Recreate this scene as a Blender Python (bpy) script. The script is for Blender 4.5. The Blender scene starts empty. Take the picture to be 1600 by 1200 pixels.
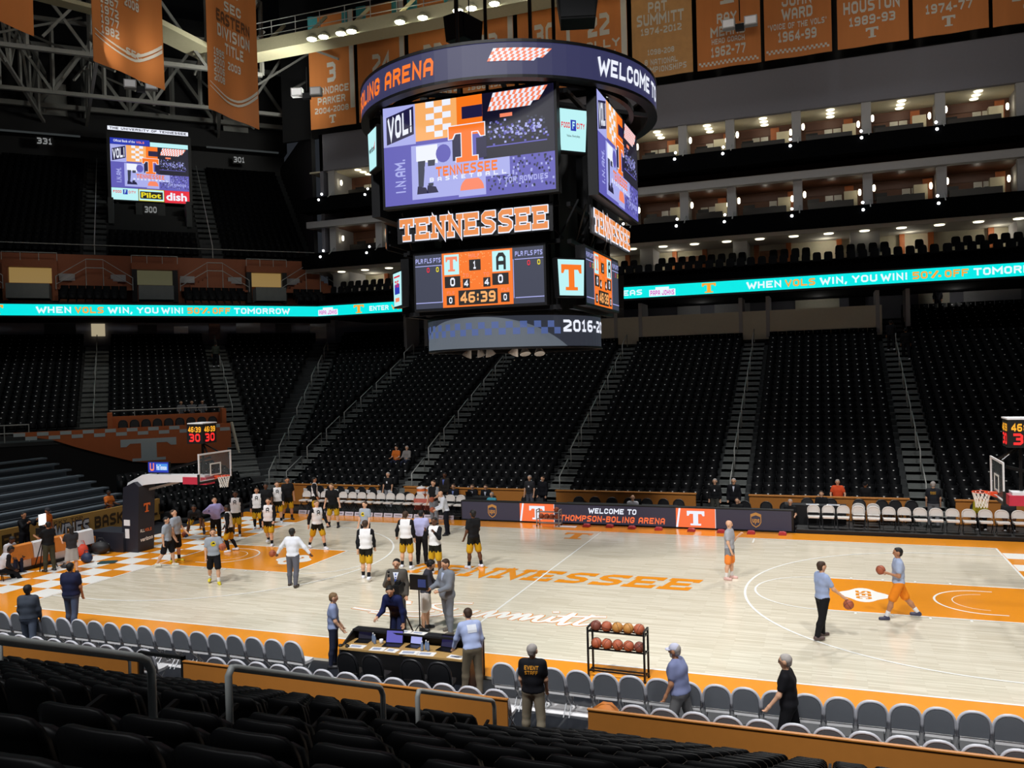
import bpy, math, random
import numpy as np
from mathutils import Vector, Matrix
from mathutils.bvhtree import BVHTree
random.seed(7)
SC = bpy.context.scene
COL = SC.collection
PI = math.pi

# ---------------------------------------------------------------- camera
cam_d = bpy.data.cameras.new('camera')
cam_d.sensor_width = 36.0
cam_d.lens = 1309.2 / 1600 * 36.0
cam_d.clip_end = 400
cam = bpy.data.objects.new('camera', cam_d)
cam.location = (8.7945, -25.998, 6.6476)
cam.rotation_euler = (1.5583, 0.0271, 0.3573)
COL.objects.link(cam)
SC.camera = cam

# ---------------------------------------------------------------- exposure, world
vs = SC.view_settings
vs.view_transform = 'Standard'
vs.look = 'None'
vs.gamma = 1.0
vs.exposure = 0.0
vs.use_curve_mapping = False
W = bpy.data.worlds.new('world')
SC.world = W
W.use_nodes = True
W.node_tree.nodes['Background'].inputs[0].default_value = (0.55, 0.62, 0.75, 1)
W.node_tree.nodes['Background'].inputs[1].default_value = 0.03

# ---------------------------------------------------------------- court floodlights hung from the roof catwalks, and added unseen spots
def flood(loc, aim, watts, angle, blend=0.5, size=1.0, col=(1, 0.985, 0.96)):
    l = bpy.data.lights.new('arena_or_added_spot', 'SPOT')
    l.energy = watts
    l.color = col
    l.spot_size = math.radians(angle)
    l.spot_blend = blend
    l.shadow_soft_size = size
    o = bpy.data.objects.new('arena_or_added_spot', l)
    o.location = loc
    o.rotation_euler = (Vector(aim) - Vector(loc)).to_track_quat('-Z', 'Y').to_euler()
    COL.objects.link(o)
for fx in (-16, -5.5, 5.5, 16):
    flood((fx, 24, 31), (fx * 0.9, -1.0, 0), 18800, 42, 0.35)
    flood((fx, -24, 31), (fx * 0.9, -1.5, 0), 18800, 43, 0.3)
flood((-27, -2, 31), (-17, -1, 0), 12000, 40, 0.5)
flood((27, 0, 31), (17, -1, 0), 7000, 40, 0.5)
# added unseen spots that brighten the banners and, last, the roof steel
for hx in (-20, -6, 8, 20):
    flood((hx, 2, 21), (hx, 28.5, 28.5), 3500, 60, 0.8, 1.5, (1, 0.93, 0.82))
flood((6, -6, 35), (-20, 4, 24), 8500, 50, 0.8, 2.0, (1, 0.93, 0.8))
flood((-22, 21, 25), (-38, 26, 33), 6000, 110, 1.0, 1.5, (0.95, 0.95, 0.88))
# house lights: weak, wide downlights that lift the seating bowl a little
for hx, hy in ((-24, 20), (-8, 22), (10, 22), (-34, 12)):
    flood((hx, hy - 10, 34), (hx, hy, 0), 2300, 120, 1.0, 2.0, (0.95, 0.98, 1.0))
for hx in (-6, 6):  # added unseen pair that brightens the near rails and seats
    flood((hx, -26, 30), (hx, -16, 0), 9500, 100, 1.0, 2.0, (0.97, 0.98, 1.0))

# ---------------------------------------------------------------- helpers
def lin(c):
    if isinstance(c, str):
        c = c.lstrip('#')
        c = tuple(int(c[i:i + 2], 16) / 255 for i in (0, 2, 4))
    return tuple(x / 12.92 if x <= 0.04045 else ((x + 0.055) / 1.055) ** 2.4 for x in c)

MATS = {}
def mat(name, col, rough=0.6, metal=0.0, var=0.12, scale=6.0, emit=0.0, spec=0.5, bump=0.0, coat=0.0, alpha=1.0, trans=0.0, stretch=None):
    """procedural material: base colour broken up by noise, optional relief and emission"""
    if name in MATS:
        return MATS[name]
    m = bpy.data.materials.new(name)
    m.use_nodes = True
    nt = m.node_tree
    b = nt.nodes['Principled BSDF']
    c = lin(col)
    if emit > 0:
        b.inputs['Base Color'].default_value = (0.01, 0.01, 0.01, 1)
        b.inputs['Emission Color'].default_value = (*c, 1)
        b.inputs['Emission Strength'].default_value = emit
        b.inputs['Roughness'].default_value = 0.5
    else:
        tc = nt.nodes.new('ShaderNodeTexCoord')
        nz = nt.nodes.new('ShaderNodeTexNoise')
        nz.inputs['Scale'].default_value = scale
        nz.inputs['Detail'].default_value = 3
        mp = nt.nodes.new('ShaderNodeMapping')
        if stretch:
            mp.inputs['Scale'].default_value = stretch
        nt.links.new(tc.outputs['Object'], mp.inputs['Vector'])
        nt.links.new(mp.outputs[0], nz.inputs['Vector'])
        mx = nt.nodes.new('ShaderNodeMix')
        mx.data_type = 'RGBA'
        mx.inputs[6].default_value = (*[x * (1 - var) for x in c], 1)
        mx.inputs[7].default_value = (*[min(1, x * (1 + var)) for x in c], 1)
        nt.links.new(nz.outputs['Fac'], mx.inputs[0])
        nt.links.new(mx.outputs[2], b.inputs['Base Color'])
        b.inputs['Roughness'].default_value = rough
        b.inputs['Metallic'].default_value = metal
        b.inputs['Specular IOR Level'].default_value = spec
        if coat:
            b.inputs['Coat Weight'].default_value = coat
            b.inputs['Coat Roughness'].default_value = 0.15
        if bump:
            bp_ = nt.nodes.new('ShaderNodeBump')
            bp_.inputs['Strength'].default_value = bump
            nt.links.new(nz.outputs['Fac'], bp_.inputs['Height'])
            nt.links.new(bp_.outputs[0], b.inputs['Normal'])
    if alpha < 1:
        b.inputs['Alpha'].default_value = alpha
    if trans:
        b.inputs['Transmission Weight'].default_value = trans
    MATS[name] = m
    return m

class MB:
    """collects faces; build() links them as ONE mesh object"""
    def __init__(s):
        s.v = []; s.f = []; s.m = []
    def add(s, vs_, fs, mi=0):
        n = len(s.v)
        s.v += [tuple(p) for p in vs_]
        s.f += [tuple(i + n for i in q) for q in fs]
        s.m += [mi] * len(fs)
        return s
    def box(s, x0, x1, y0, y1, z0, z1, mi=0):
        v = [(x0, y0, z0), (x1, y0, z0), (x1, y1, z0), (x0, y1, z0), (x0, y0, z1), (x1, y0, z1), (x1, y1, z1), (x0, y1, z1)]
        return s.add(v, [(0, 3, 2, 1), (4, 5, 6, 7), (0, 1, 5, 4), (1, 2, 6, 5), (2, 3, 7, 6), (3, 0, 4, 7)], mi)
    def quad(s, a, b, c, d, mi=0):
        return s.add([a, b, c, d], [(0, 1, 2, 3)], mi)
    def bar(s, a, b, w, h=None, mi=0, up=(0, 0, 1)):
        a = Vector(a); b = Vector(b); h = h or w
        d = (b - a).normalized()
        u = Vector(up)
        if abs(d.dot(u)) > 0.95: u = Vector((0, 1, 0))
        x = d.cross(u).normalized() * w / 2
        y = x.cross(d).normalized() * h / 2
        v = [a - x - y, a + x - y, a + x + y, a - x + y, b - x - y, b + x - y, b + x + y, b - x + y]
        return s.add(v, [(0, 3, 2, 1), (4, 5, 6, 7), (0, 1, 5, 4), (1, 2, 6, 5), (2, 3, 7, 6), (3, 0, 4, 7)], mi)
    def tube(s, pts, r, n=6, mi=0, cap=True):
        pts = [Vector(p) for p in pts]
        rs = r if isinstance(r, (list, tuple)) else [r] * len(pts)
        vs_, fs = [], []
        ref = None
        for i, p in enumerate(pts):
            d = (pts[min(i + 1, len(pts) - 1)] - pts[max(i - 1, 0)]).normalized()
            if ref is None:
                ref = Vector((0, 0, 1)) if abs(d.z) < 0.9 else Vector((1, 0, 0))
            x = d.cross(ref)
            if x.length < 1e-4: x = d.cross(Vector((0, 1, 0.3)))
            x.normalize()
            y = x.cross(d).normalized(); ref = y
            for k in range(n):
                t = 2 * PI * k / n
                vs_.append(p + x * (rs[i] * math.cos(t)) + y * (rs[i] * math.sin(t)))
        for i in range(len(pts) - 1):
            for k in range(n):
                fs.append((i * n + k, i * n + (k + 1) % n, (i + 1) * n + (k + 1) % n, (i + 1) * n + k))
        if cap:
            fs.append(tuple(range(n - 1, -1, -1)))
            fs.append(tuple(range((len(pts) - 1) * n, len(pts) * n)))
        return s.add(vs_, fs, mi)
    def prism(s, poly, fn, th=0.02, mi=0, back=True):
        n = len(poly)
        area = sum(poly[i][0] * poly[(i + 1) % n][1] - poly[(i + 1) % n][0] * poly[i][1] for i in range(n))
        if area < 0: poly = poly[::-1]
        vs_ = [fn(a, b, 0) for a, b in poly] + [fn(a, b, -th) for a, b in poly]
        fs = [tuple(range(n))]
        if back: fs.append(tuple(range(2 * n - 1, n - 1, -1)))
        for i in range(n):
            j = (i + 1) % n
            fs.append((i, i + n, j + n, j))
        return s.add(vs_, fs, mi)
    def lathe(s, prof, n=16, o=(0, 0, 0), mi=0, axis='z'):
        vs_, fs = [], []
        for r, z in prof:
            for k in range(n):
                t = 2 * PI * k / n
                q = (r * math.cos(t), r * math.sin(t), z)
                if axis == 'y': q = (q[0], q[2], q[1])
                if axis == 'x': q = (q[2], q[0], q[1])
                vs_.append((q[0] + o[0], q[1] + o[1], q[2] + o[2]))
        for i in range(len(prof) - 1):
            for k in range(n):
                fs.append((i * n + k, i * n + (k + 1) % n, (i + 1) * n + (k + 1) % n, (i + 1) * n + k))
        fs.append(tuple(range(n - 1, -1, -1))); fs.append(tuple(range((len(prof) - 1) * n, len(prof) * n)))
        return s.add(vs_, fs, mi)
    def sphere(s, c, r, n=12, m=8, mi=0, sc=(1, 1, 1)):
        prof = [(max(1e-4, math.sin(PI * i / m)), -math.cos(PI * i / m)) for i in range(m + 1)]
        vs_, fs = [], []
        for q, z in prof:
            for k in range(n):
                t = 2 * PI * k / n
                vs_.append((c[0] + r * sc[0] * q * math.cos(t), c[1] + r * sc[1] * q * math.sin(t), c[2] + r * sc[2] * z))
        for i in range(m):
            for k in range(n):
                fs.append((i * n + k, i * n + (k + 1) % n, (i + 1) * n + (k + 1) % n, (i + 1) * n + k))
        return s.add(vs_, fs, mi)
    def mesh(s, name, mats, smooth=False):
        me = bpy.data.meshes.new(name)
        me.from_pydata(s.v, [], s.f)
        for m in (mats if isinstance(mats, (list, tuple)) else [mats]):
            me.materials.append(m)
        if any(s.m): me.polygons.foreach_set('material_index', s.m)
        if smooth: me.polygons.foreach_set('use_smooth', [True] * len(s.f))
        me.update()
        return me
    def build(s, name, mats, parent=None, smooth=False):
        return link(name, s.mesh(name, mats, smooth), parent)

def link(name, data, parent=None, loc=None, rz=None):
    o = bpy.data.objects.new(name, data)
    COL.objects.link(o)
    if parent: o.parent = parent
    if loc: o.location = loc
    if rz: o.rotation_euler = (0, 0, rz)
    return o

def tag(o, label=None, cat=None, group=None, kind=None):
    if label: o['label'] = label
    if cat: o['category'] = cat
    if group: o['group'] = group
    if kind: o['kind'] = kind
    return o

def thing(name, label, cat, loc=(0, 0, 0), rz=0.0, group=None):
    o = bpy.data.objects.new(name, None)
    o.empty_display_size = 0.2
    COL.objects.link(o)
    o.location = loc
    o.rotation_euler = (0, 0, rz)
    return tag(o, label, cat, group)

CH = {}
def dup(root, loc, rz, label=None, group=None):
    """a copy of a thing with copies of its parts and sub-parts"""
    if root.name not in CH:
        CH[root.name] = [(c, list(c.children)) for c in root.children]
    r = root.copy(); COL.objects.link(r)
    r.location = loc; r.rotation_euler = (0, 0, rz)
    if label: r['label'] = label
    if group: r['group'] = group
    for ch, subs in CH[root.name]:
        c = ch.copy(); COL.objects.link(c); c.parent = r
        for g in subs:
            d = g.copy(); COL.objects.link(d); d.parent = c
    return r

def struct(name, mb, mats, parent=None, label=None, smooth=False):
    o = mb.build(name, mats, parent, smooth)
    if not parent: o['kind'] = 'structure'
    if label: o['label'] = label
    return o

def frame(o, x, y):
    """plane frame: (a, b, c) -> o + a*x + b*y + c*normal"""
    o = Vector(o); x = Vector(x).normalized(); y = Vector(y).normalized(); n = x.cross(y)
    return lambda a, b, c=0.0: o + x * a + y * b + n * c

TXT = {}
def text_geo(s, bold=0.0, res=2):
    k = (s, bold, res)
    if k not in TXT:
        cu = bpy.data.curves.new('lettering', 'FONT')
        cu.body = s; cu.offset = bold; cu.resolution_u = res
        ob = bpy.data.objects.new('lettering', cu)
        me = ob.to_mesh()
        v = np.array([p.co[:2] for p in me.vertices])
        f = [tuple(p.vertices) for p in me.polygons]
        ob.to_mesh_clear()
        bpy.data.objects.remove(ob); bpy.data.curves.remove(cu)
        lo, hi = v.min(0), v.max(0)
        TXT[k] = ((v - lo) / (hi - lo), f)
    return TXT[k]

# athletic block capitals drawn as thick mitred strokes on a unit box
_L, _R, _B, _T = 0.13, 0.87, 0.10, 0.90
BLK = {
 'A': [[(_L, _B), (_L, .72), (.32, _T), (.68, _T), (_R, .72), (_R, _B)], [(_L, .4), (_R, .4)]],
 'B': [[(_L, .52), (_L, _T), (.7, _T), (_R, .8), (_R, .62), (.74, .52), (_L, .52)], [(.74, .52), (_R, .42), (_R, .2), (.7, _B), (_L, _B), (_L, .52)]],
 'C': [[(_R, .72), (_R, .76), (.7, _T), (.3, _T), (_L, .76), (_L, .24), (.3, _B), (.7, _B), (_R, .24), (_R, .28)]],
 'D': [[(_L, .5), (_L, _T), (.68, _T), (_R, .76), (_R, .24), (.68, _B), (_L, _B), (_L, .5)]],
 'E': [[(_R, _T), (_L, _T), (_L, _B), (_R, _B)], [(_L, .5), (.7, .5)]],
 'F': [[(_R, _T), (_L, _T), (_L, _B)], [(_L, .5), (.7, .5)]],
 'G': [[(_R, .74), (_R, .76), (.7, _T), (.3, _T), (_L, .76), (_L, .24), (.3, _B), (.7, _B), (_R, .24), (_R, .45), (.58, .45)]],
 'H': [[(_L, _B), (_L, _T)], [(_R, _B), (_R, _T)], [(_L, .5), (_R, .5)]],
 'I': [[(.5, _B), (.5, _T)]],
 'J': [[(_R, _T), (_R, .24), (.7, _B), (.3, _B), (_L, .24), (_L, .34)]],
 'K': [[(_L, _B), (_L, _T)], [(_L, .42), (_R, _T)], [(.4, .56), (_R, _B)]],
 'L': [[(_L, _T), (_L, _B), (_R, _B)]],
 'M': [[(.09, _B), (.09, _T), (.5, .42), (.91, _T), (.91, _B)]],
 'N': [[(_L, _B), (_L, _T), (_R, _B), (_R, _T)]],
 'O': [[(.5, _T), (.3, _T), (_L, .76), (_L, .24), (.3, _B), (.7, _B), (_R, .24), (_R, .76), (.7, _T), (.5, _T)]],
 'P': [[(_L, _B), (_L, _T), (.7, _T), (_R, .78), (_R, .58), (.7, .46), (_L, .46)]],
 'R': [[(_L, _B), (_L, _T), (.7, _T), (_R, .8), (_R, .6), (.7, .5), (_L, .5)], [(.6, .5), (_R, _B)]],
 'S': [[(.86, _T), (.3, _T), (_L, .78), (_L, .64), (.3, .53), (.7, .47), (_R, .36), (_R, .22), (.7, _B), (.14, _B)]],
 'T': [[(.08, _T), (.92, _T)], [(.5, _T), (.5, _B)]],
 'U': [[(_L, _T), (_L, .24), (.3, _B), (.7, _B), (_R, .24), (_R, _T)]],
 'V': [[(.1, _T), (.5, _B), (.9, _T)]],
 'W': [[(.06, _T), (.28, _B), (.5, .62), (.72, _B), (.94, _T)]],
 'X': [[(.1, _B), (.9, _T)], [(.1, _T), (.9, _B)]],
 'Y': [[(.1, _T), (.5, .48), (.9, _T)], [(.5, .48), (.5, _B)]],
 'Z': [[(_L, _T), (_R, _T), (_L, _B), (_R, _B)]],
 '0': [[(.5, _T), (.3, _T), (_L, .76), (_L, .24), (.3, _B), (.7, _B), (_R, .24), (_R, .76), (.7, _T), (.5, _T)]],
 '1': [[(.2, .76), (.5, _T), (.5, _B)], [(.2, _B), (.8, _B)]],
 '2': [[(.14, _T), (.7, _T), (_R, .78), (_R, .6), (_L, .24), (_L, _B), (_R, _B)]],
 '3': [[(.14, _T), (.7, _T), (_R, .78), (_R, .62), (.7, .51), (.4, .51)], [(.7, .51), (_R, .4), (_R, .22), (.7, _B), (.14, _B)]],
 '4': [[(.72, _B), (.72, _T), (_L, .4), (_L, .3), (.92, .3)]],
 '5': [[(_R, _T), (_L, _T), (_L, .55), (.7, .55), (_R, .42), (_R, .22), (.7, _B), (.14, _B)]],
 '6': [[(.84, _T), (.3, _T), (_L, .76), (_L, .24), (.3, _B), (.7, _B), (_R, .22), (_R, .42), (.7, .53), (_L, .53)]],
 '7': [[(_L, _T), (_R, _T), (_R, .8), (.42, _B)]],
 '8': [[(.5, .52), (.3, .52), (_L, .64), (_L, .78), (.3, _T), (.7, _T), (_R, .78), (_R, .64), (.7, .52), (.5, .52)], [(.5, .52), (.3, .52), (_L, .4), (_L, .22), (.3, _B), (.7, _B), (_R, .22), (_R, .4), (.7, .52), (.5, .52)]],
 '9': [[(.16, _B), (.7, _B), (_R, .24), (_R, .76), (.7, _T), (.3, _T), (_L, .78), (_L, .58), (.3, .47), (_R, .47)]],
 '-': [[(.15, .46), (.85, .46)]], ':': [[(.5, .26), (.5, .3)], [(.5, .66), (.5, .7)]], '!': [[(.5, _T), (.5, .4)], [(.5, .1), (.5, .14)]],
 ',': [[(.5, .12), (.4, -.08)]], '.': [[(.5, .08), (.5, .12)]], '"': [[(.3, _T), (.3, .75)], [(.7, _T), (.7, .75)]], '%': [[(.3, _B), (.7, _T)], [(.1, .74), (.1, .8)], [(.9, .2), (.9, .26)]]}
SLAB = {'T': [[(.08, _T), (.08, .76)], [(.92, _T), (.92, .76)], [(.3, _B), (.7, _B)]], 'E': [[(.9, _T), (.9, .82)], [(.9, _B), (.9, .18)], [(.02, _B), (.2, _B)], [(.02, _T), (.2, _T)]],
        'N': [[(.0, _B), (.3, _B)], [(.0, _T), (.2, _T)], [(.74, _T), (1.0, _T)]], 'S': [[(.9, .84), (.9, .9)], [(.1, .1), (.1, .16)]]}
BWID = {'I': 0.42, 'M': 1.3, 'W': 1.4, '1': 0.7, ':': 0.4, '!': 0.42, ',': 0.4, '.': 0.36, '"': 0.6, '-': 0.6, '%': 1.7, ' ': 0.5}
def stroke(pts, hw):
    pts = [Vector(p) for p in pts]; closed = (pts[0] - pts[-1]).length < 1e-6
    if not closed:
        d0 = (pts[1] - pts[0]).normalized(); d1 = (pts[-1] - pts[-2]).normalized()
        pts[0] = pts[0] - d0 * hw * 0.95; pts[-1] = pts[-1] + d1 * hw * 0.95
    n = len(pts); off_ = []
    for i in range(n):
        a = pts[i] - pts[i - 1] if i else (pts[i] - pts[-2] if closed else None)
        b = pts[i + 1] - pts[i] if i < n - 1 else (pts[1] - pts[0] if closed else None)
        a = (a or b).normalized(); b = (b or a).normalized()
        na, nb = Vector((-a.y, a.x)), Vector((-b.y, b.x)); m = (na + nb)
        m = m.normalized() if m.length > 1e-3 else na
        off_.append(m * min(hw / max(0.35, m.dot(na)), hw * 2.2))
    return [(pts[i] - off_[i], pts[i + 1] - off_[i + 1], pts[i + 1] + off_[i + 1], pts[i] + off_[i]) for i in range(n - 1)]
def block_geo(s, bold, slab):
    key = (s, bold, slab, 'blk')
    if key in TXT: return TXT[key]
    hw = 0.118 + bold
    v, f = [], []; x = 0.0
    for ch in s:
        w = BWID.get(ch, 1.0)
        for st in BLK.get(ch, []) + (SLAB.get(ch, []) if slab else []):
            for q in stroke(st, hw):
                k = len(v)
                v += [(x + p.x * w if w >= 0.9 else x + w / 2 + (p.x - 0.5) * (w if w > 0.55 else 1.0), p.y) for p in q]
                f.append((k, k + 1, k + 2, k + 3))
        x += w + (0.26 if slab else 0.20)
    tot = x - (0.26 if slab else 0.20)
    TXT[key] = (np.array([(a / tot, b) for a, b in v]), f)
    return TXT[key]
def put_text(mb, s, fn, a0, b0, w, h, off=0.01, mi=0, bold=0.02, shear=0.0, rise=0.0, res=2, slab=False, outline=0.0):
    """lettering stretched into the box (a0, b0, w, h) of a plane or curved frame"""
    if all(c in BLK or c == ' ' for c in s): v, f = block_geo(s, outline + (0.0 if bold >= 0.02 else -0.03), slab)
    else: v, f = text_geo(s, min(bold, 0.03), res)
    jit = 1.2e-4 if len(v) == 4 * len(f) else 0.0
    pts = [fn(a0 + p[0] * w + p[1] * h * shear, b0 + p[1] * h + p[0] * w * rise, off + jit * (i // 4 % 12)) for i, p in enumerate(v)]
    mb.add(pts, f, mi)
    return mb

def rect(mb, fn, a0, b0, w, h, off=0.005, mi=0, nseg=1):
    for i in range(nseg):
        x0 = a0 + w * i / nseg; x1 = a0 + w * (i + 1) / nseg
        mb.quad(fn(x0, b0, off), fn(x1, b0, off), fn(x1, b0 + h, off), fn(x0, b0 + h, off), mi)
    return mb

# block serif letter T in a 0..1 box
T_POLY = [(0.0, 1.0), (0.0, 0.66), (0.10, 0.66), (0.16, 0.78), (0.36, 0.80), (0.36, 0.20), (0.33, 0.13), (0.22, 0.12), (0.22, 0.0),
          (0.78, 0.0), (0.78, 0.12), (0.67, 0.13), (0.64, 0.20), (0.64, 0.80), (0.84, 0.78), (0.90, 0.66), (1.0, 0.66), (1.0, 1.0)]
def put_T(mb, fn, a0, b0, w, h, off=0.01, mi=0, grow=0.0, shear=0.0):
    pts = []
    for a, b in T_POLY:
        a2 = a + grow * (1 if a > 0.5 else -1); b2 = b + grow * (1 if b > 0.5 else -1)
        pts.append((a0 + a2 * w + shear * b2 * h, b0 + b2 * h))
    # cut in convex strips: cap bar, stem, foot
    g = grow
    def q(p): return fn(a0 + p[0] * w + shear * p[1] * h, b0 + p[1] * h, off)
    strips = [[(-g, 0.80 - g), (1 + g, 0.80 - g), (1 + g, 1 + g), (-g, 1 + g)],
              [(-g, 0.66 - g), (0.10 + g, 0.66 - g), (0.17 + g, 0.80 - g), (-g, 0.80 - g)],
              [(0.90 - g, 0.66 - g), (1 + g, 0.66 - g), (1 + g, 0.80 - g), (0.83 - g, 0.80 - g)],
              [(0.36 - g, 0.13), (0.64 + g, 0.13), (0.64 + g, 0.80 - g), (0.36 - g, 0.80 - g)],
              [(0.20 - g, -g), (0.80 + g, -g), (0.80 + g, 0.13 + g), (0.20 - g, 0.13 + g)]]
    for st in strips:
        mb.add([q(p) for p in st], [(0, 1, 2, 3)], mi)
    return mb

ORD = ['first', 'second', 'third', 'fourth', 'fifth', 'sixth', 'seventh', 'eighth', 'ninth', 'tenth', 'eleventh', 'twelfth', 'thirteenth',
       'fourteenth', 'fifteenth', 'sixteenth', 'seventeenth', 'eighteenth', 'nineteenth', 'twentieth', 'twenty-first', 'twenty-second',
       'twenty-third', 'twenty-fourth', 'twenty-fifth', 'twenty-sixth', 'twenty-seventh', 'twenty-eighth', 'twenty-ninth', 'thirtieth']

def ordw(n):
    if n <= 20: return ORD[n - 1]
    t = ('twent', 'thirt', 'fort', 'fift', 'sixt', 'sevent', 'eight')[n // 10 - 2]
    return t + 'ieth' if n % 10 == 0 else t + 'y-' + ORD[n % 10 - 1]

# ---------------------------------------------------------------- materials
M_BLACK = mat('black_paint', '#0a0b0d', 0.6)
M_BLACKM = mat('black_metal', '#101114', 0.4, 0.3)
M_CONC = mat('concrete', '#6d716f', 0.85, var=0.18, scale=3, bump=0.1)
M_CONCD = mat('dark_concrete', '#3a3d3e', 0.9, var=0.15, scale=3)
M_DARKFLOOR = mat('black_vinyl_floor', '#141821', 0.55, var=0.2)
M_SEAT = mat('black_seat_plastic', '#070708', 0.5, var=0.1, spec=0.14)
M_SEATF = mat('black_far_seat_plastic', '#08090c', 0.6, var=0.15, spec=0.12)
M_BADGE = mat('seat_number_badge', '#d8d8d4', 0.3)
M_GLINTF = mat('far_seat_glint', '#c4c4c4', 0.3)  # pale colour stands for light glinting off each far seat
M_STEEL = mat('galvanised_rail', '#a9aba7', 0.45, 0.1, var=0.08)
M_RAIL = mat('painted_grey_rail', '#a8aba8', 0.5, 0.0, var=0.08)
M_ORWALL = mat('orange_painted_wall', '#bd7a34', 0.5, var=0.06)
M_ORANGE = mat('court_orange_paint', '#f59a1e', 0.22, var=0.04, coat=0.3)
M_OR2 = mat('orange_vinyl', '#e0702a', 0.5, var=0.06)
M_WHITE = mat('white_paint', '#f2f2ee', 0.3, var=0.03)
M_WHITEP = mat('white_plastic', '#e9e9ec', 0.4, var=0.04)
M_GREY = mat('grey_wall_paint', '#75757e', 0.8, var=0.05)
M_GREYL = mat('light_grey_paint', '#a5a5a6', 0.7, var=0.05)
M_CREAM = mat('cream_paint', '#cfc9b4', 0.7, var=0.05)
M_WOODW = mat('brown_wood_panel', '#5a3420', 0.5, var=0.25, scale=4, stretch=(1, 1, 8))
M_GLASS = mat('clear_glass', '#cfd8dc', 0.03, trans=1.0, var=0.0)
M_TRUSS = mat('grey_steel_truss', '#8d8d88', 0.6, 0.3, var=0.12)
M_SKINS = [mat('skin_light', '#d9a98a', 0.55, var=0.06, spec=0.3), mat('skin_tan', '#b98463', 0.55, var=0.06, spec=0.3), mat('skin_dark', '#5e3c2a', 0.5, var=0.06, spec=0.3)]
# ================================================================ the court
def wood_material():
    m = bpy.data.materials.new('hardwood_planks'); m.use_nodes = True
    nt = m.node_tree; b = nt.nodes['Principled BSDF']
    tc = nt.nodes.new('ShaderNodeTexCoord')
    br = nt.nodes.new('ShaderNodeTexBrick')
    br.offset = 0.37; br.inputs['Scale'].default_value = 1.0
    br.inputs['Brick Width'].default_value = 1.1; br.inputs['Row Height'].default_value = 0.075
    br.inputs['Mortar Size'].default_value = 0.0015
    br.inputs['Color1'].default_value = (*lin('#ece4d2'), 1)
    br.inputs['Color2'].default_value = (*lin('#d9cfba'), 1)
    br.inputs['Mortar'].default_value = (*lin('#c4b8a0'), 1)
    nt.links.new(tc.outputs['Object'], br.inputs['Vector'])
    mp = nt.nodes.new('ShaderNodeMapping'); mp.inputs['Scale'].default_value = (0.8, 9, 1)
    nt.links.new(tc.outputs['Object'], mp.inputs['Vector'])
    nz = nt.nodes.new('ShaderNodeTexNoise'); nz.inputs['Scale'].default_value = 1.6; nz.inputs['Detail'].default_value = 4
    nt.links.new(mp.outputs[0], nz.inputs['Vector'])
    mx = nt.nodes.new('ShaderNodeMix'); mx.data_type = 'RGBA'; mx.blend_type = 'MULTIPLY'
    rp = nt.nodes.new('ShaderNodeValToRGB')
    rp.color_ramp.elements[0].position = 0.3; rp.color_ramp.elements[0].color = (0.86, 0.85, 0.82, 1)
    rp.color_ramp.elements[1].position = 0.62; rp.color_ramp.elements[1].color = (1, 1, 1, 1)
    nt.links.new(nz.outputs['Fac'], rp.inputs[0])
    mx.inputs[0].default_value = 0.8
    nt.links.new(br.outputs['Color'], mx.inputs[6]); nt.links.new(rp.outputs[0], mx.inputs[7])
    nt.links.new(mx.outputs[2], b.inputs['Base Color'])
    b.inputs['Roughness'].default_value = 0.26
    b.inputs['Coat Weight'].default_value = 0.25; b.inputs['Coat Roughness'].default_value = 0.1
    return m
M_WOOD = wood_material()
HL, HW = 14.325, 7.62
floor = struct('floor', MB().box(-50, 40, -30, 45, -0.4, -0.06), M_DARKFLOOR, label='dark arena floor slab around the court')
court = struct('floor_court', MB().box(-18.9, 18.9, -9.05, 9.0, -0.06, 0.0), M_WOOD, label='pale hardwood basketball court with orange border')
FL = frame((0, 0, 0), (1, 0, 0), (0, 1, 0))
mb = MB()
for r in ((-18.9, -9.05, 37.8, 1.43 - 0.03), (-18.9, 7.65, 37.8, 1.35), (-18.9, -7.65, 4.54, 15.3), (14.36, -7.65, 4.54, 15.3)):
    rect(mb, FL, *r, off=0.002)
mb.build('border_paint', M_ORANGE, court)
sq = 0.895
mb = MB()
for sgn in (-1, 1):
    for j in range(5):
        for k in range(-4, 12):
            if (k + j) % 2 == 0:
                x0 = 14.38 + j * sq
                x0, x1 = sorted((sgn * x0, sgn * (x0 + sq)))
                rect(mb, FL, x0, -3.0 + k * sq, x1 - x0, sq, off=0.004)
mb.build('checkerboard_paint', M_WHITE, court)
mb = MB()
for sgn in (-1, 1):
    x0, x1 = sorted((sgn * HL, sgn * 8.535))
    rect(mb, FL, x0, -1.83, x1 - x0, 3.66, off=0.003)
mb.build('key_paint', M_ORANGE, court)
def line(mb, x0, y0, x1, y1, w=0.055, off=0.006):
    d = Vector((x1 - x0, y1 - y0)).normalized(); n = Vector((-d.y, d.x)) * w / 2
    mb.quad((x0 - n.x, y0 - n.y, off), (x1 - n.x, y1 - n.y, off), (x1 + n.x, y1 + n.y, off), (x0 + n.x, y0 + n.y, off))
def arc(mb, cx, cy, r, a0, a1, w=0.055, n=48, off=0.006):
    for i in range(n):
        t0 = a0 + (a1 - a0) * i / n; t1 = a0 + (a1 - a0) * (i + 1) / n
        q = [(cx + rr * math.cos(t), cy + rr * math.sin(t), off) for rr, t in ((r - w / 2, t0), (r + w / 2, t0), (r + w / 2, t1), (r - w / 2, t1))]
        mb.quad(*q)
mb = MB()
line(mb, -HL, -HW, HL, -HW, 0.07); line(mb, -HL, HW, HL, HW, 0.07); line(mb, -HL, -HW, -HL, HW, 0.07); line(mb, HL, -HW, HL, HW, 0.07)
line(mb, 0, -HW, 0, HW, 0.06)
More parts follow.
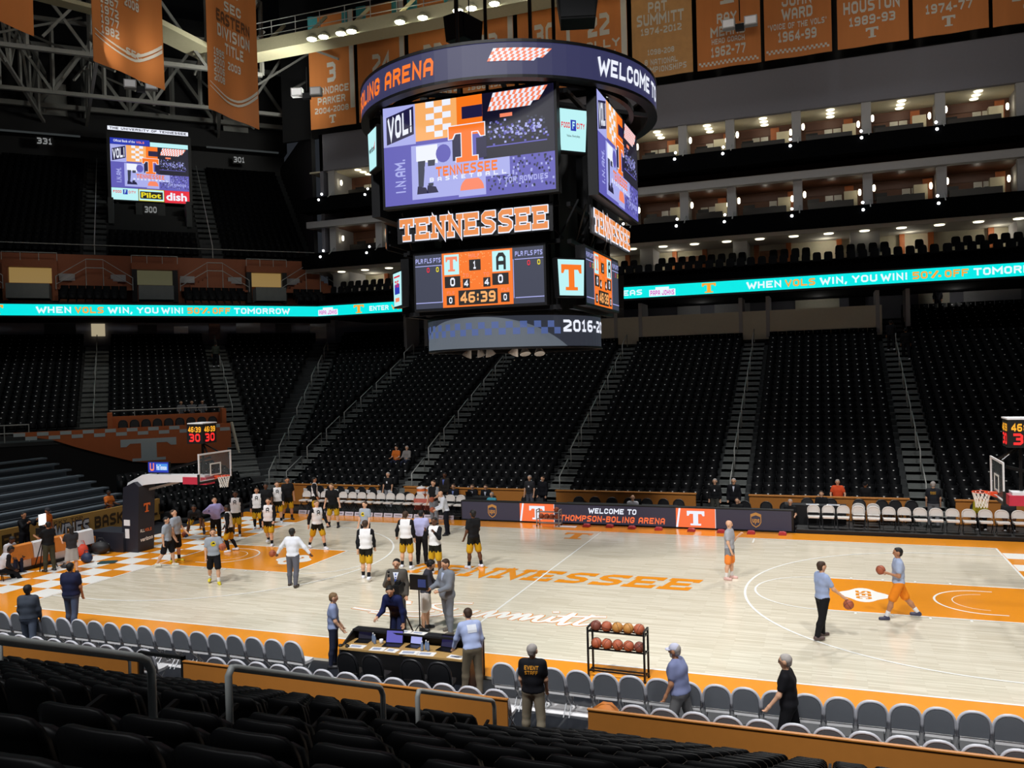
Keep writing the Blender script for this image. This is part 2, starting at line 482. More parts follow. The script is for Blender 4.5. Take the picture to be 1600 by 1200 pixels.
for g in (-1, 1):
    bx = g * 12.75
    for yy in (-1.83, 1.83):
        line(mb, g * HL, yy, g * 8.535, yy, 0.07)
        for q in (2.15, 3.1, 4.0, 4.9):
            line(mb, g * (HL - q), yy, g * (HL - q), yy + (0.2 if yy > 0 else -0.2), 0.06)
    line(mb, g * 8.535, -1.83, g * 8.535, 1.83, 0.07)
    a0 = PI / 2 if g > 0 else -PI / 2
    arc(mb, g * 8.535, 0, 1.83, a0, a0 + PI, 0.06)
    arc(mb, bx, 0, 6.325, a0, a0 + PI, 0.07, 80)
    line(mb, bx, 6.325, g * HL, 6.325, 0.06); line(mb, bx, -6.325, g * HL, -6.325, 0.06)
    arc(mb, bx, 0, 1.22, a0, a0 + PI, 0.06, 30)
    line(mb, bx, 1.22, bx + g * 0.4, 1.22); line(mb, bx, -1.22, bx + g * 0.4, -1.22)
    arc(mb, bx + g * 0.05, 0, 0.82, a0, a0 + PI, 0.025, 30)
    line(mb, g * 6.1, HW, g * 6.1, HW - 0.9, 0.06)
mb.build('court_line', M_WHITE, court)
mb = MB()
put_text(mb, 'TENNESSEE', FL, -4.95, -0.76, 9.75, 1.36, off=0.005, bold=0.05, shear=0.2, slab=True)
put_T(mb, FL, -1.35, 5.95, 1.15, 1.25, off=0.005)
mb.build('floor_lettering', M_ORANGE, court)
# handwritten signature across the near half of the court
sig = [[(-4.1, -5.05), (-3.3, -5.15), (-2.2, -4.95), (-1.7, -4.75)],
       [(-0.95, -3.75), (-1.5, -3.85), (-2.0, -4.15), (-1.8, -4.45), (-1.35, -4.7), (-1.45, -5.1), (-2.0, -5.35), (-2.7, -5.4), (-3.4, -5.3)],
       [(-1.2, -4.35), (-1.3, -4.85), (-1.0, -5.0), (-0.7, -4.75), (-0.5, -4.4), (-0.6, -4.9), (-0.35, -4.9)],
       [(-0.35, -4.95), (-0.1, -4.4), (0.0, -4.35), (-0.05, -4.9), (0.3, -4.4), (0.4, -4.4), (0.35, -4.85), (0.7, -4.4), (0.75, -4.45), (0.7, -4.9)],
       [(0.7, -4.95), (0.95, -4.4), (1.05, -4.4), (1.0, -4.9), (1.35, -4.4), (1.4, -4.45), (1.35, -4.9), (1.6, -4.85), (1.75, -4.4)],
       [(1.75, -4.4), (1.7, -4.8), (1.95, -4.75), (2.2, -3.95), (2.1, -5.0), (2.35, -4.8)], [(2.75, -4.0), (2.5, -4.8), (2.6, -4.95), (2.9, -4.75), (3.3, -4.6), (4.2, -4.55)],
       [(1.85, -4.3), (2.4, -4.2), (3.1, -4.05)], [(1.62, -3.98), (1.74, -3.94)],
       [(-3.75, -3.95), (-3.3, -3.95)], [(-3.5, -3.95), (-3.55, -4.25)], [(-3.3, -4.05), (-3.3, -4.25), (-3.15, -4.12), (-3.1, -4.25)], [(-2.95, -4.2), (-2.8, -4.1), (-2.95, -4.05), (-2.9, -4.25), (-2.7, -4.22)]]
def smooth_path(p, n=5):
    out = []
    for i in range(len(p) - 1):
        a, b, c, d = (Vector(p[max(i - 1, 0)]), Vector(p[i]), Vector(p[i + 1]), Vector(p[min(i + 2, len(p) - 1)]))
        for k in range(n):
            t = k / n
            out.append(0.5 * ((2 * b) + (c - a) * t + (2 * a - 5 * b + 4 * c - d) * t * t + (3 * b - a - 3 * c + d) * t ** 3))
    out.append(Vector(p[-1]))
    return out
for nm, w, off, mm in (('signature_outline', 0.2, 0.004, M_ORANGE), ('signature', 0.145, 0.006, M_WHITE)):
    mb = MB()
    for st in sig:
        q = smooth_path(st)
        thin = 0.5 if st[0][0] < -3.2 and st[0][1] > -4.4 else 1
        for i in range(len(q) - 1):
            d = (q[i + 1] - q[i]).normalized() * w * 0.2
            line(mb, q[i].x - d.x, q[i].y - d.y, q[i + 1].x + d.x, q[i + 1].y + d.y, w * thin, off + i * 1e-5)
    mb.build(nm, mm, court)
for g in (-1, 1):
    mb = MB()
    pts = [(g * 9.7 + 0.62 * math.cos(t) * (1 + 0.14 * math.cos(4 * t)), 0.70 * math.sin(t) * (1 + 0.12 * math.cos(4 * t)), 0.006) for t in [2 * PI * i / 36 for i in range(36)]]
    mb.add(pts, [tuple(range(36))])
    lg = mb.build('conference_emblem', M_WHITE, court)
    mb = MB()
    fr = frame((g * 9.7, 0, 0), (0, g * -1.0, 0), (g * 1.0, 0, 0))
    put_text(mb, 'SEC', fr, -0.45, -0.2, 0.9, 0.4, off=0.008, bold=0.02)
    mb.build('emblem_lettering', M_ORANGE, lg)

# ================================================================ seating bowl: frames of the straight side and of the 45 degree corner
R2 = math.sqrt(0.5)
DC = R2 * 32.0
def far(s, t, z): return Vector((s, 12 + t, z))
def cor(s, t, z): return Vector((-R2 * (DC + t) + R2 * s, R2 * (DC + t) + R2 * s, z))
def mitre_x(t): return -20 - 0.41421 * t
def mitre_s(t): return -5.657 + 0.41421 * t
TR, RI = 0.645, 0.2955
def zrow(k): return 0.30 + k * RI
def terrace(name, fn, k0, k1, s0, s1, mats, label):
    mb = MB()
    for k in range(k0, k1):
        t0, t1 = k * TR, (k + 1) * TR
        z, zp = zrow(k), (zrow(k - 1) if k > k0 else zrow(k) - RI)
        a0, a1, b0, b1 = s0(t0), s1(t0), s0(t1), s1(t1)
        mb.quad(fn(a0, t0, z), fn(a1, t0, z), fn(b1, t1, z), fn(b0, t1, z))
        mb.quad(fn(a0, t0, zp), fn(a1, t0, zp), fn(a1, t0, z), fn(a0, t0, z))
    return struct(name, mb, mats, label=label)
NR, NRL = 27, 32
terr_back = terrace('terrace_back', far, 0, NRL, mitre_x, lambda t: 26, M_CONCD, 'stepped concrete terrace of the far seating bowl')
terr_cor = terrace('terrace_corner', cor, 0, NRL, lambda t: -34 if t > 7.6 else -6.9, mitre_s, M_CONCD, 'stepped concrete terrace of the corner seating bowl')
FAISLES = [-19.4, -11.6, -3.5, 4.65, 12.7, 20.9]
AW = 0.62
def stairs(name, fn, k0, k1, c, hw, parent, label):
    mb = MB()
    for k in range(k0, k1):
        for hlf in (0, 1):
            t0 = k * TR + (hlf - 1) * TR / 2
            z = zrow(k) - (RI / 2 if hlf == 0 else 0) + 0.02
            s = c(t0) if callable(c) else c
            p = [fn(s - hw, t0, z), fn(s + hw, t0, z), fn(s + hw, t0 + TR / 2 + 0.02, z), fn(s - hw, t0 + TR / 2 + 0.02, z)]
            d = Vector((0, 0, RI / 2))
            mb.quad(*p); mb.quad(p[0] - d, p[1] - d, p[1], p[0])
            mb.quad(p[1] - d * 2, p[2] - d * 2, p[2], p[1]); mb.quad(p[3] - d * 2, p[0] - d * 2, p[0], p[3])
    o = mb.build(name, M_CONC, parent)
    o['label'] = label
for i, a in enumerate(FAISLES[:5]):
    stairs('aisle_stairs', far, 0, NRL if i in (0, 4) else NR + 3, a, AW, terr_back, 'grey concrete aisle stairs')
stairs('aisle_stairs', far, 0, NRL, lambda t: mitre_x(t), 0.7, terr_back, 'grey concrete aisle stairs on the bowl corner')
stairs('aisle_stairs', cor, 4, NRL, -6.25, 0.72, terr_cor, 'grey concrete aisle stairs')
stairs('aisle_stairs', cor, 13, NRL, -14.2, 0.75, terr_cor, 'grey concrete aisle stairs')

# handrails up the aisles (one thing each, shared mesh)
def rail_mesh(fn, slope, run=1.5, h=0.95):
    mb = MB()
    p = lambda t, z: fn(0, t, z) - fn(0, 0, 0)
    mb.tube([p(0, 0), p(0, h), p(run, h + run * slope), p(run, run * slope + 0.15)], 0.03, 6)
    return mb.mesh('handrail', M_STEEL, True)
RM_FAR = rail_mesh(far, RI / TR); RM_COR = rail_mesh(cor, RI / TR)
d225 = Vector((-math.sin(PI / 8), math.cos(PI / 8), 0)) / math.cos(PI / 8)
RM_MIT = rail_mesh(lambda s, t, z: d225 * t + Vector((0, 0, z)), RI / TR)
wds = ['lowest', 'second', 'third', 'fourth', 'fifth', 'sixth', 'seventh', 'topmost']
names = ['next to the corner wedge of seats', 'second from the bowl corner', 'below the hanging scoreboard', 'right of the hanging scoreboard', 'nearest the right basket']
for i, a in enumerate(FAISLES[:5]):
    for j in range(8):
        t = 1.2 + j * 2.05
        o = link('handrail', RM_FAR, loc=far(a, t, zrow(int(t / TR)) + 0.0))
        tag(o, '%s steel handrail up the far aisle %s' % (wds[j], names[i]), 'handrail', 'handrails in the far aisles')
for j in range(8):
    t = 1.0 + j * 2.3
    o = link('handrail', RM_MIT, loc=Vector((mitre_x(t), 12 + t, zrow(int(t / TR)))))
    tag(o, '%s steel handrail up the aisle on the bend of the bowl' % wds[j], 'handrail', 'handrails in the corner aisles')
for nm, s, t0 in (('right of the orange corner wall', -6.25, 9.0), ('at the far left', -14.2, 9.0)):
    for j in range(5):
        t = t0 + j * 2.3
        o = link('handrail', RM_COR, loc=cor(s, t, zrow(int(t / TR))))
        tag(o, '%s steel handrail up the corner aisle %s' % (wds[j], nm), 'handrail', 'handrails in the corner aisles')

# front walls of the far bowl
for i, (x0, x1) in enumerate(((-18.9, -12.7), (-11.2, -4.3), (-3.2, 3.3), (5.6, 11.9), (13.6, 22))):
    mb = MB().box(x0, x1, 11.62, 11.74, 0, 1.05)
    w = struct('wall_bowl_front', mb, M_ORWALL, label='orange front wall of the far seats')
    MB().box(x0 - 0.03, x1 + 0.03, 11.56, 11.80, 1.05, 1.10).build('coping', M_ORWALL, w)
# parapet and concourse behind the top row
mb = MB().box(-10.8, 12.1, 29.45, 29.6, 8.4, 10.2)
struct('wall_parapet', mb, M_CREAM, label='pale parapet behind the top row of far seats')
mb = MB()
mb.box(-30, 26, 34.5, 34.8, 8, 16)
struct('wall_concourse', mb, M_GREY, label='grey back wall of the far concourse')
mb = MB()
for x in FAISLES[:5]:
    mb.box(x - 0.95, x - 0.72, 29.4, 31.5, 8.5, 11.2); mb.box(x + 0.72, x + 0.95, 29.4, 31.5, 8.5, 11.2)
struct('wall_vomitory', mb, M_GREYL, label='pale side walls where the far aisles meet the concourse')
for i, (x, w, h, m) in enumerate(((-1.0, 1.6, 1.5, M_GREYL), (1.6, 2.4, 1.6, M_GREYL), (7.0, 2.8, 1.9, M_CREAM), (10.4, 1.0, 2.0, M_BLACKM), (14.6, 1.8, 2.0, M_CREAM), (17.2, 3.2, 1.7, M_GREYL), (-15.0, 1.6, 1.6, M_CREAM), (-17.5, 2.2, 1.8, M_WOODW))):
    o = MB().box(x, x + w, 34.38, 34.5, 9.7, 9.7 + h).build('door_%d' % (i + 1), m)
    tag(o, kind='structure', label='shut panel in the far concourse wall')

# ================================================================ ribbon display round the balcony edge
M_CYAN = mat('cyan_screen', '#00f0ec', emit=0.95)
M_TXW = mat('white_screen_text', '#e8fbff', emit=1.0)
M_TXO = mat('orange_screen_text', '#ffae35', emit=0.95)
M_TXP = mat('pink_screen_text', '#e65fd0', emit=0.9)
M_BALC = mat('black_balcony', '#050608', 0.9, spec=0.05)
rib = thing('ribbon_display', 'long cyan ribbon display along the balcony edge', 'display', (0, 27, 11.25))
RB0, RB1 = 11.25, 11.98
cs = mitre_s(15)
mb = MB()
mb.box(mitre_x(15), 26, 0.02, 0.3, -0.12, 0.85)
mb.build('cabinet', M_BLACK, rib)
mb = MB()
o_ = Vector((0, 27, 11.25))
a, b, c, d = [cor(q[0], q[1], q[2]) - o_ for q in ((-40, 15.02, 11.13), (cs, 15.02, 11.13), (cs, 15.02, 12.1), (-40, 15.02, 12.1))]
n_ = Vector((-R2, R2, 0)) * 0.28
mb.add([a, b, c, d, a + n_, b + n_, c + n_, d + n_], [(0, 1, 2, 3), (4, 7, 6, 5), (0, 4, 5, 1), (3, 2, 6, 7)])
mb.build('cabinet', M_BLACK, rib)
FR_F = lambda a, b, c=0.0: Vector((a, -c, b))
FR_C = lambda a, b, c=0.0: cor(a, 15 - c, 11.25 + b) - o_
mb = MB(); rect(mb, FR_F, mitre_x(15), 0, 26 - mitre_x(15), 0.73, off=0.0); mb.build('screen', M_CYAN, rib)
mb = MB(); rect(mb, FR_C, -40, 0, cs + 40, 0.73, off=0.0); mb.build('screen', M_CYAN, rib)
def word(t, fn, a, z, w_, h_, m):
    q = MB(); put_text(q, t, fn, a, z, w_, h_, bold=0.03); q.build('lettering', m, rib)
def block_T(fn, a):
    q = MB(); put_T(q, fn, a, 0.07, 0.85, 0.6); q.build('block_letter', M_TXO, rib)
def pizza_mark(fn, a):
    q = MB(); rect(q, fn, a, 0.04, 1.66, 0.42, off=0.008); rect(q, fn, a + 0.4, 0.46, 0.86, 0.15, off=0.008); o = q.build('sponsor_mark', M_TXW, rib)
    q = MB(); put_text(q, 'PAPA JOHNS', fn, a + 0.08, 0.1, 1.5, 0.3, bold=0.05, off=0.02); q.build('lettering', M_TXP, o)
def ribbon_copy(fn, a0):
    z, h = 0.17, 0.40
    for t, a, w_, m in (('WHEN', 0, 2.0, M_TXW), ('VOLS', 2.22, 1.7, M_TXO), ('WIN,', 4.2, 1.5, M_TXW), ('YOU', 5.95, 1.35, M_TXW), ('WIN!', 7.5, 1.4, M_TXW), ('50%', 9.15, 1.45, M_TXO), ('OFF', 10.8, 1.2, M_TXO), ('TOMORROW', 12.25, 3.85, M_TXW)):
        word(t, fn, a0 + a, z, w_, h, m)
    block_T(fn, a0 - 2.7); pizza_mark(fn, a0 - 6.0)
ribbon_copy(FR_F, 4.45)
ribbon_copy(FR_C, -17.53)
word('SEATING', FR_F, -7.0, 0.19, 2.6, 0.33, M_TXW); word('AREAS', FR_F, -4.1, 0.19, 2.1, 0.33, M_TXW)
block_T(FR_F, -23.1); word('ENTER', FR_F, -21.8, 0.19, 1.55, 0.33, M_TXW); word('VOLS', FR_F, -20.0, 0.19, 1.4, 0.33, M_TXO); pizza_mark(FR_F, -26.1)

# balcony slab behind the ribbon, club level rooms, suites
mb = MB()
mb.box(mitre_x(15), 26, 27.32, 34.5, 11.1, 12.1)
mb.add([cor(-40, 15.35, 11.1), cor(cs, 15.35, 11.1), cor(mitre_s(20), 20, 11.1), cor(-40, 20, 11.1), cor(-40, 15.35, 12.1), cor(cs, 15.35, 12.1), cor(mitre_s(20), 20, 12.1), cor(-40, 20, 12.1)],
       [(0, 3, 2, 1), (4, 5, 6, 7), (0, 1, 5, 4), (2, 3, 7, 6)])
mb.box(-29, 26, 28.8, 34.5, 12.1, 12.7); mb.box(-29, 26, 29.9, 34.5, 12.7, 13.25)
struct('floor_balcony', mb, M_BALC, label='dark stepped balcony floor above the ribbon display')
M_ROOM = mat('cream_room_wall', '#d3ccb2', 0.7, var=0.05)
M_PIL = mat('orange_wood_pillar', '#b0602a', 0.5, var=0.12)
M_LAMP = mat('warm_lamp', '#fff0cf', emit=6.0)
M_LAMPW = mat('white_lamp', '#ffffff', emit=8.0)
M_DOWNL = mat('ceiling_downlight', '#fff6d8', emit=2.2)
M_SOFF = mat('white_soffit', '#bdbab0', 0.8, var=0.05)
# columns positions along the far side
COLX = [-27.3, -23.2, -19.0, -14.8, -10.6, -6.6, -3.5, 0.15, 3.25, 7.4, 11.55, 15.7, 20.0]
mb = MB()
mb.box(-29.3, 26, 30.3, 36.5, 15.0, 15.25); struct('ceiling_club', mb, M_SOFF, label='pale soffit over the club seats')
mb = MB(); mb.box(-28.4, 26, 34.1, 34.25, 15.3, 23.1); struct('wall_suites', mb, mat('brown_suite_wall', '#6b4530', 0.6, var=0.15), label='dark wood back wall of the suites')
clubwall = struct('wall_club', MB().box(-28.4, 26, 34.3, 34.45, 13.2, 15.0), M_ROOM, label='cream back wall of the club level')
for i, x in enumerate((-24.4, -21.4, -17.2, -13.0, -8.8, -4.6, -1.2, 0.9, 4.4, 6.5, 9.7, 13.5, 15.2, 18.6)):
    MB().box(x, x + 0.32, 34.0, 34.3, 13.2, 15.0).build('pillar', M_PIL, clubwall)
for i, x in enumerate((4.75, -13.9, -0.85)):
    MB().box(x, x + 1.65, 34.22, 34.3, 13.35, 14.6).build('crowd_mural', mat('crowd_mural', '#9a6a4c', 0.7, var=0.7, scale=3.2), clubwall)
mb = MB()
for x0, x1 in ((-27.6, -26.1), (-19.2, -18.2), (-3.0, -2.1), (3.25, 4.15), (10.5, 12.2), (19.7, 21.2)):
    mb.box(x0, x1, 31.5, 34.0, 12.7, 15.0)
struct('wall_club_pier', mb, M_GREYL, label='broad grey piers along the club level')
for x in (-14, 1.0, 8.5, 16.5): 
    l = bpy.data.lights.new('concourse_fill', 'POINT'); l.energy = 14; l.shadow_soft_size = 0.2; l.color = (1, 0.97, 0.9)
    o = bpy.data.objects.new('concourse_fill', l); o.location = (x, 32.5, 10.7); COL.objects.link(o)  # added unseen lamps that brighten the dark concourse
# club downlights
k = 0
for x in np.arange(-26.5, 22, 2.1):
    o = MB().lathe([(0.30, 0), (0.28, -0.05), (0.02, -0.05)], 14).build('ceiling_downlight', M_DOWNL, smooth=False)
    o.location = (float(x), 31.0, 14.99); k += 1
    tag(o, 'round downlight, %s from the left in the club soffit' % ORD[k - 1], 'ceiling light', 'downlights over the club seats')
def point(loc, watts, col=(1, 0.93, 0.78), r=0.1):
    l = bpy.data.lights.new('room_lamp', 'POINT'); l.energy = watts; l.color = col; l.shadow_soft_size = r
    o = bpy.data.objects.new('room_lamp', l); o.location = loc; COL.objects.link(o)
for x in (-25, -20, -15, -6, -1, 4, 9, 14, 19):
    point((x, 33.3, 14.6), 16)
# two suite levels
M_DOOR = mat('suite_door_glass', '#c9c4b4', 0.3)
for lv, (zf, zc) in enumerate(((16.0, 18.55), (20.4, 23.0))):
    nm = ('lower', 'upper')[lv]
    slab = MB()
    slab.box(-29.4, 26, 31.35, 34.2, zc, zc + 0.12)
    struct('ceiling_suites', slab, M_WOODW if lv == 0 else M_ROOM, label='ceiling of the %s suites' % nm)
    if lv == 0: struct('trim_suites', MB().box(-29.4, 26, 30.7, 31.35, zc, zc + 0.5), M_GREYL, label='pale grey band between the suite levels')
    bal = MB()
    bal.box(-29.4, 26, 30.0, 31.1, zf - 0.75, zf - 0.55); bal.box(-29.4, 26, 29.9, 30.0, zf - 0.75, zf + 0.25)
    bal.box(-29.4, 26, 30.95, 31.15, zf - 0.75, zf + 0.6); bal.box(-29.4, 26, 31.15, 34.1, zf - 0.2, zf + 0.32)
    struct('wall_balcony', bal, M_BALC, label='black balcony front of the %s suites' % nm)
    wl = MB()
    for x in COLX:
        wl.box(x - 0.28, x + 0.28, 31.16, 31.6, zf - 0.2, zc); wl.box(x - 0.10, x + 0.10, 31.6, 34.1, zf - 0.2, zc)
    struct('wall_suite_divider', wl, M_GREYL, label='grey piers between the %s suites' % nm)
    for i in range(len(COLX) - 1):
        x0, x1 = COLX[i] + 0.28, COLX[i + 1] - 0.28
        if x1 < -28 or (-18 < x0 < -7): continue
        w = x1 - x0
        st = thing('suite_interior', '%s suite room, %s from the left, with doors, counter and lamps' % (nm, ORD[i]), 'suite', ((x0 + x1) / 2, 32.5, zf + 0.32), 0, '%s suites' % nm)
        MB().box(-w / 2 + 0.1, w / 2 - 0.1, 1.52, 1.59, 1.65, 2.15).build('wood_panel', M_WOODW, st)
        rr = random.Random(i * 7 + lv)
        dx = rr.uniform(-0.9, 0.2)
        for q in range(2):
            dd = MB().box(dx + q * 0.55, dx + q * 0.55 + 0.48, 1.50, 1.56, 0.0, 1.6).build('door', M_DOOR, st)
            MB().box(dx + q * 0.55 + 0.05, dx + q * 0.55 + 0.43, 1.47, 1.50, 1.2, 1.26).build('door_bar', M_BLACKM, dd)
        MB().box(w / 2 - 1.05, w / 2 - 0.25, 1.0, 1.5, 0, 1.7).build('side_wall', M_ROOM, st)
        MB().box(-w / 2 + 0.25, -w / 2 + 1.0, 1.42, 1.5, 1.0, 1.45).build('television', M_BLACKM, st)
        MB().box(dx + 1.2, dx + 1.75, 1.35, 1.5, 0.0, 2.1).build('pillar', M_PIL, st)
        MB().box(-w / 2 + 0.3, w / 2 - 0.5, 0.2, 0.6, 0.0, 1.0).build('counter', mat('dark_counter', '#1c1713', 0.4), st)
        MB().lathe([(0.05, -0.2), (0.09, -0.1), (0.09, 0.1), (0.05, 0.2)], 8, (-w / 2 + 0.12, -0.5, 1.45)).build('wall_lamp', M_LAMP, st)
        MB().lathe([(0.05, -0.2), (0.09, -0.1), (0.09, 0.1), (0.05, 0.2)], 8, (w / 2 - 0.12, 0.5, 1.45)).build('wall_lamp', M_LAMP, st)
        for q in range(3 if lv else 0):
            MB().lathe([(0.26, 0), (0.25, -0.04), (0.02, -0.04)], 12, (0.0, -0.7 + q * 0.8, zc - zf - 0.33)).build('downlight', M_DOWNL, st)
        point(((x0 + x1) / 2, 32.6, zc - 0.5), 9 if lv else 4)
        # sloping balcony rail beside the pier, with two small step lamps
        rl = thing('balcony_rail', 'sloping steel rail left of the %s %s suite with two bright step lamps' % (ORD[i], nm), 'balcony rail', (COLX[i], 30.4, zf), 0, 'balcony rails at the suites')
        MB().tube([(0.1, 0.8, 0.95), (0.1, -0.35, 0.1), (0.1, -0.35, -0.3)], 0.035, 6).build('rail', M_RAIL, rl)
        for q, (lx, ly, lz) in enumerate(((-0.35, -0.1, 0.62), (-0.35, -0.55, 0.1))):
            MB().sphere((lx, ly, lz), 0.085, 8, 6).build('step_lamp', M_LAMPW, rl)
mb = MB(); mb.box(-28.2, 26, 31.0, 31.4, 23.0, 25.85); struct('wall_suite_top', mb, M_GREY, label='grey wall above the upper suites')
mb = MB(); mb.box(-28.2, -27.9, 31.0, 36.5, 15, 25.85); struct('wall_suite_end', mb, M_GREY, label='grey end wall of the suites block')
mb = MB(); mb.box(-32, 26, 31.6, 31.9, 25.85, 40); struct('wall_back', mb, M_BLACK, label='black wall behind the hanging banners')
# ================================================================ corner: orange T wall, bleachers, concourse, upper deck
NCV = Vector((-R2, R2, 0)); SCV = Vector((R2, R2, 0))
def corner_frame(t, z0=0.0): return lambda a, b, c=0.0: cor(a, t - c, z0 + b)
M_TW = mat('orange_wall_vinyl', '#c46a38', 0.6, var=0.05)
M_TWG = mat('pale_blue_grey_print', '#bccbce', 0.6, var=0.05)
CFW = corner_frame(5.4)
mb = MB()
S0, S1 = -21.5, -6.75
mb.prism([(-18.0, 4.0), (-16.2, 3.7), (-15.0, 3.2), (-13.6, 2.7), (-12.1, 2.2), (-10.5, 1.98), (-8.6, 1.9), (-7.4, 1.75), (S1, 1.3), (S1, 4.15), (-18.0, 4.15)], CFW, 0.1)
tw = struct('wall_corner', mb, M_TW, label='orange corner wall with a big pale block letter and checkered edge')
mb = MB()
CF2 = corner_frame(5.4)
for i in range(20):
    s = -18.0 + i * 0.56
    rect(mb, CF2, s, 3.93 - (0.22 if i % 2 else 0), 0.56, 0.2, off=0.012)
mb.build('checker_trim', M_TWG, tw)
mb = MB(); put_T(mb, CF2, -12.75, 2.2, 2.95, 1.28, off=0.015, shear=0.0); mb.build('block_letter', M_TWG, tw)
# side strip of the wall running down its right edge
mb = MB(); mb.bar(CFW(S1 + 0.05, 4.2), CFW(S1 + 0.75, 0.2, 1.2), 0.12, 0.12); mb.build('edge_rail', M_CREAM, tw)
# platform behind the wall with an orange parapet and railing
mb = MB()
def cbox(mb, s0, s1, t0, t1, z0, z1, mi=0):
    v = [cor(s, t, z) for z in (z0, z1) for s, t in ((s0, t0), (s1, t0), (s1, t1), (s0, t1))]
    return mb.add(v, [(0, 3, 2, 1), (4, 5, 6, 7), (0, 1, 5, 4), (1, 2, 6, 5), (2, 3, 7, 6), (3, 0, 4, 7)], mi)
cbox(mb, -34, -6.9, 5.5, 7.7, 3.4, 3.6)
struct('floor_platform', mb, M_CONCD, label='wheelchair platform behind the orange corner wall')
mb = MB(); cbox(mb, -13.3, -6.9, 7.4, 7.55, 3.6, 4.75); 
pw = struct('wall_platform', mb, M_TW, label='orange parapet at the back of the corner platform')
mb = MB(); cbox(mb, -13.4, -13.15, 6.2, 7.4, 3.6, 5.0); mb.build('end_wall', M_TW, pw)
mb = MB(); cbox(mb, -7.15, -6.9, 6.2, 7.4, 3.6, 5.0); mb.build('end_wall', M_TW, pw)
mb = MB(); mb.tube([cor(-13.3, 7.45, 5.08), cor(-6.9, 7.45, 5.08)], 0.04, 6)
for i in range(6): mb.tube([cor(-13.2 + i * 1.24, 7.45, 4.7), cor(-13.2 + i * 1.24, 7.45, 5.08)], 0.025, 5)
mb.build('railing', M_STEEL, pw)
# railings at the left end of the platform
mb = MB(); cbox(mb, -34, -6.9, 5.56, 5.62, 0, 3.6); struct('wall_under_platform', mb, M_BLACK, label='black void wall under the corner platform')
rl = thing('platform_railing', 'grey pipe railing at the left end of the corner platform', 'railing', cor(-17.5, 6.0, 3.6))
mb = MB()
for z in (0.95, 0.5):
    mb.tube([(-SCV * 4.5) + Vector((0, 0, z)), SCV * 0.2 + Vector((0, 0, z))], 0.035, 6)
for i in range(5): mb.tube([SCV * (-4.5 + i * 1.17) + Vector((0, 0, 0)), SCV * (-4.5 + i * 1.17) + Vector((0, 0, 0.95))], 0.03, 6)
mb.build('pipes', M_STEEL, rl)
# retractable bleachers behind the left baseline
M_BENCH = mat('grey_bench_plastic', '#5c656e', 0.5, var=0.1)
M_BDECK = mat('bleacher_deck', '#3d444c', 0.7, var=0.12)
bl = thing('bleacher', 'grey retractable bleacher benches behind the gold courtside board', 'bleacher', (-21.5, -4, 0))
mb = MB()
def ymax(x): return 4.3
for k in range(9):
    x1 = -k * 0.8
    y1 = 9.6
    mb.box(x1 - 0.8, x1, -10, y1, 0.28 * k, 0.45 + 0.28 * k)
mb.build('deck', M_BDECK, bl)
for k in range(9):
    x1 = -k * 0.8
    MB().box(x1 - 0.62, x1 - 0.22, -10, 9.4, 0.72 + 0.28 * k, 0.80 + 0.28 * k).build('bench', M_BENCH, bl)
# black terrace for chairs behind the left basket
mb = MB()
for k in range(5):
    x1 = -19.9 - k * 0.85
    mb.box(x1 - 0.85, x1, 5.85, min(13.0, x1 - 0.85 + 37.6), 0.0, 0.10 + 0.30 * k)
struct('terrace_end', mb, M_BLACK, label='black stepped platform behind the left basket')
# concourse back wall and dressing under the corner ribbon
mb = MB(); cbox(mb, -40, mitre_s(21.5), 21.2, 21.5, 9, 12); struct('wall_corner_concourse', mb, M_GREY, label='grey concourse wall behind the corner seats')
for i, (s, w, z, h, m) in enumerate(((-17.6, 2.0, 9.9, 1.2, M_BLACKM), (-14.6, 0.9, 10.2, 0.9, mat('lit_kiosk', '#d9c9a5', emit=0.55)), (-11.5, 1.3, 10.1, 0.9, M_BLACKM), (-9.0, 1.0, 10.0, 0.9, M_WHITEP), (-6.5, 0.8, 9.9, 1.2, M_WOODW), (-4.5, 1.8, 9.9, 1.3, M_GREYL), (-1.5, 1.2, 9.9, 1.2, M_BLACKM), (1.2, 1.3, 9.9, 1.2, M_GREYL))):
    mb = MB(); cbox(mb, s, s + w, 21.0, 21.2, z, z + h)
    tag(mb.build('trim_%d' % (i + 1), m), 'panel on the concourse wall behind the corner seats', kind='structure')
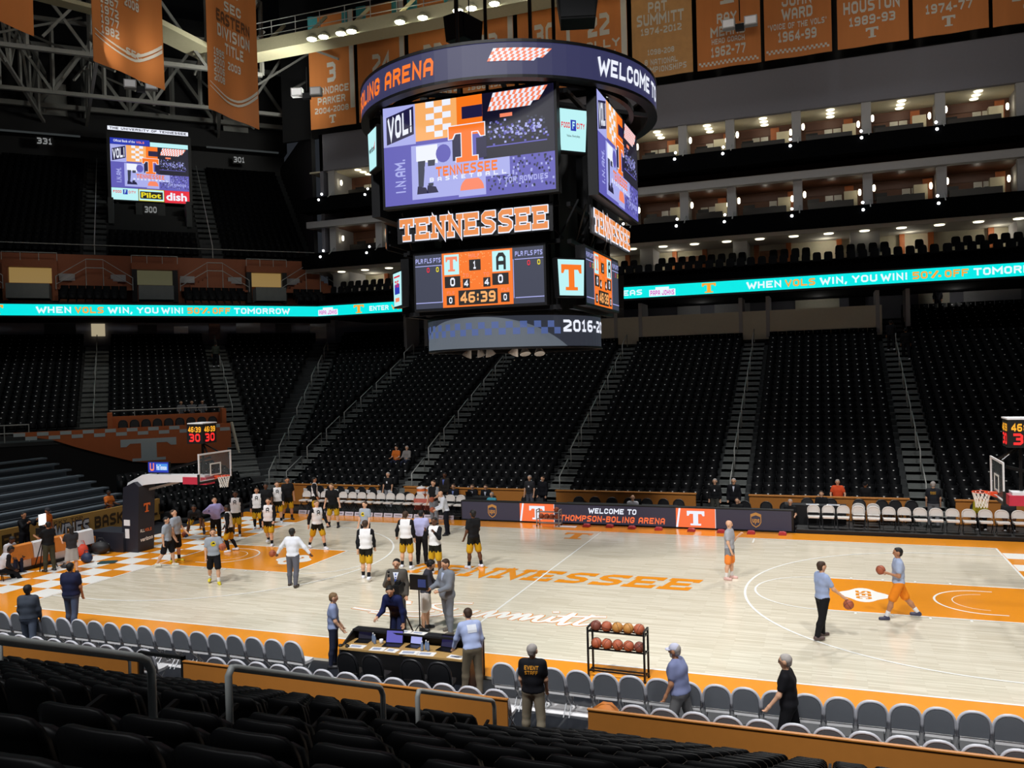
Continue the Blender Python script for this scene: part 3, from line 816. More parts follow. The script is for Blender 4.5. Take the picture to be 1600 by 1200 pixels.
# upper deck vomitory level: orange wall, lit openings, stair fronts with rails
M_VOR = mat('orange_deck_wall', '#8a4a28', 0.6, var=0.08)
vw = MB(); cbox(vw, -40, 2.0, 20.2, 20.4, 12.1, 16.0)
vwall = struct('wall_deck_front', vw, M_VOR, label='orange front wall of the upper deck')
M_LIT = mat('lit_opening', '#c8a463', emit=0.42)
M_LITG = mat('lit_passage', '#8f8c6a', emit=0.22)
for i, (s0, s1, m) in enumerate(((-19.7, -16.75, M_LIT), (-11.6, -8.9, M_LITG), (-3.6, -1.0, M_LIT), (-27.8, -24.9, M_LITG))):
    d = thing('deck_entrance', ('lit entrance at far left of the upper deck front', 'entrance below the corner video board on the upper deck', 'lit entrance right of the corner video board', 'entrance off the left edge of the upper deck')[i], 'entrance', cor((s0 + s1) / 2, 20.1, 13.9))
    base = cor((s0 + s1) / 2, 20.1, 13.9)
    def L(fn): 
        mbx = MB(); fn(mbx); mbx.v = [tuple(Vector(p) - base) for p in mbx.v]; return mbx
    L(lambda q: cbox(q, s0, s1, 20.02, 20.12, 13.9, 14.95)).build('lit_recess', m, d)
    L(lambda q: cbox(q, s0 - 0.2, s1 + 0.2, 19.4, 20.15, 14.95, 15.45)).build('lintel', M_VOR, d)
    L(lambda q: cbox(q, s0 - 0.2, s0 + 0.15, 19.4, 20.15, 12.6, 14.95)).build('jamb', M_BLACK if i != 0 else M_VOR, d)
    L(lambda q: cbox(q, s1 - 0.15, s1 + 0.2, 19.4, 20.15, 12.6, 14.95)).build('jamb', M_BLACK if i != 0 else M_VOR, d)
    L(lambda q: cbox(q, s0 + 0.2, s1 - 0.2, 17.5, 19.4, 12.6, 13.6)).build('ramp', M_CONC, d)
    L(lambda q: [q.tube([cor(s0 - 0.2, 19.4, z), cor(s1 + 0.2, 19.4, z)], 0.03, 5) for z in (15.95,)] + [q.tube([cor(s0 - 0.2 + j * (s1 - s0 + 0.4) / 3, 19.4, 15.4), cor(s0 - 0.2 + j * (s1 - s0 + 0.4) / 3, 19.4, 15.95)], 0.025, 5) for j in range(4)]).build('railing', M_STEEL, d)
for i, sc in enumerate((-22.3, -14.2, -6.1, 1.2)):
    d = thing('stair_landing', ('orange stair landing left of the lit entrance', 'orange stair landing left of the corner video board', 'orange stair landing right of the corner video board', 'orange stair landing at the right end of the upper deck')[i], 'stair landing', cor(sc, 20, 13.4))
    base = cor(sc, 20, 13.4)
    def L(fn):
        mbx = MB(); fn(mbx); mbx.v = [tuple(Vector(p) - base) for p in mbx.v]; return mbx
    L(lambda q: cbox(q, sc - 0.55, sc + 0.55, 19.3, 20.2, 13.4, 14.5)).build('landing', M_VOR, d)
    for g in (-1, 1):
        def steps(q):
            for j in range(6):
                a0, a1 = sorted((sc + g * (0.55 + j * 0.3), sc + g * (0.55 + (j + 1) * 0.3)))
                cbox(q, a0, a1, 19.3, 20.2, 13.4, 14.35 - j * 0.16)
        L(steps).build('steps', M_VOR, d)
        L(lambda q: q.tube([cor(sc + g * 0.55, 19.25, 13.5), cor(sc + g * 0.55, 19.25, 15.55), cor(sc + g * 2.45, 19.25, 14.3), cor(sc + g * 2.45, 19.25, 13.4)], 0.035, 5)).build('rail', M_STEEL, d)
        L(lambda q: q.tube([cor(sc + g * 0.55, 19.25, 14.95), cor(sc + g * 2.45, 19.25, 13.75)], 0.028, 5)).build('rail', M_STEEL, d)
    L(lambda q: [q.tube([cor(sc - 0.55, 19.25, z), cor(sc + 0.55, 19.25, z)], 0.035, 5) for z in (15.55, 14.95)]).build('rail', M_STEEL, d)
for i, s in enumerate((-20.9, -16.0, -12.7, -8.0, -4.6, -0.2)):
    mb = MB(); cbox(mb, s - 0.5, s + 0.5, 20.05, 20.15, 14.1, 14.6)
    tag(mb.build('sign_panel', M_GREYL), 'pale section sign on the orange deck wall, %s from the left' % ORD[i], 'sign', 'section signs on the deck wall')
# upper deck terrace
UT, UR = 0.75, 0.53
mb = MB()
for k in range(20):
    t0 = 20.5 + k * UT; z = 16.0 + k * UR
    mb.quad(cor(-42, t0, z), cor(1.6, t0, z), cor(1.6, t0 + UT, z), cor(-42, t0 + UT, z))
    mb.quad(cor(-42, t0, z - UR), cor(1.6, t0, z - UR), cor(1.6, t0, z), cor(-42, t0, z))
updeck = struct('terrace_upper', mb, mat('upper_deck_concrete', '#1e2021', 0.9), label='dark stepped upper deck in the corner')
for c in (-22.3, -14.2, -6.1):
    mb = MB()
    for k in range(40):
        t0 = 20.5 + k * UT / 2; z = 16.03 + k * UR / 2
        p = [cor(c - 0.75, t0, z), cor(c + 0.75, t0, z), cor(c + 0.75, t0 + UT / 2, z), cor(c - 0.75, t0 + UT / 2, z)]
        dv = Vector((0, 0, UR / 2)); mb.quad(*p); mb.quad(p[0] - dv, p[1] - dv, p[1], p[0])
    mb.build('aisle_stairs', M_CONCD, updeck)
mb = MB(); cbox(mb, 1.6, 1.9, 20.4, 36, 12, 27); struct('wall_deck_end', mb, M_BLACK, label='black end wall of the upper deck')
mb = MB(); mb.tube([cor(-42, 20.45, 16.75), cor(1.6, 20.45, 16.75)], 0.03, 5)
mb.build('railing', M_STEEL, updeck)
for i, c in enumerate((-14.2, -6.1)):
    mb = MB(); mb.tube([cor(c, 20.6, 16.1), cor(c, 20.6, 17.0), cor(c, 34, 26.3)], 0.035, 5)
    tag(mb.build('handrail', M_STEEL), ('long handrail up the upper deck left of the video board', 'long handrail up the upper deck right of the video board')[i], 'handrail')
# top fascia with a light line and section numbers
mb = MB(); cbox(mb, -42, 2, 35.3, 35.6, 26.0, 40); struct('wall_corner_top', mb, M_BLACK, label='black wall at the top of the upper deck')
mb = MB(); cbox(mb, -42, 2, 33.6, 35.3, 28.0, 29.6); struct('trim_1', mb, mat('black_fascia', '#07080a', 0.7), label='black fascia over the top of the upper deck')
ls = MB()
for s0, s1 in ((-34, -15.4), (-5.2, 1.2)): cbox(ls, s0, s1, 33.5, 33.6, 27.9, 28.05)
tag(ls.build('light_strip', mat('dim_light_strip', '#7e8688', emit=0.12)), 'dim white light line along the upper deck fascia', 'light')
sn = thing('section_sign', 'white section number 331 under the left fascia', 'sign', cor(-18.1, 33.4, 27.3))
sn2 = thing('section_sign', 'white section number 301 under the fascia right of the video board', 'sign', cor(-2.4, 33.4, 27.0))
sn3 = thing('section_sign', 'section number 300 plaque below the corner video board', 'sign', cor(-10.2, 26.9, 20.75))
M_NUM = mat('white_number', '#c9cbcb', emit=0.35)
for o, s, t, a, w, h in ((sn, '331', 33.4, -18.1, 1.1, 0.5), (sn2, '301', 33.4, -2.4, 0.95, 0.5), (sn3, '300', 26.9, -10.2, 0.9, 0.5)):
    base = Vector(o.location)
    fr = lambda a_, b_, c_=0.0: SCV * a_ + Vector((0, 0, b_)) - NCV * c_
    mb = MB(); rect(mb, fr, -w * 0.6, -h * 0.75, w * 1.2, h * 1.5, off=0.0); mb.build('plate', M_BLACK, o)
    mb = MB(); put_text(mb, s, fr, -w / 2, -h / 2, w, h, off=0.02, bold=0.02); mb.build('digits', M_NUM, o)
mb = MB(); cbox(mb, -13.3, -12.9, 25, 27.4, 19.0, 21.2); cbox(mb, -7.6, -7.2, 25, 27.4, 19.0, 21.2); cbox(mb, -11.3, -9.1, 27, 27.45, 17.5, 21.3)
struct('wall_upper_entrance', mb, M_CONCD, label='concrete entrance walls below the corner video board')

# ================================================================ corner video board
VB = thing('video_board', 'corner video board showing an orange letter over three sponsor tiles', 'video board', cor(-10.1, 28, 21.65))
VBF = lambda a, b, c=0.0: SCV * a + Vector((0, 0, b)) - NCV * c
mb = MB(); mb.prism([(-3.2, -0.1), (3.2, -0.1), (3.2, 5.5), (-3.2, 5.5)], lambda a, b, c: VBF(a, b, c), 0.5); mb.build('cabinet', M_BLACK, VB)
S_PUR = mat('screen_violet', '#6a66c8', emit=0.8); S_DKP = mat('screen_dark_violet', '#23204a', emit=0.8); S_LAV = mat('screen_lavender', '#aeb2f0', emit=0.95)
S_OR = mat('screen_orange', '#ff7a1c', emit=0.95); S_OR2 = mat('screen_pale_orange', '#ffb46a', emit=0.95); S_WH = mat('screen_white', '#eef2ff', emit=1.0); S_NV = mat('screen_navy', '#15142c', emit=0.8)
S_BLU = mat('screen_blue', '#2438b8', emit=0.9); S_CY = mat('screen_pale_cyan', '#bdf3f6', emit=1.0); S_RED = mat('screen_red', '#f0203a', emit=0.9); S_YEL = mat('screen_yellow', '#f4e21c', emit=0.9)
S_PINK = mat('screen_salmon', '#ff8a66', emit=0.95); S_BLK = mat('screen_black', '#16161c', emit=0.6); S_GRY = mat('screen_slate', '#3d4258', emit=0.8)
SCR_MATS = [S_PUR, S_DKP, S_LAV, S_OR, S_OR2, S_WH, S_NV, S_BLU, S_CY, S_RED, S_YEL, S_PINK, S_BLK, S_GRY]
PUR, DKP, LAV, OR_, OR2_, WH, NV, BLU, CY, RED, YEL, PNK, BLKS, GRY = range(14)
def tn_state(mb, fn, a, b, w, h, off, n=9):
    """long slanted state outline filled with a two-colour check"""
    rows = 4
    for j in range(rows):
        for i in range(n * 2):
            x0 = i / (n * 2); y0 = j / rows
            sl = lambda x, y: (a + w * (x * (0.90 - 0.10 * (1 - y)) + 0.10 * y), b + h * (y + 0.12 * x * 0))
            if x0 > 0.86 and j == 0: continue
            p = [sl(x0, y0), sl(x0 + 1 / (n * 2), y0), sl(x0 + 1 / (n * 2), y0 + 1 / rows), sl(x0, y0 + 1 / rows)]
            mb.add([fn(q[0], q[1], off) for q in p], [(0, 1, 2, 3)], WH if (i + j) % 2 else PNK)
def poly(mb, fn, pts, off, mi): mb.add([fn(a, b, off) for a, b in pts], [tuple(range(len(pts)))], mi)
def main_picture(fn, w, h, par):
    """game-night graphic: collage with block T, player legs, crowd and title bar"""
    mb = MB()
    R = lambda a, b, c, d, off, mi: rect(mb, fn, a * w, b * h, c * w, d * h, off, mi)
    R(0, 0, 1, 1, 0.004, PUR)
    R(0, 0.6, 0.2, 0.4, 0.006, LAV); poly(mb, fn, [(0.02 * w, 0.62 * h), (0.19 * w, 0.70 * h), (0.19 * w, 0.98 * h), (0.02 * w, 0.90 * h)], 0.008, DKP)
    put_text(mb, 'VOL!', fn, 0.03 * w, 0.66 * h, 0.15 * w, 0.22 * h, 0.012, WH, 0.05, rise=0.25)
    R(0.2, 0.62, 0.4, 0.38, 0.006, OR_); R(0.2, 0.62, 0.25, 0.38, 0.008, OR2_)
    for j in range(6):
        for i in range(3):
            if (i + j) % 2: R(0.265 + i * 0.05, 0.64 + j * 0.06, 0.05, 0.06, 0.010, WH)
    R(0.48, 0.78, 0.12, 0.12, 0.010, DKP)
    R(0.60, 0.36, 0.40, 0.64, 0.006, NV)
    rr = random.Random(3)
    for i in range(150):
        x = rr.uniform(0.62, 0.96); y = rr.gauss(0.60, 0.05)
        if 0.48 < y < 0.74: R(x, y, 0.012, 0.02, 0.010, rr.choice((LAV, PUR, GRY)))
    R(0.60, 0.47, 0.36, 0.012, 0.010, PUR)
    tn_state(mb, fn, 0.63 * w, 0.82 * h, 0.34 * w, 0.17 * h, 0.012)
    R(0.70, 0.745, 0.07, 0.035, 0.011, PNK)
    R(0, 0, 0.17, 0.58, 0.006, PUR)
    put_text(mb, 'I.N.AM.', lambda a, b, c=0: fn(0.13 * w - b, 0.12 * h + a, c), 0, 0, 0.34 * h, 0.06 * w, 0.012, LAV, 0.03)
    R(0.17, 0.04, 0.28, 0.54, 0.008, LAV)
    poly(mb, fn, [(0.20 * w, 0.42 * h), (0.33 * w, 0.38 * h), (0.33 * w, 0.57 * h), (0.20 * w, 0.57 * h)], 0.010, WH)
    for q in (0.21, 0.27):
        poly(mb, fn, [(q * w, 0.16 * h), ((q + 0.03) * w, 0.16 * h), ((q + 0.045) * w, 0.42 * h), ((q - 0.0) * w, 0.42 * h)], 0.011, GRY)
        poly(mb, fn, [((q - 0.01) * w, 0.09 * h), ((q + 0.06) * w, 0.09 * h), ((q + 0.045) * w, 0.15 * h), ((q - 0.005) * w, 0.17 * h)], 0.012, DKP)
    cb = [(0.365 * w + 0.045 * w * math.cos(t), 0.47 * h + 0.09 * h * math.sin(t)) for t in [i * PI / 8 for i in range(16)]]
    poly(mb, fn, cb, 0.013, PUR)
    R(0.42, 0.38, 0.06, 0.26, 0.011, DKP); R(0.56, 0.38, 0.06, 0.2, 0.011, DKP)
    put_T(mb, fn, 0.40 * w, 0.36 * h, 0.21 * w, 0.36 * h, 0.016, WH, grow=0.025); put_T(mb, fn, 0.40 * w, 0.36 * h, 0.21 * w, 0.36 * h, 0.019, OR_)
    R(0.45, 0.02, 0.16, 0.2, 0.008, LAV)
    cb = [(0.53 * w + 0.07 * w * math.cos(t), 0.08 * h + 0.13 * h * math.sin(t)) for t in [i * PI / 10 for i in range(11)]]
    poly(mb, fn, cb, 0.012, PNK)
    for i in range(170):
        x = rr.uniform(0.62, 0.985); y = rr.uniform(0.04, 0.34); R(x, y, 0.01, 0.022, 0.009, rr.choice((LAV, DKP, PUR, GRY)))
    put_text(mb, 'Y TOP ROWDIES', fn, 0.68 * w, 0.11 * h, 0.28 * w, 0.05 * h, 0.013, LAV, 0.03)
    R(0.25, 0.19, 0.5, 0.17, 0.018, LAV)
    put_text(mb, 'TENNESSEE', fn, 0.32 * w, 0.245 * h, 0.36 * w, 0.095 * h, 0.024, OR_, 0.06)
    put_text(mb, 'B A S K E T B A L L', fn, 0.28 * w, 0.20 * h, 0.45 * w, 0.04 * h, 0.024, WH, 0.04)
    return mb.build('screen', SCR_MATS, par)
main_picture(lambda a, b, c=0.0: VBF(a - 2.95, b + 0.98, c + 0.01), 5.9, 3.5, VB)
mb = MB()
f2 = lambda a, b, c=0.0: VBF(a - 2.95, b, c + 0.01)
rect(mb, f2, 0, 4.5, 2.95, 0.5, 0.005, BLU); rect(mb, f2, 2.98, 4.5, 2.92, 0.36, 0.005, CY); put_text(mb, 'Official Bank of the', f2, 0.25, 4.68, 1.6, 0.2, 0.02, WH, 0.01); put_text(mb, 'VOLS', f2, 1.95, 4.68, 0.6, 0.16, 0.02, PNK, 0.02)
mb.build('bank_strip', SCR_MATS, VB); mb = MB()
rect(mb, f2, 0, 0.0, 1.98, 0.96, 0.005, CY); put_text(mb, 'FOOD', f2, 0.12, 0.55, 0.62, 0.2, 0.02, RED, 0.02); put_text(mb, 'CITY', f2, 1.25, 0.55, 0.55, 0.2, 0.02, RED, 0.02); rect(mb, f2, 0.85, 0.45, 0.34, 0.4, 0.015, BLU); put_text(mb, 'F', f2, 0.95, 0.5, 0.14, 0.3, 0.03, CY, 0.03)
mb.build('sponsor_tile', SCR_MATS, VB); mb = MB()
rect(mb, f2, 2.02, 0.0, 1.92, 0.96, 0.005, YEL); rect(mb, f2, 2.05, 0.05, 1.86, 0.86, 0.008, CY); rect(mb, f2, 2.12, 0.18, 1.72, 0.6, 0.011, BLKS); put_text(mb, 'Pilot', f2, 2.2, 0.26, 1.5, 0.44, 0.02, YEL, 0.05)
mb.build('sponsor_tile', SCR_MATS, VB); mb = MB()
rect(mb, f2, 3.97, -0.05, 1.93, 1.02, 0.005, RED); put_text(mb, 'dish', f2, 4.1, 0.14, 1.6, 0.66, 0.02, WH, 0.06)
mb.build('sponsor_tile', SCR_MATS, VB)
sb = MB(); put = lambda a, b, c=0.0: VBF(a - 3.2, b + 5.62, c)
rect(sb, put, 0.1, 0.0, 6.1, 0.32, 0.0, WH); put_text(sb, 'THE UNIVERSITY OF TENNESSEE', put, 0.25, 0.07, 5.8, 0.18, 0.02, BLKS, 0.03)
sb.build('name_strip', SCR_MATS, VB)
mb = MB()
for a in (-2.6, 2.6): mb.bar(VBF(a, -0.1, -0.3), VBF(a, -3.4, -0.6), 0.25)
mb.build('support_post', M_BLACK, VB)

# ================================================================ roof, trusses, catwalk, banners
struct('ceiling', MB().box(-70, 40, -35, 60, 44, 44.4), mat('black_roof_deck', '#0c0d0f', 0.9), label='black roof deck high over the arena')
def truss(label, p0, p1, zb, zt, n, w=0.22):
    p0 = Vector((*p0, 0)); p1 = Vector((*p1, 0))
    r = thing('roof_truss', label, 'truss', (p0.x, p0.y, zb), 0, 'roof trusses')
    d = (p1 - p0)
    def at(f, z): return d * f + Vector((0, 0, z - zb))
    for z in (zb, zt): MB().bar(at(0, z), at(1, z), w * 1.25).build('chord', M_TRUSS, r)
    for i in range(n + 1):
        f = i / n
        MB().bar(at(f, zb), at(f, zt), w).build('post', M_TRUSS, r)
        if i < n:
            f2_ = (i + 1) / n
            if i % 2: MB().bar(at(f, zb), at(f2_, zt), w * 0.9).build('brace', M_TRUSS, r)
            else: MB().bar(at(f, zt), at(f2_, zb), w * 0.9).build('brace', M_TRUSS, r)
P2 = lambda s, t: tuple(cor(s, t, 0)[:2])
truss('roof truss farthest back over the upper deck', P2(-36, 33), P2(6, 33), 30.2, 35.2, 12, 0.30)
truss('roof truss in the middle over the upper deck', P2(-34, 24), P2(4, 24), 28.6, 34.0, 11)
truss('roof truss nearest over the corner seats', P2(-32, 14), P2(-3, 14), 28.2, 33.4, 8)
for i, s in enumerate((-27, -20, -13, -6)):
    a, b = P2(s, 10), P2(s + (2 if i % 2 else -2), 35)
    truss('cross truss running back to the wall, %s from the left' % ORD[i], a, b, 29.0, 33.5, 7, 0.18)
br = thing('roof_bracing', 'slim diagonal braces crossing between the roof trusses', 'bracing', cor(-14, 24, 28))
base = cor(-14, 24, 28)
rr = random.Random(11)
for i in range(26):
    s = -30 + i * 1.35; t = rr.uniform(13, 31)
    a = cor(s, t, rr.uniform(28.3, 30)); b = cor(s + rr.uniform(-6, 6), t + rr.uniform(-4, 6), rr.uniform(31, 35))
    MB().bar(a - base, b - base, 0.15).build('brace', M_TRUSS, br)
for i, s in enumerate((-17.5, -2.5)):
    mb = MB(); cbox(mb, s - 1.1, s + 1.1, 34.2, 35.2, 29.6, 32.5)
    tag(mb.build('roof_pier', M_TRUSS), ('broad grey pier under the roof at the left', 'broad grey pier under the roof near the suites')[i], 'pier')
# catwalk with the floodlights
M_CAT = mat('cream_catwalk', '#b9b494', 0.7, var=0.08)
cw = thing('catwalk', 'cream catwalk with pipe rails and bright floodlights under the roof', 'catwalk', (-14, 22, 29.4))
MB().box(-16, 14, -0.2, 1.6, -0.35, 0.0).build('walkway', M_CAT, cw)
MB().box(-16, 14, -0.3, -0.2, -0.5, 0.35).build('edge_beam', M_CAT, cw)
for i in range(16):
    MB().tube([(-15.5 + i * 1.9, -0.2, 0), (-15.5 + i * 1.9, -0.2, 1.5)], 0.03, 5).build('rail_post', M_STEEL, cw)
for z in (0.6, 1.1, 1.5):
    MB().tube([(-16, -0.2, z), (14, -0.2, z)], 0.03, 5).build('rail', M_STEEL, cw)
MB().box(-18, -16, -6, 1.6, -0.1, 0.25).build('walkway', M_CAT, cw)
for i in range(5):
    MB().bar((-17 - i * 1.5, -5 - i * 3, 0.2), (-18.5 - i * 1.5, -8 - i * 3, 0.2), 1.0, 0.25).build('walkway', M_CAT, cw)
for i in range(8):
    MB().bar((-14 + i * 3.4, 0.6, -0.3), (-12.3 + i * 3.4, 2.2, 2.2), 0.2).build('strut', M_CAT, cw)
M_FLOOD = mat('floodlight_glow', '#fbfff0', emit=14.0)
for i, x in enumerate((-22.3, -21.4, -20.1, -19.3, -15.8, -14.2, -11.8, -10.9, -9.4, -7.0, -5.2)):
    f = thing('floodlight', 'glowing floodlight under the catwalk, %s from the left' % ORD[i], 'floodlight', (x, 21.4, 28.95), 0, 'floodlights on the catwalk')
    MB().lathe([(0.10, 0.35), (0.34, 0.1), (0.36, 0.0), (0.30, 0.0)], 12).build('housing', M_CAT, f)
    MB().lathe([(0.31, 0.0), (0.28, -0.06), (0.05, -0.1)], 12).build('lens', M_FLOOD, f)
    MB().box(-0.05, 0.05, 0.0, 0.5, 0.22, 0.32).build('bracket', M_CAT, f)
# paired small spotlights hung on pipes
def spot_pair(loc, label, rz=0.0):
    s = thing('spotlight_pair', label, 'spotlight', loc, rz)
    MB().tube([(0, 0, 0.1), (0, 0, 1.6)], 0.04, 6).build('hanger', M_BLACKM, s)
    for g in (-1, 1):
        MB().box(g * 0.62 - 0.36, g * 0.62 + 0.36, -0.22, 0.22, -0.28, 0.24).build('lamp_head', M_GREYL, s)
        MB().box(g * 0.62 - 0.3, g * 0.62 + 0.3, -0.25, -0.2, -0.22, 0.18).build('glass', M_WHITEP, s)
    MB().box(-0.25, 0.25, -0.15, 0.15, -0.45, -0.1).build('bracket', M_BLACKM, s)
spot_pair((-31.5, 16.0, 25.6), 'pair of grey spotlights below the left banner', 0.7)
spot_pair((-22.2, 20.5, 25.2), 'pair of grey spotlights left of the numbered banners', 0.3)
spot_pair((4.6, 24.5, 26.6), 'pair of grey spotlights in front of the orange coach banners')

# banners
M_BAN = mat('orange_banner_cloth', '#bd7338', 0.75, var=0.10, scale=1.2, stretch=(2.2, 1, 0.25))
M_BAN2 = mat('gold_banner_cloth', '#b98a55', 0.75, var=0.18, scale=2.5)
M_BTX = mat('white_banner_print', '#c2c0b6', 0.75, var=0.06)
M_BTD = mat('brown_banner_print', '#5e3a1e', 0.75)
M_BTL = mat('teal_banner_print', '#3f8f94', 0.75)
def banner(label, o, xdir, w, h, lines, m=M_BAN, wave=0.05, group='banners'):
    """cloth sheet hanging from its top edge; o is the lower left corner. lines: (text, a, b, w, h, material)"""
    o = Vector(o); xd = Vector(xdir); nd = xd.cross(Vector((0, 0, 1)))
    r = thing('banner', label, 'banner', o, 0, group)
    ph = random.uniform(0, 6)
    def fn(a, b, c=0.0):
        return xd * a + Vector((0, 0, b)) + nd * (c + wave * math.sin(a * 2.2 + ph) * (0.4 + 0.6 * math.sin(a * 0.8 + b * 0.25)))
    mb = MB(); n, m_ = 18, 10
    v = []
    for c in (0.0, -0.02):
        for j in range(m_ + 1):
            for i in range(n + 1): v.append(fn(w * i / n, h * j / m_, c))
    q = (n + 1) * (m_ + 1); fs = []
    for j in range(m_):
        for i in range(n):
            k = j * (n + 1) + i
            fs.append((k, k + 1, k + n + 2, k + n + 1)); fs.append((k + q, k + n + 1 + q, k + n + 2 + q, k + 1 + q))
    mb.add(v, fs); mb.build('cloth', m, r, True)
    MB().tube([xd * -0.05 + Vector((0, 0, h)), xd * (w + 0.05) + Vector((0, 0, h))], 0.05, 6).build('pole', M_BLACKM, r)
    for s, a, b, tw_, th, mm in lines:
        mb = MB()
        if True:
            if s == '#T': put_T(mb, fn, a, b, tw_, th, 0.03)
            elif s == '#R': 
                for i in range(8): rect(mb, fn, a + tw_ * i / 8, b, tw_ / 8, th, 0.025)
            elif s == '#C':
                for i in range(28):
                    for j in range(2):
                        if (i + j) % 2: rect(mb, fn, a + tw_ * i / 28, b + th * j / 2, tw_ / 28, th / 2, 0.03)
            elif s == '#S':      # two swooping bands
                for q_ in range(2):
                    for i in range(14):
                        f0, f1 = i / 14, (i + 1) / 14
                        y = lambda f: b + th * (1 - math.sin(PI * (0.15 + 0.75 * f))) + q_ * 0.22 + 0.9 * max(0, f - 0.6)
                        k = 0.05 + 0.13 * f0
                        mb.quad(fn(a + tw_ * f0, y(f0), 0.03), fn(a + tw_ * f1, y(f1), 0.03), fn(a + tw_ * f1, y(f1) + k, 0.03), fn(a + tw_ * f0, y(f0) + k, 0.03))
            else: put_text(mb, s, fn, a, b, tw_, th, 0.035, bold=0.05)
        mb.build('print', mm, r)
    return r
BW = 3.85
def ret(num, n1, n2, yrs, x, lab):
    L = [(num, 1.2 if len(num) > 1 else 1.5, 3.35, 1.5 if len(num) > 1 else 0.8, 1.4, M_BTX), (yrs, 0.4, 1.1, 2.9, 0.42, M_BTX), ('#T', 1.6, 0.3, 0.6, 0.6, M_BTX), ('#R', 3.45, 1.2, 0.38, 7.2, M_BTX), ('#R', 0.0, 6.9, 0.8, 1.5, M_BTL), ('#R', 2.9, 6.2, 0.5, 2.2, M_BTL)]
    if n1: L.append((n1, 0.45, 2.5, 2.9, 0.52, M_BTX))
    if n2: L.append((n2, 0.65, 1.75, 2.4, 0.52, M_BTX))
    banner(lab, (x, 28, 25.3), (1, 0, 0), BW, 8.4, L)
ret('3', 'CANDACE', 'PARKER', '2004-2008', -26.9, 'orange number 3 banner left of the hanging scoreboard')
ret('24', '', '', '2004', -22.75, 'orange number 24 banner beside the number 3 banner')
ret('23', 'CHAMIQUE', 'HOLDSCLAW', '1995-1999', -18.6, 'orange 1995-1999 banner partly behind the scoreboard ring')
ret('32', '', '', '1988-1991', -14.45, 'orange number 32 banner half hidden behind the scoreboard ring')
ret('30', '', '', '1985-1989', -10.3, 'orange number 30 banner behind the top of the scoreboard ring')
ret('22', 'HOLLY', 'WARLICK', '1976-1980', -6.6, 'orange number 22 banner right above the scoreboard ring')
banner('gold dotted banner right of the number 22 banner', (-2.45, 28, 25.4), (1, 0, 0), BW, 8.4, [('PAT', 1.1, 4.15, 1.2, 0.65, M_BTX), ('SUMMITT', 0.35, 3.35, 3.0, 0.7, M_BTX), ('1974-2012', 0.6, 2.75, 2.6, 0.42, M_BTX), ('1098-208', 1.0, 1.45, 1.7, 0.34, M_BTX), ('8 NATIONAL', 0.8, 0.8, 2.1, 0.36, M_BTX), ('CHAMPIONSHIPS', 0.35, 0.32, 3.1, 0.36, M_BTX)], M_BAN2)
banner('orange head coach 1962-77 banner with checkered hem', (1.68, 28, 25.38), (1, 0, 0), BW, 8.4, [('#T', 1.2, 3.9, 1.4, 1.6, M_BTX), ('RAY', 1.25, 2.75, 1.2, 0.6, M_BTX), ('MEARS', 0.85, 1.95, 2.1, 0.6, M_BTX), ('HEAD COACH', 0.9, 1.5, 2.0, 0.33, M_BTX), ('1962-77', 0.85, 0.72, 2.1, 0.6, M_BTX), ('#C', 0.1, 0.2, 3.6, 0.26, M_BTX)])
banner('orange 1964-99 radio voice banner with checkered hem', (5.75, 28, 25.38), (1, 0, 0), BW, 8.4, [('JOHN', 1.05, 3.1, 1.7, 0.65, M_BTX), ('WARD', 1.05, 2.3, 1.75, 0.65, M_BTX), ('"VOICE OF THE VOLS"', 0.2, 1.75, 3.4, 0.35, M_BTX), ('1964-99', 0.8, 0.98, 2.2, 0.6, M_BTX), ('#C', 0.1, 0.3, 3.6, 0.26, M_BTX)])
banner('orange 1989-93 banner with small block letter', (9.92, 28, 25.4), (1, 0, 0), BW, 8.4, [('HOUSTON', 0.35, 2.0, 3.05, 0.7, M_BTX), ('1989-93', 0.65, 1.25, 2.5, 0.52, M_BTX), ('#T', 1.55, 0.42, 0.68, 0.6, M_BTX)])
banner('orange 1974-77 banner with small block letter', (14.0, 28, 25.4), (1, 0, 0), BW, 8.4, [('1974-77', 0.65, 1.25, 2.4, 0.52, M_BTX), ('#T', 1.5, 0.42, 0.68, 0.6, M_BTX)])
banner('orange banner at the top right edge', (18.05, 28, 25.36), (1, 0, 0), BW, 8.4, [('197', 0.9, 1.25, 2.4, 0.52, M_BTX), ('#T', 1.5, 0.42, 0.68, 0.6, M_BTX)])
SW = lambda: ('#S', 0.1, 0.7, 3.85, 0.9, M_BTX)
banner('tan and orange banner cut off at the top left corner', (-20, -5.5, 20.4), (0, 1, 0), 4.05, 9.0, [('#S', 0.1, 1.1, 3.85, 0.9, M_BTX)], M_BAN, 0.06, 'banners over the left end')
banner('tan conference champions banner with a column of years', (-20, 1.43, 20.4), (0, 1, 0), 4.05, 9.5, [('CHAMPIONS', 0.3, 4.2, 3.5, 0.8, M_BTD)] + [(y_, 0.42, 4.0 - i * 0.44, 0.9, 0.36, M_BTX) for i, y_ in enumerate(('1936', '1941', '1943', '1967', '1972', '1977', '1982'))] + [(y_, 1.7, 3.55 - i * 0.5, 0.9, 0.4, M_BTX) for i, y_ in enumerate(('2000', '2008'))] + [SW(), ('SEC', 1.7, 0.9, 1.0, 0.3, M_BTX)], M_BAN, 0.06, 'banners over the left end')
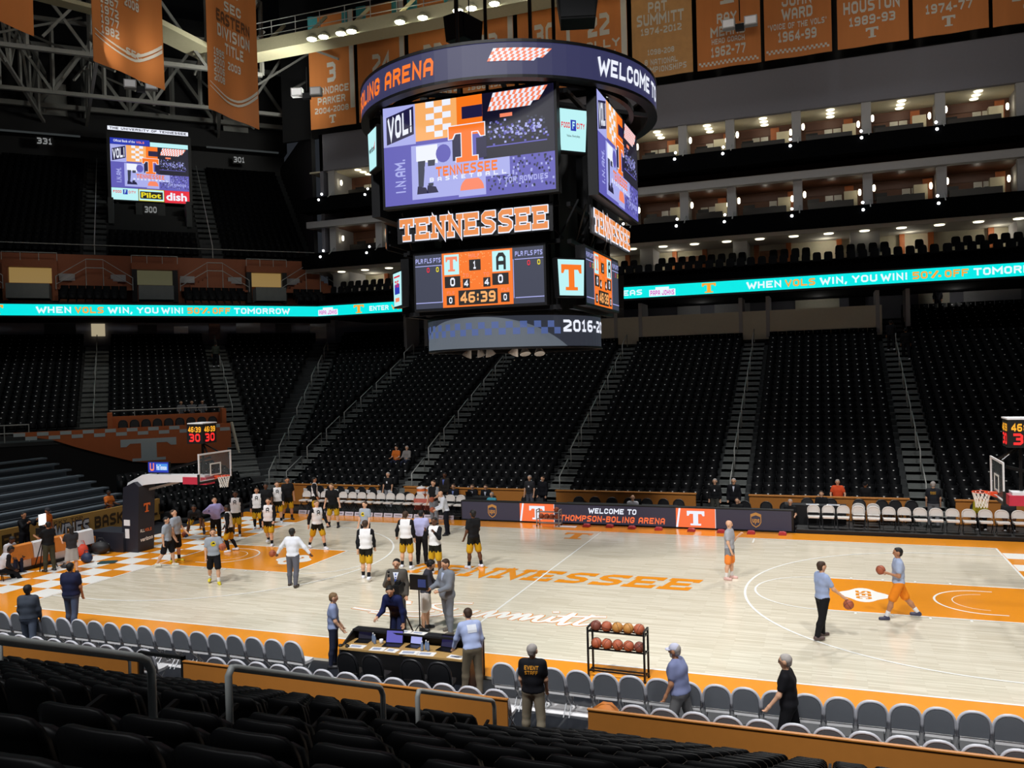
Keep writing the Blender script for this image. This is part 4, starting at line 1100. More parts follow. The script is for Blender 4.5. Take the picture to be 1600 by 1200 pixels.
banner('tan division title banner with block letter', (-20, 8.49, 20.4), (0, 1, 0), 4.05, 9.0, [('#T', 1.45, 6.4, 1.3, 1.7, M_BTX), ('SEC', 1.4, 5.5, 1.3, 0.5, M_BTX), ('EASTERN', 0.7, 4.75, 2.7, 0.6, M_BTD), ('DIVISION', 0.75, 4.0, 2.6, 0.6, M_BTX), ('TITLE', 1.4, 3.25, 1.4, 0.55, M_BTX), ('2003', 1.6, 2.5, 0.95, 0.4, M_BTX)] + [(y_, 0.4, 2.9 - i * 0.44, 0.9, 0.36, M_BTX) for i, y_ in enumerate(('1995', '2000', '2006', '2008'))] + [SW()], M_BAN, 0.06, 'banners over the left end')
# ================================================================ centre-hung scoreboard
JX, JY, JZ = -0.5, -0.74, 7.3
JB = thing('scoreboard', 'big black centre-hung scoreboard with ring display and picture screens', 'scoreboard', (JX, JY, JZ))
def spin(o, i):
    c = o.copy(); COL.objects.link(c); c.parent = o.parent; c.rotation_euler = (0, 0, i * PI / 2)
    for g in list(o.children):
        d = g.copy(); COL.objects.link(d); d.parent = c
    return c
z0 = lambda z: z - JZ
def side(d, z): return lambda a, b, c=0.0: Vector((a, -d - c, z0(z) + b))
M_JB = mat('scoreboard_frame', '#0d0e12', 0.5, 0.3)
# main screens
fn = side(3.55, 11.6)
mb = MB(); mb.prism([(-2.68, -0.08), (2.68, -0.08), (2.68, 2.93), (-2.68, 2.93)], fn, 0.28); c1 = mb.build('screen_cabinet', M_JB, JB)
sc1 = main_picture(lambda a, b, c=0.0: fn(a - 2.6, b, c), 5.2, 2.85, JB)
sc1.name = 'main_screen'
for i in (1, 2, 3): spin(c1, i); spin(sc1, i).name = 'main_screen'
# outlined lettering signs
fn = side(3.3, 10.6)
mb = MB(); mb.bar(fn(-2.3, 0.1, -0.12), fn(2.3, 0.1, -0.12), 0.06); mb.bar(fn(-2.3, 0.5, -0.12), fn(2.3, 0.5, -0.12), 0.06)
b1 = mb.build('sign_rail', M_JB, JB)
mb = MB(); mb.prism([(-2.4, -0.06), (2.4, -0.06), (2.4, 0.72), (-2.4, 0.72)], lambda a, b, c: fn(a, b, c - 0.05), 0.04); b2 = mb.build('sign_backing', M_JB, JB)
mb = MB(); put_text(mb, 'TENNESSEE', fn, -2.265, 0.02, 4.53, 0.60, 0.0, 0, 0.05, slab=True, outline=0.055); l1 = mb.build('sign_outline', S_WH, JB)
mb = MB(); put_text(mb, 'TENNESSEE', fn, -2.265, 0.02, 4.53, 0.60, 0.03, 0, 0.05, slab=True); l2 = mb.build('sign_lettering', mat('sign_orange', '#f5934a', emit=0.9), JB)
for i in (1, 2, 3): spin(b1, i); spin(b2, i); spin(l1, i); spin(l2, i)
# score panels
fn = side(2.95, 8.62)
w, h = 4.0, 1.58
mb = MB(); mb.prism([(-2.06, -0.07), (2.06, -0.07), (2.06, 1.66), (-2.06, 1.66)], fn, 0.28); c1 = mb.build('score_cabinet', M_JB, JB)
mb = MB()
f3 = lambda a, b, c=0.0: fn(a - 2.0, b, c)
R = lambda a, b, c, d, off, mi: rect(mb, f3, a * w, b * h, c * w, d * h, off, mi)
Tx = lambda s, a, b, c, d, mi, bold=0.03: put_text(mb, s, f3, a * w, b * h, c * w, d * h, 0.022, mi, bold)
R(0, 0, 1, 1, 0.004, GRY); R(0.219, 0, 0.55, 1, 0.008, OR_)
rr = random.Random(5)
for i in range(60):
    R(0.36 + rr.uniform(0, 0.24), 0.32 + rr.uniform(0, 0.66), 0.008, 0.012, 0.010, OR2_)
for x in (0.007, 0.79):
    for q, s in enumerate(('PLR', 'FLS', 'PTS')): Tx(s, x + q * 0.072, 0.845, 0.06, 0.085, LAV, 0.04)
    R(x - 0.005, 0.785, 0.215, 0.014, 0.012, LAV); R(x - 0.005, 0.10, 0.215, 0.016, 0.012, LAV)
    Tx('0', x + 0.09, 0.67, 0.022, 0.09, RED); Tx('0', x + 0.165, 0.67, 0.022, 0.09, YEL)
R(0.214, 0.1, 0.005, 0.7, 0.012, LAV); R(0.772, 0.1, 0.005, 0.7, 0.012, LAV)
R(0.237, 0.60, 0.118, 0.37, 0.012, CY); put_T(mb, f3, 0.25 * w, 0.66 * h, 0.092 * w, 0.27 * h, 0.02, PNK)
R(0.615, 0.60, 0.135, 0.37, 0.012, CY); Tx('A', 0.645, 0.63, 0.075, 0.30, BLKS, 0.05)
Tx('HALF', 0.435, 0.885, 0.085, 0.07, PNK); R(0.435, 0.65, 0.09, 0.2, 0.012, BLKS); Tx('1', 0.468, 0.68, 0.022, 0.14, WH)
for x in (0.238, 0.612): R(x, 0.36, 0.125, 0.21, 0.012, BLKS); Tx('0', x + 0.045, 0.39, 0.038, 0.15, WH, 0.02)
for x, s in ((0.385, 'TO'), (0.545, 'TO')):
    Tx(s, x, 0.54, 0.045, 0.06, PNK); R(x - 0.003, 0.34, 0.055, 0.17, 0.012, BLKS); Tx('4', x + 0.008, 0.37, 0.032, 0.11, WH, 0.02)
for x in (0.25, 0.675):
    Tx('FLS', x + 0.005, 0.24, 0.06, 0.055, PNK); R(x, 0.045, 0.065, 0.17, 0.012, BLKS); Tx('0', x + 0.02, 0.075, 0.026, 0.11, WH, 0.02)
R(0.345, 0.03, 0.305, 0.27, 0.012, BLKS); Tx('46:39', 0.36, 0.07, 0.275, 0.19, OR2_, 0.02)
s1 = mb.build('score_screen', SCR_MATS, JB)
for i in (1, 2, 3): spin(c1, i); spin(s1, i)
# corner panels, upper and lower
def diag(d, z): return lambda a, b, c=0.0: Vector((R2 * a + R2 * (d + c), R2 * a - R2 * (d + c), z0(z) + b))
fu = diag(4.15, 12.72)
mb = MB(); mb.prism([(-0.44, -0.05), (0.44, -0.05), (0.52, 1.2), (-0.52, 1.2)], fu, 0.2); cu1 = mb.build('corner_cabinet', M_JB, JB)
mb = MB(); mb.add([fu(-0.38, 0, 0.01), fu(0.38, 0, 0.01), fu(0.46, 1.14, 0.01), fu(-0.46, 1.14, 0.01)], [(0, 1, 2, 3)], CY)
put_text(mb, 'FOOD', fu, -0.36, 0.62, 0.27, 0.15, 0.02, RED, 0.03); put_text(mb, 'CITY', fu, 0.12, 0.62, 0.25, 0.15, 0.02, RED, 0.03)
rect(mb, fu, -0.07, 0.55, 0.17, 0.3, 0.02, BLU); put_text(mb, 'F', fu, -0.02, 0.6, 0.08, 0.2, 0.03, CY, 0.03); put_text(mb, 'Value. Everyday.', fu, -0.2, 0.36, 0.42, 0.08, 0.02, BLKS, 0.01)
su1 = mb.build('corner_screen', SCR_MATS, JB)
spin(cu1, 1); spin(su1, 1); spin(cu1, 2); spin(su1, 2)
fu = diag(4.5, 12.85)
mb = MB(); mb.prism([(-0.44, -0.05), (0.44, -0.05), (0.52, 1.2), (-0.52, 1.2)], fu, 0.2); c_ = mb.build('corner_cabinet', M_JB, JB); c_.rotation_euler = (0, 0, -PI / 2)
mb = MB(); mb.add([fu(-0.38, 0, 0.01), fu(0.38, 0, 0.01), fu(0.46, 1.14, 0.01), fu(-0.46, 1.14, 0.01)], [(0, 1, 2, 3)], CY)
put_text(mb, 'verizon', fu, -0.34, 0.5, 0.62, 0.17, 0.02, BLKS, 0.03); mb.add([fu(0.2, 0.6, 0.02), fu(0.25, 0.5, 0.02), fu(0.36, 0.78, 0.02)], [(0, 1, 2)], RED)
o = mb.build('corner_screen', SCR_MATS, JB); o.rotation_euler = (0, 0, -PI / 2)
fl = diag(3.85, 8.78)
mb = MB(); mb.prism([(-0.43, -0.05), (0.43, -0.05), (0.48, 1.05), (-0.48, 1.05)], fl, 0.2); cl1 = mb.build('corner_cabinet', M_JB, JB)
mb = MB(); mb.add([fl(-0.38, 0, 0.01), fl(0.38, 0, 0.01), fl(0.42, 1.0, 0.01), fl(-0.42, 1.0, 0.01)], [(0, 1, 2, 3)], CY)
put_T(mb, fl, -0.32, 0.14, 0.64, 0.72, 0.02, OR_)
sl1 = mb.build('corner_screen', SCR_MATS, JB)
spin(cl1, 1); spin(sl1, 1); spin(cl1, 2); spin(sl1, 2); spin(cl1, 3)
mb = MB(); mb.add([fl(-0.38, 0, 0.01), fl(0.38, 0, 0.01), fl(0.42, 1.0, 0.01), fl(-0.42, 1.0, 0.01)], [(0, 1, 2, 3)], CY)
rect(mb, fl, -0.3, 0.85, 0.6, 0.05, 0.02, RED); rect(mb, fl, -0.25, 0.35, 0.5, 0.3, 0.02, BLU); rect(mb, fl, -0.2, 0.12, 0.4, 0.12, 0.02, PNK); put_text(mb, '76', fl, -0.2, 0.55, 0.4, 0.2, 0.03, RED, 0.04)
o = mb.build('corner_screen', SCR_MATS, JB); o.rotation_euler = (0, 0, -PI / 2)
# upper ring display
RR = 4.65
def ring_shell(mb, r, za, zb, th, n=72, mi=0, mi2=0):
    for i in range(n):
        t0, t1 = 2 * PI * i / n, 2 * PI * (i + 1) / n
        p = lambda rr_, t, z: (rr_ * math.cos(t), rr_ * math.sin(t), z0(z))
        mb.quad(p(r, t0, za), p(r, t1, za), p(r, t1, zb), p(r, t0, zb), mi)
        mb.quad(p(r - th, t1, za), p(r - th, t0, za), p(r - th, t0, zb), p(r - th, t1, zb), mi2)
        mb.quad(p(r - th, t0, za), p(r - th, t1, za), p(r, t1, za), p(r, t0, za), mi2)
        mb.quad(p(r, t0, zb), p(r, t1, zb), p(r - th, t1, zb), p(r - th, t0, zb), mi2)
S_RING = mat('ring_screen', '#3a3b66', emit=0.75)
mb = MB(); ring_shell(mb, RR, 14.56, 15.42, 0.12, mi2=1); mb.build('ring_display', [S_RING, M_JB], JB)
mb = MB(); ring_shell(mb, RR + 0.02, 15.42, 15.5, 0.3); ring_shell(mb, RR + 0.02, 14.48, 14.56, 0.3); ring_shell(mb, RR - 0.7, 14.6, 14.75, 0.15); mb.build('ring_frame', M_JB, JB)
def ringfn(r, z, a_deg): return lambda a, b, c=0.0: Vector(((r + c) * math.cos(math.radians(a_deg) + a / r), (r + c) * math.sin(math.radians(a_deg) + a / r), z0(z) + b))
f = ringfn(RR, 14.56, 0)
ang = lambda d: math.radians(d) * RR
mb = MB()
put_text(mb, 'THOMPSON-BOLING ARENA', f, ang(-190), 0.2, ang(94.5), 0.46, 0.012, OR_, 0.035, shear=0.08, res=3)
mb.build('ring_lettering', SCR_MATS, JB); mb = MB()
tn_state(mb, f, ang(-76.5), 0.36, ang(21.5), 0.34, 0.012)
mb.build('ring_emblem', SCR_MATS, JB); mb = MB()
put_text(mb, 'WELCOME', f, ang(-38), 0.2, ang(31), 0.46, 0.012, WH, 0.035, shear=0.08, res=3)
mb.build('ring_lettering', SCR_MATS, JB); mb = MB()
put_text(mb, 'TO', f, ang(-4.5), 0.2, ang(8.5), 0.46, 0.012, WH, 0.035, shear=0.08, res=3)
mb.build('ring_lettering', SCR_MATS, JB)
# lower ring
R3 = 2.75
S_LR = mat('lower_ring_screen', '#3c414e', emit=0.6); S_LR2 = mat('lower_ring_arch', '#6d7682', emit=0.7); S_CHK = mat('lower_ring_checks', '#5a6ea8', emit=0.75)
mb = MB(); ring_shell(mb, R3, 7.42, 8.32, 0.1, mi2=1); mb.build('lower_ring_display', [S_LR, M_JB], JB)
f = ringfn(R3, 7.42, -69.8)
ar = lambda d: math.radians(d) * R3
mb = MB()
n = 40
for i in range(n):
    u0, u1 = -1 + 2 * i / n, -1 + 2 * (i + 1) / n
    q = lambda u: 0.9 * max(0, 1 - abs(u) ** 2.4)
    a0, a1 = ar(-28 + 62 * u0), ar(-28 + 62 * u1)
    mb.quad(f(a0, 0.0, 0.006), f(a1, 0.0, 0.006), f(a1, q(u1), 0.006), f(a0, q(u0), 0.006), 0)
for i in range(30):
    for j in range(2):
        if (i + j) % 2: rect(mb, f, ar(-100 + i * 4.3), 0.36 + j * 0.19, ar(4.3), 0.19, 0.012, 1)
put_text(mb, '2016-2017', f, ar(31), 0.42, ar(62), 0.34, 0.014, 2, 0.05, res=3)
mb.build('lower_ring_picture', [S_LR2, S_CHK, S_WH], JB)
mb = MB(); ring_shell(mb, R3 + 0.02, 7.36, 7.42, 0.16); ring_shell(mb, R3 + 0.02, 8.32, 8.38, 0.16); mb.build('lower_ring_frame', M_JB, JB)
# inner frame
for i in range(4):
    for g in (-1, 1):
        t = i * PI / 2
        x, y = 1.9 * g, -2.1
        X, Y = x * math.cos(t) - y * math.sin(t), x * math.sin(t) + y * math.cos(t)
        MB().bar((X, Y, 1.15), (X, Y, 8.2), 0.14).build('frame_post', M_JB, JB)
for z in (8.5, 10.35, 11.4, 14.6):
    for i in range(4):
        o = MB().bar((-2.4, -2.6, z0(z)), (2.4, -2.6, z0(z)), 0.12).build('frame_beam', M_JB, JB); o.rotation_euler = (0, 0, i * PI / 2)
for i in range(4):
    for k in range(6):
        xa = -2.4 + k * 0.8
        o = MB().bar((xa, -2.9, z0(11.5)), (xa + 0.8 if k % 2 else xa, -2.3, z0(10.45)), 0.05).build('frame_brace', M_JB, JB); o.rotation_euler = (0, 0, i * PI / 2)
MB().box(-1.7, 1.7, -1.7, 1.7, z0(8.4), z0(14.4)).build('core', M_BLACK, JB)
for i in range(8):
    t = i * PI / 4 + 0.3
    MB().bar((1.6 * math.cos(t), 1.6 * math.sin(t), z0(15.2)), (4.4 * math.cos(t), 4.4 * math.sin(t), z0(14.7)), 0.12).build('ring_arm', M_JB, JB)
for x, y in ((-1.2, -1.2), (1.2, -1.2), (1.2, 1.2), (-1.2, 1.2)):
    MB().tube([(x, y, z0(14.4)), (x, y, z0(43.9))], 0.06, 6).build('hoist_cable', M_BLACKM, JB)
MB().bar((-1.5, 0, z0(16.6)), (1.5, 0, z0(16.6)), 0.3).build('hoist_beam', M_JB, JB)
# horns and a lamp hanging under the lower ring
for i, t in enumerate((-130, -105, -95, -72, -60, -45)):
    t = math.radians(t)
    o = MB().lathe([(0.05, 0.28), (0.07, 0.2), (0.17, 0.0), (0.14, 0.02)], 10).build('horn', M_GREYL if i != 3 else M_WHITEP, JB, True)
    o.location = (1.75 * math.cos(t), 1.75 * math.sin(t), z0(7.22)); o.rotation_euler = (0.4 * math.sin(i), 0.5 * math.cos(i * 2.1), 0)
for i, t in enumerate((-150, -20, 60)):
    MB().sphere((3.6 * math.cos(math.radians(t)), 3.6 * math.sin(math.radians(t)), z0(14.5)), 0.2, 10, 6).build('moving_light', M_BLACKM, JB)
# hanging loudspeakers by the ring
for i, (x, y, z, lb) in enumerate(((2.2, -2.0, 17.25, 'black loudspeaker hanging above the right of the scoreboard ring'), (-3.0, 1.5, 18.8, 'black loudspeaker hanging above the scoreboard ring near its cables'))):
    s = thing('loudspeaker', lb, 'loudspeaker', (x, y, z), 0.3 + i)
    mb = MB(); mb.prism([(-0.5, -0.4), (0.5, -0.4), (0.62, 0.45), (-0.62, 0.45)], lambda a, b, c: Vector((a, -0.45 - c, b)), 0.8); mb.build('cabinet', M_BLACK, s)
    MB().box(-0.5, 0.5, -0.47, -0.45, -0.33, 0.38).build('grille', M_BLACKM, s)
    for q in (-0.4, 0.4): MB().tube([(q, 0, 0.45), (q, 0, 26)], 0.025, 5).build('cable', M_BLACKM, s)

# ================================================================ courtside display on the far side
LB = thing('courtside_display', 'long courtside display with welcome message and orange logo panels', 'display', (0, 9.12, 0))
M_LB = mat('display_slate', '#3c3a4c', emit=0.7); M_LBO = mat('display_orange', '#ff7440', emit=0.95); M_LBG = mat('display_gold', '#c98a45', emit=0.75)
fb = lambda a, b, c=0.0: Vector((a, -c, b))
MB().box(-7.0, 7.5, 0.01, 0.35, 0.0, 0.88).build('cabinet', M_BLACK, LB)
segs = [(-6.95, -4.12, 'u'), (-4.12, -2.5, 't'), (-2.5, 2.83, 'w'), (2.83, 4.46, 't'), (4.46, 7.43, 'u')]
for a0, a1, k in segs:
    mb = MB(); rect(mb, fb, a0, 0.05, a1 - a0 - 0.01, 0.79, 0.0, 1 if k == 't' else 0)
    pn = mb.build('display_panel', [M_LB, M_LBO], LB)
    mb = MB()
    if k == 't':
        put_T(mb, fb, (a0 + a1) / 2 - 0.36, 0.14, 0.72, 0.6, 0.015, 0)
        mb.add([fb(a1 - 0.02, 0.05, 0.01), fb(a1, 0.05, 0.01), fb(a1, 0.84, 0.01), fb(a1 - 0.02, 0.84, 0.01)], [(0, 1, 2, 3)], 0)
        mb.add([fb(a0, 0.05, 0.01), fb(a0 + 0.08, 0.05, 0.01), fb(a0 + 0.2, 0.84, 0.01), fb(a0 + 0.12, 0.84, 0.01)], [(0, 1, 2, 3)], 0)
    elif k == 'w':
        put_text(mb, 'WELCOME TO', fb, -0.95, 0.5, 2.1, 0.22, 0.015, 0, 0.03, shear=0.1)
        put_text(mb, 'THOMPSON-BOLING ARENA', fb, -2.25, 0.14, 4.6, 0.25, 0.015, 1, 0.035, shear=0.15)
    else:
        xc = -5.45 if a0 < 0 else 6.05
        sh = [(-0.21, 0.68), (0, 0.76), (0.21, 0.68), (0.21, 0.36), (0.14, 0.23), (0, 0.14), (-0.14, 0.23), (-0.21, 0.36)]
        mb.add([fb(xc + p[0], p[1], 0.01) for p in sh], [tuple(range(8))], 2)
        mb.add([fb(xc + p[0] * 0.85, 0.45 + (p[1] - 0.45) * 0.85 - (0.07 if p[1] > 0.6 else 0), 0.013) for p in sh], [tuple(range(8))], 3)
        put_text(mb, 'ups', fb, xc - 0.14, 0.28, 0.28, 0.22, 0.02, 2, 0.04)
    mb.build('lettering', [S_WH, M_LBO, M_LBG, M_LB], pn)
for i, (x, y) in enumerate(((-0.91, 8.3), (0.09, 8.38), (1.07, 8.25), (2.2, 8.2), (3.54, 8.22), (4.73, 8.2), (5.9, 8.2), (7.09, 8.24))):
    mb = MB(); mb.prism([(-0.16, 0), (0.16, 0), (0.14, 0.09), (0.05, 0.12), (-0.12, 0.11)], lambda a, b, c: Vector((a, -0.12 - c, b)), 0.26)
    o = mb.build('floor_cushion', mat('red_vinyl_pad', '#b83a44', 0.5)); o.location = (x, y + 0.3, 0.003)
    tag(o, 'small red pad on the floor before the courtside display, %s from the left' % ORD[i], 'pad', 'red pads before the display')
o = MB().box(-0.45, 0.45, -0.16, 0.16, 0, 0.02).build('paper_sheet', M_WHITEP); o.location = (-1.75, 8.4, 0.003); tag(o, 'white sheet on the floor right of the far ball rack', 'sheet')

# ================================================================ basketball
M_BALLS = [mat('ball_orange', '#a9583a', 0.6, var=0.1, scale=40, bump=0.2), mat('ball_tan', '#b9833f', 0.6, var=0.1, scale=40, bump=0.2), mat('ball_dark', '#7c4336', 0.6, var=0.1, scale=40, bump=0.2)]
M_SEAM = mat('ball_seam', '#24140e', 0.7)
BALLM = [MB().sphere((0, 0, 0), 0.12, 16, 12).mesh('ball', m, True) for m in M_BALLS]
mb = MB()
for ax in range(3):
    pts = []
    for i in range(25):
        t = 2 * PI * i / 24
        p = [0.1195 * math.cos(t), 0.1195 * math.sin(t)]
        pts.append(((p[0], p[1], 0), (p[0], 0, p[1]), (0.045 + 0.02 * math.cos(2 * t), p[0] * 0.93, p[1] * 0.93))[ax])
    mb.tube(pts, 0.004, 4, cap=False)
SEAMM = mb.mesh('seam', M_SEAM)
def ball(loc, label, kind=0, group=None):
    b = link('basketball', BALLM[kind], loc=loc)
    s = link('seam', SEAMM, b)
    b.rotation_euler = (random.uniform(0, 3), random.uniform(0, 3), random.uniform(0, 3))
    return tag(b, label, 'basketball', group)
def ball_rack(loc, label, w, hts, d, m, rz=0.0):
    r = thing('ball_rack', label, 'ball rack', loc, rz)
    ht = hts[-1] + 0.1
    for x in (-w / 2, w / 2):
        for y in (-d / 2, d / 2): MB().box(x - 0.02, x + 0.02, y - 0.02, y + 0.02, 0.06, ht).build('upright', m, r)
        MB().box(x - 0.02, x + 0.02, -d / 2, d / 2, ht - 0.03, ht).build('crossbar', m, r)
        for y in (-d / 2, d / 2): MB().sphere((x, y, 0.035), 0.035, 8, 6).build('caster', M_BLACKM, r)
    for z in [0.14] + list(hts):
        for y in (-0.08, 0.08): MB().box(-w / 2, w / 2, y - 0.015, y + 0.015, z - 0.03, z).build('shelf_rail', m, r)
        for x in (-w / 2, w / 2): MB().box(x - 0.012, x + 0.012, -d / 2, d / 2, z - 0.035, z - 0.005).build('crossbar', m, r)
    return r
ball_rack((4.47, -8.32, 0), 'black wheeled ball rack holding two rows of basketballs courtside', 1.24, (0.62, 1.0), 0.36, M_BLACKM, -0.03)
for j, z in enumerate((0.62, 1.0)):
    for i in range(5):
        ball((4.47 - 0.48 + i * 0.24, -8.32 + 0.014 - 0.007 * i, z + 0.088), 'basketball on the %s shelf of the near rack, %s from the left' % (('lower', 'upper')[j], ORD[i]), ((0, 0, 0, 0, 2), (2, 0, 1, 1, 0))[j][i], 'basketballs on the near rack')
ball_rack((-2.55, 8.5, 0), 'pale metal ball rack in front of the courtside display', 1.0, (0.32, 0.62), 0.4, M_GREYL)
for i, (x, z) in enumerate(((-2.9, 0.408), (-2.66, 0.408), (-2.42, 0.408), (-2.2, 0.708), (-2.18, 0.408))):
    ball((x, 8.5, z), 'basketball in the far pale rack, %s' % ('leftmost below', 'second from left below', 'third from left below', 'on the upper shelf', 'rightmost below')[i], 0, 'basketballs on the far rack')

# ================================================================ basket units
M_PAD = mat('navy_black_padding', '#1c1e2a', 0.55, var=0.08)
M_NET = mat('white_net_cord', '#eeeeea', 0.8)
M_RIM = mat('orange_rim', '#f0552a', 0.4)
M_REDP = mat('red_pad_print', '#c8324a', 0.5)
M_LEDR = mat('red_digits', '#ff2a2a', emit=1.1); M_LEDO = mat('amber_digits', '#ffb02a', emit=1.1)
def hoop(g, label):
    """basket unit; local +x points to mid-court, ring centre at local x = 0"""
    r = thing('basket_unit', label, 'basketball hoop', (g * -12.75, 0, 0), 0 if g > 0 else PI)
    MB().box(-6.3, -4.5, -0.55, 0.55, 0, 0.78).build('base', M_PAD, r)
    mb = MB(); mb.prism([(-4.75, 0), (-3.9, 0), (-3.75, 2.6), (-4.0, 2.78), (-4.55, 2.55)], lambda a, b, c: Vector((a, -0.42 - c, b)), 0.84); tw_ = mb.build('padded_tower', M_PAD, r)
    fr = lambda a, b, c=0.0: Vector((-3.9 + b * 0.0577 + c, a, b))
    mb = MB(); put_T(mb, fr, -0.17, 1.55, 0.34, 0.36, 0.02); mb.build('block_letter', M_OR2, tw_)
    mb = MB(); put_text(mb, 'ALL', fr, -0.33, 0.78, 0.22, 0.12, 0.02, 0, 0.04); put_text(mb, 'VOLS', fr, -0.09, 0.78, 0.34, 0.12, 0.02, 1, 0.04); put_text(mb, 'verizon', fr, -0.33, 0.4, 0.66, 0.16, 0.02, 0, 0.04, rise=0.05)
    mb.build('lettering', [M_WHITE, M_OR2], tw_)
    mb = MB(); mb.box(-4.55, -4.25, -0.44, -0.42, 1.05, 1.28); mb.box(-4.5, -4.3, -0.44, -0.42, 0.55, 0.92); mb.build('paper_notice', M_WHITEP, tw_)
    mb = MB(); mb.prism([(-4.6, 2.5), (-4.5, 2.72), (-3.75, 3.05), (-0.7, 3.08), (-0.7, 2.82), (-2.4, 2.78), (-3.7, 2.65), (-3.95, 2.55)], lambda a, b, c: Vector((a, -0.22 - c, b)), 0.44); mb.build('padded_arm', M_WHITEP, r)
    mb = MB(); mb.box(-1.75, -0.62, -0.24, 0.24, 2.72, 3.0); pd = mb.build('red_pad', M_REDP, r)
    MB().bar((-3.2, 0, 3.1), (-0.6, 0.0, 3.75), 0.08).build('strut', M_BLACKM, r); MB().bar((-3.9, 0.15, 2.4), (-2.3, 0.15, 2.75), 0.09).build('strut', M_GREYL, r)
    # glass backboard
    bx = -0.375
    MB().box(bx - 0.02, bx - 0.005, -0.88, 0.88, 2.93, 3.92).build('glass', mat('backboard_glass', '#8d99a0', 0.05, alpha=0.18, var=0), r)
    mb = MB()
    for a, b in (((-0.915, 2.89), (0.915, 2.95)), ((-0.915, 3.90), (0.915, 3.96))): mb.box(bx - 0.03, bx + 0.01, a[0], b[0], a[1], b[1])
    for y in (-0.915, 0.855): mb.box(bx - 0.03, bx + 0.01, y, y + 0.06, 2.95, 3.90)
    mb.build('backboard_frame', M_WHITEP, r)
    mb = MB(); mb.box(bx - 0.05, bx + 0.02, -0.93, 0.93, 2.83, 2.92); mb.box(bx - 0.05, bx + 0.02, -0.95, -0.9, 2.83, 3.2); mb.box(bx - 0.05, bx + 0.02, 0.9, 0.95, 2.83, 3.2); mb.build('edge_padding', M_BLACK, r)
    mb = MB()
    for z in (3.08, 3.50): mb.box(bx, bx + 0.012, -0.305, 0.305, z, z + 0.05)
    for y in (-0.305, 0.255): mb.box(bx, bx + 0.012, y, y + 0.05, 3.13, 3.50)
    mb.build('target_square', M_WHITE, r)
    mb = MB(); n = 24
    mb.tube([(0.2286 * math.cos(2 * PI * i / n), 0.2286 * math.sin(2 * PI * i / n), 3.05) for i in range(n + 1)], 0.012, 6, cap=False)
    mb.box(bx, -0.2, -0.09, 0.09, 3.0, 3.06); mb.bar((bx, -0.08, 2.92), (-0.1, -0.19, 3.04), 0.03); mb.bar((bx, 0.08, 2.92), (-0.1, 0.19, 3.04), 0.03)
    mb.build('rim', M_RIM, r)
    mb = MB()
    prof = [(0.226, 3.04), (0.19, 2.90), (0.155, 2.76), (0.145, 2.62)]
    for k in range(12):
        for s in (-1, 1):
            pts = [(rr_ * math.cos(2 * PI * (k + s * q * 0.5) / 12), rr_ * math.sin(2 * PI * (k + s * q * 0.5) / 12), z) for q, (rr_, z) in enumerate(prof)]
            mb.tube(pts, 0.009, 4)
    mb.build('net', M_NET, r)
    # shot clock on a bracket
    mb = MB(); mb.bar((bx - 0.1, -0.3, 3.95), (-0.95, 0, 4.3), 0.05); mb.bar((bx - 0.1, 0.3, 3.95), (-0.95, 0, 4.3), 0.05); mb.bar((-0.95, 0, 3.1), (-0.95, 0, 4.35), 0.07); mb.build('clock_bracket', M_BLACKM, r)
    ck = MB().box(-1.35, -0.6, -0.38, 0.38, 4.3, 5.05).build('shot_clock', M_BLACK, r)
    mb = MB()
    for fr in (lambda a, b, c=0.0: Vector((-0.6 + c, a, b)), lambda a, b, c=0.0: Vector((-0.975 + a, -0.38 - c, b)), lambda a, b, c=0.0: Vector((-0.975 - a, 0.38 + c, b))):
        put_text(mb, '46:39', fr, -0.3, 4.74, 0.6, 0.2, 0.012, 1, 0.02); put_text(mb, '30', fr, -0.26, 4.38, 0.52, 0.3, 0.012, 0, 0.02)
    mb.build('digits', [M_LEDR, M_LEDO], ck)
    MB().box(-1.3, -0.58, -0.4, 0.4, 5.05, 5.09).build('clock_cap', M_WHITEP, ck)
    tv = MB().box(-3.6, -2.55, -0.08, 0.02, 3.12, 3.56).build('screen', M_BLACK, r)
    mb = MB(); f4 = lambda a, b, c=0.0: Vector((-3.57 + a, -0.08 - c, 3.14 + b)); rect(mb, f4, 0, 0, 1.0, 0.4, 0.004, 0); rect(mb, f4, 0.4, 0.08, 0.56, 0.26, 0.007, 1); put_text(mb, 'U', f4, 0.08, 0.06, 0.22, 0.3, 0.01, 3, 0.06); put_text(mb, 'First Tennessee', f4, 0.42, 0.1, 0.5, 0.2, 0.012, 2, 0.02)
    mb.build('picture', [S_BLU, mat('screen_sky', '#4a9af0', emit=0.9), S_WH, S_PINK], tv)
    return r
hoop(1, 'left basket unit with dark padded tower and white padded arm')
hoop(-1, 'right basket unit cut off by the picture edge')

# ================================================================ gold courtside board at the left baseline
GB = thing('advertising_board', 'gold courtside board with dark lettering behind the left baseline', 'advertising board', (-21.2, 0, 0))
M_GOLD = mat('gold_vinyl', '#b08a45', 0.5, var=0.08)
MB().box(-0.12, 0, -12, 5.6, 0.12, 1.12).build('panel', M_GOLD, GB)
MB().box(-0.2, -0.12, -12, 5.6, 0.0, 1.05).build('backing', M_BLACK, GB)
fg = lambda a, b, c=0.0: Vector((c, a, b))
mb = MB(); put_text(mb, 'TENNESSEE', fg, -6.3, 0.35, 4.6, 0.55, 0.015, 0, 0.02); put_text(mb, 'BASKETBALL', fg, 1.75, 0.38, 4.1, 0.5, 0.015, 0, 0.02); put_text(mb, 'ROCKY TOP', fg, -0.75, 0.9, 1.9, 0.14, 0.015, 0, 0.0)
mb.build('lettering', mat('dark_brown_print', '#3a2a14', 0.6), GB)
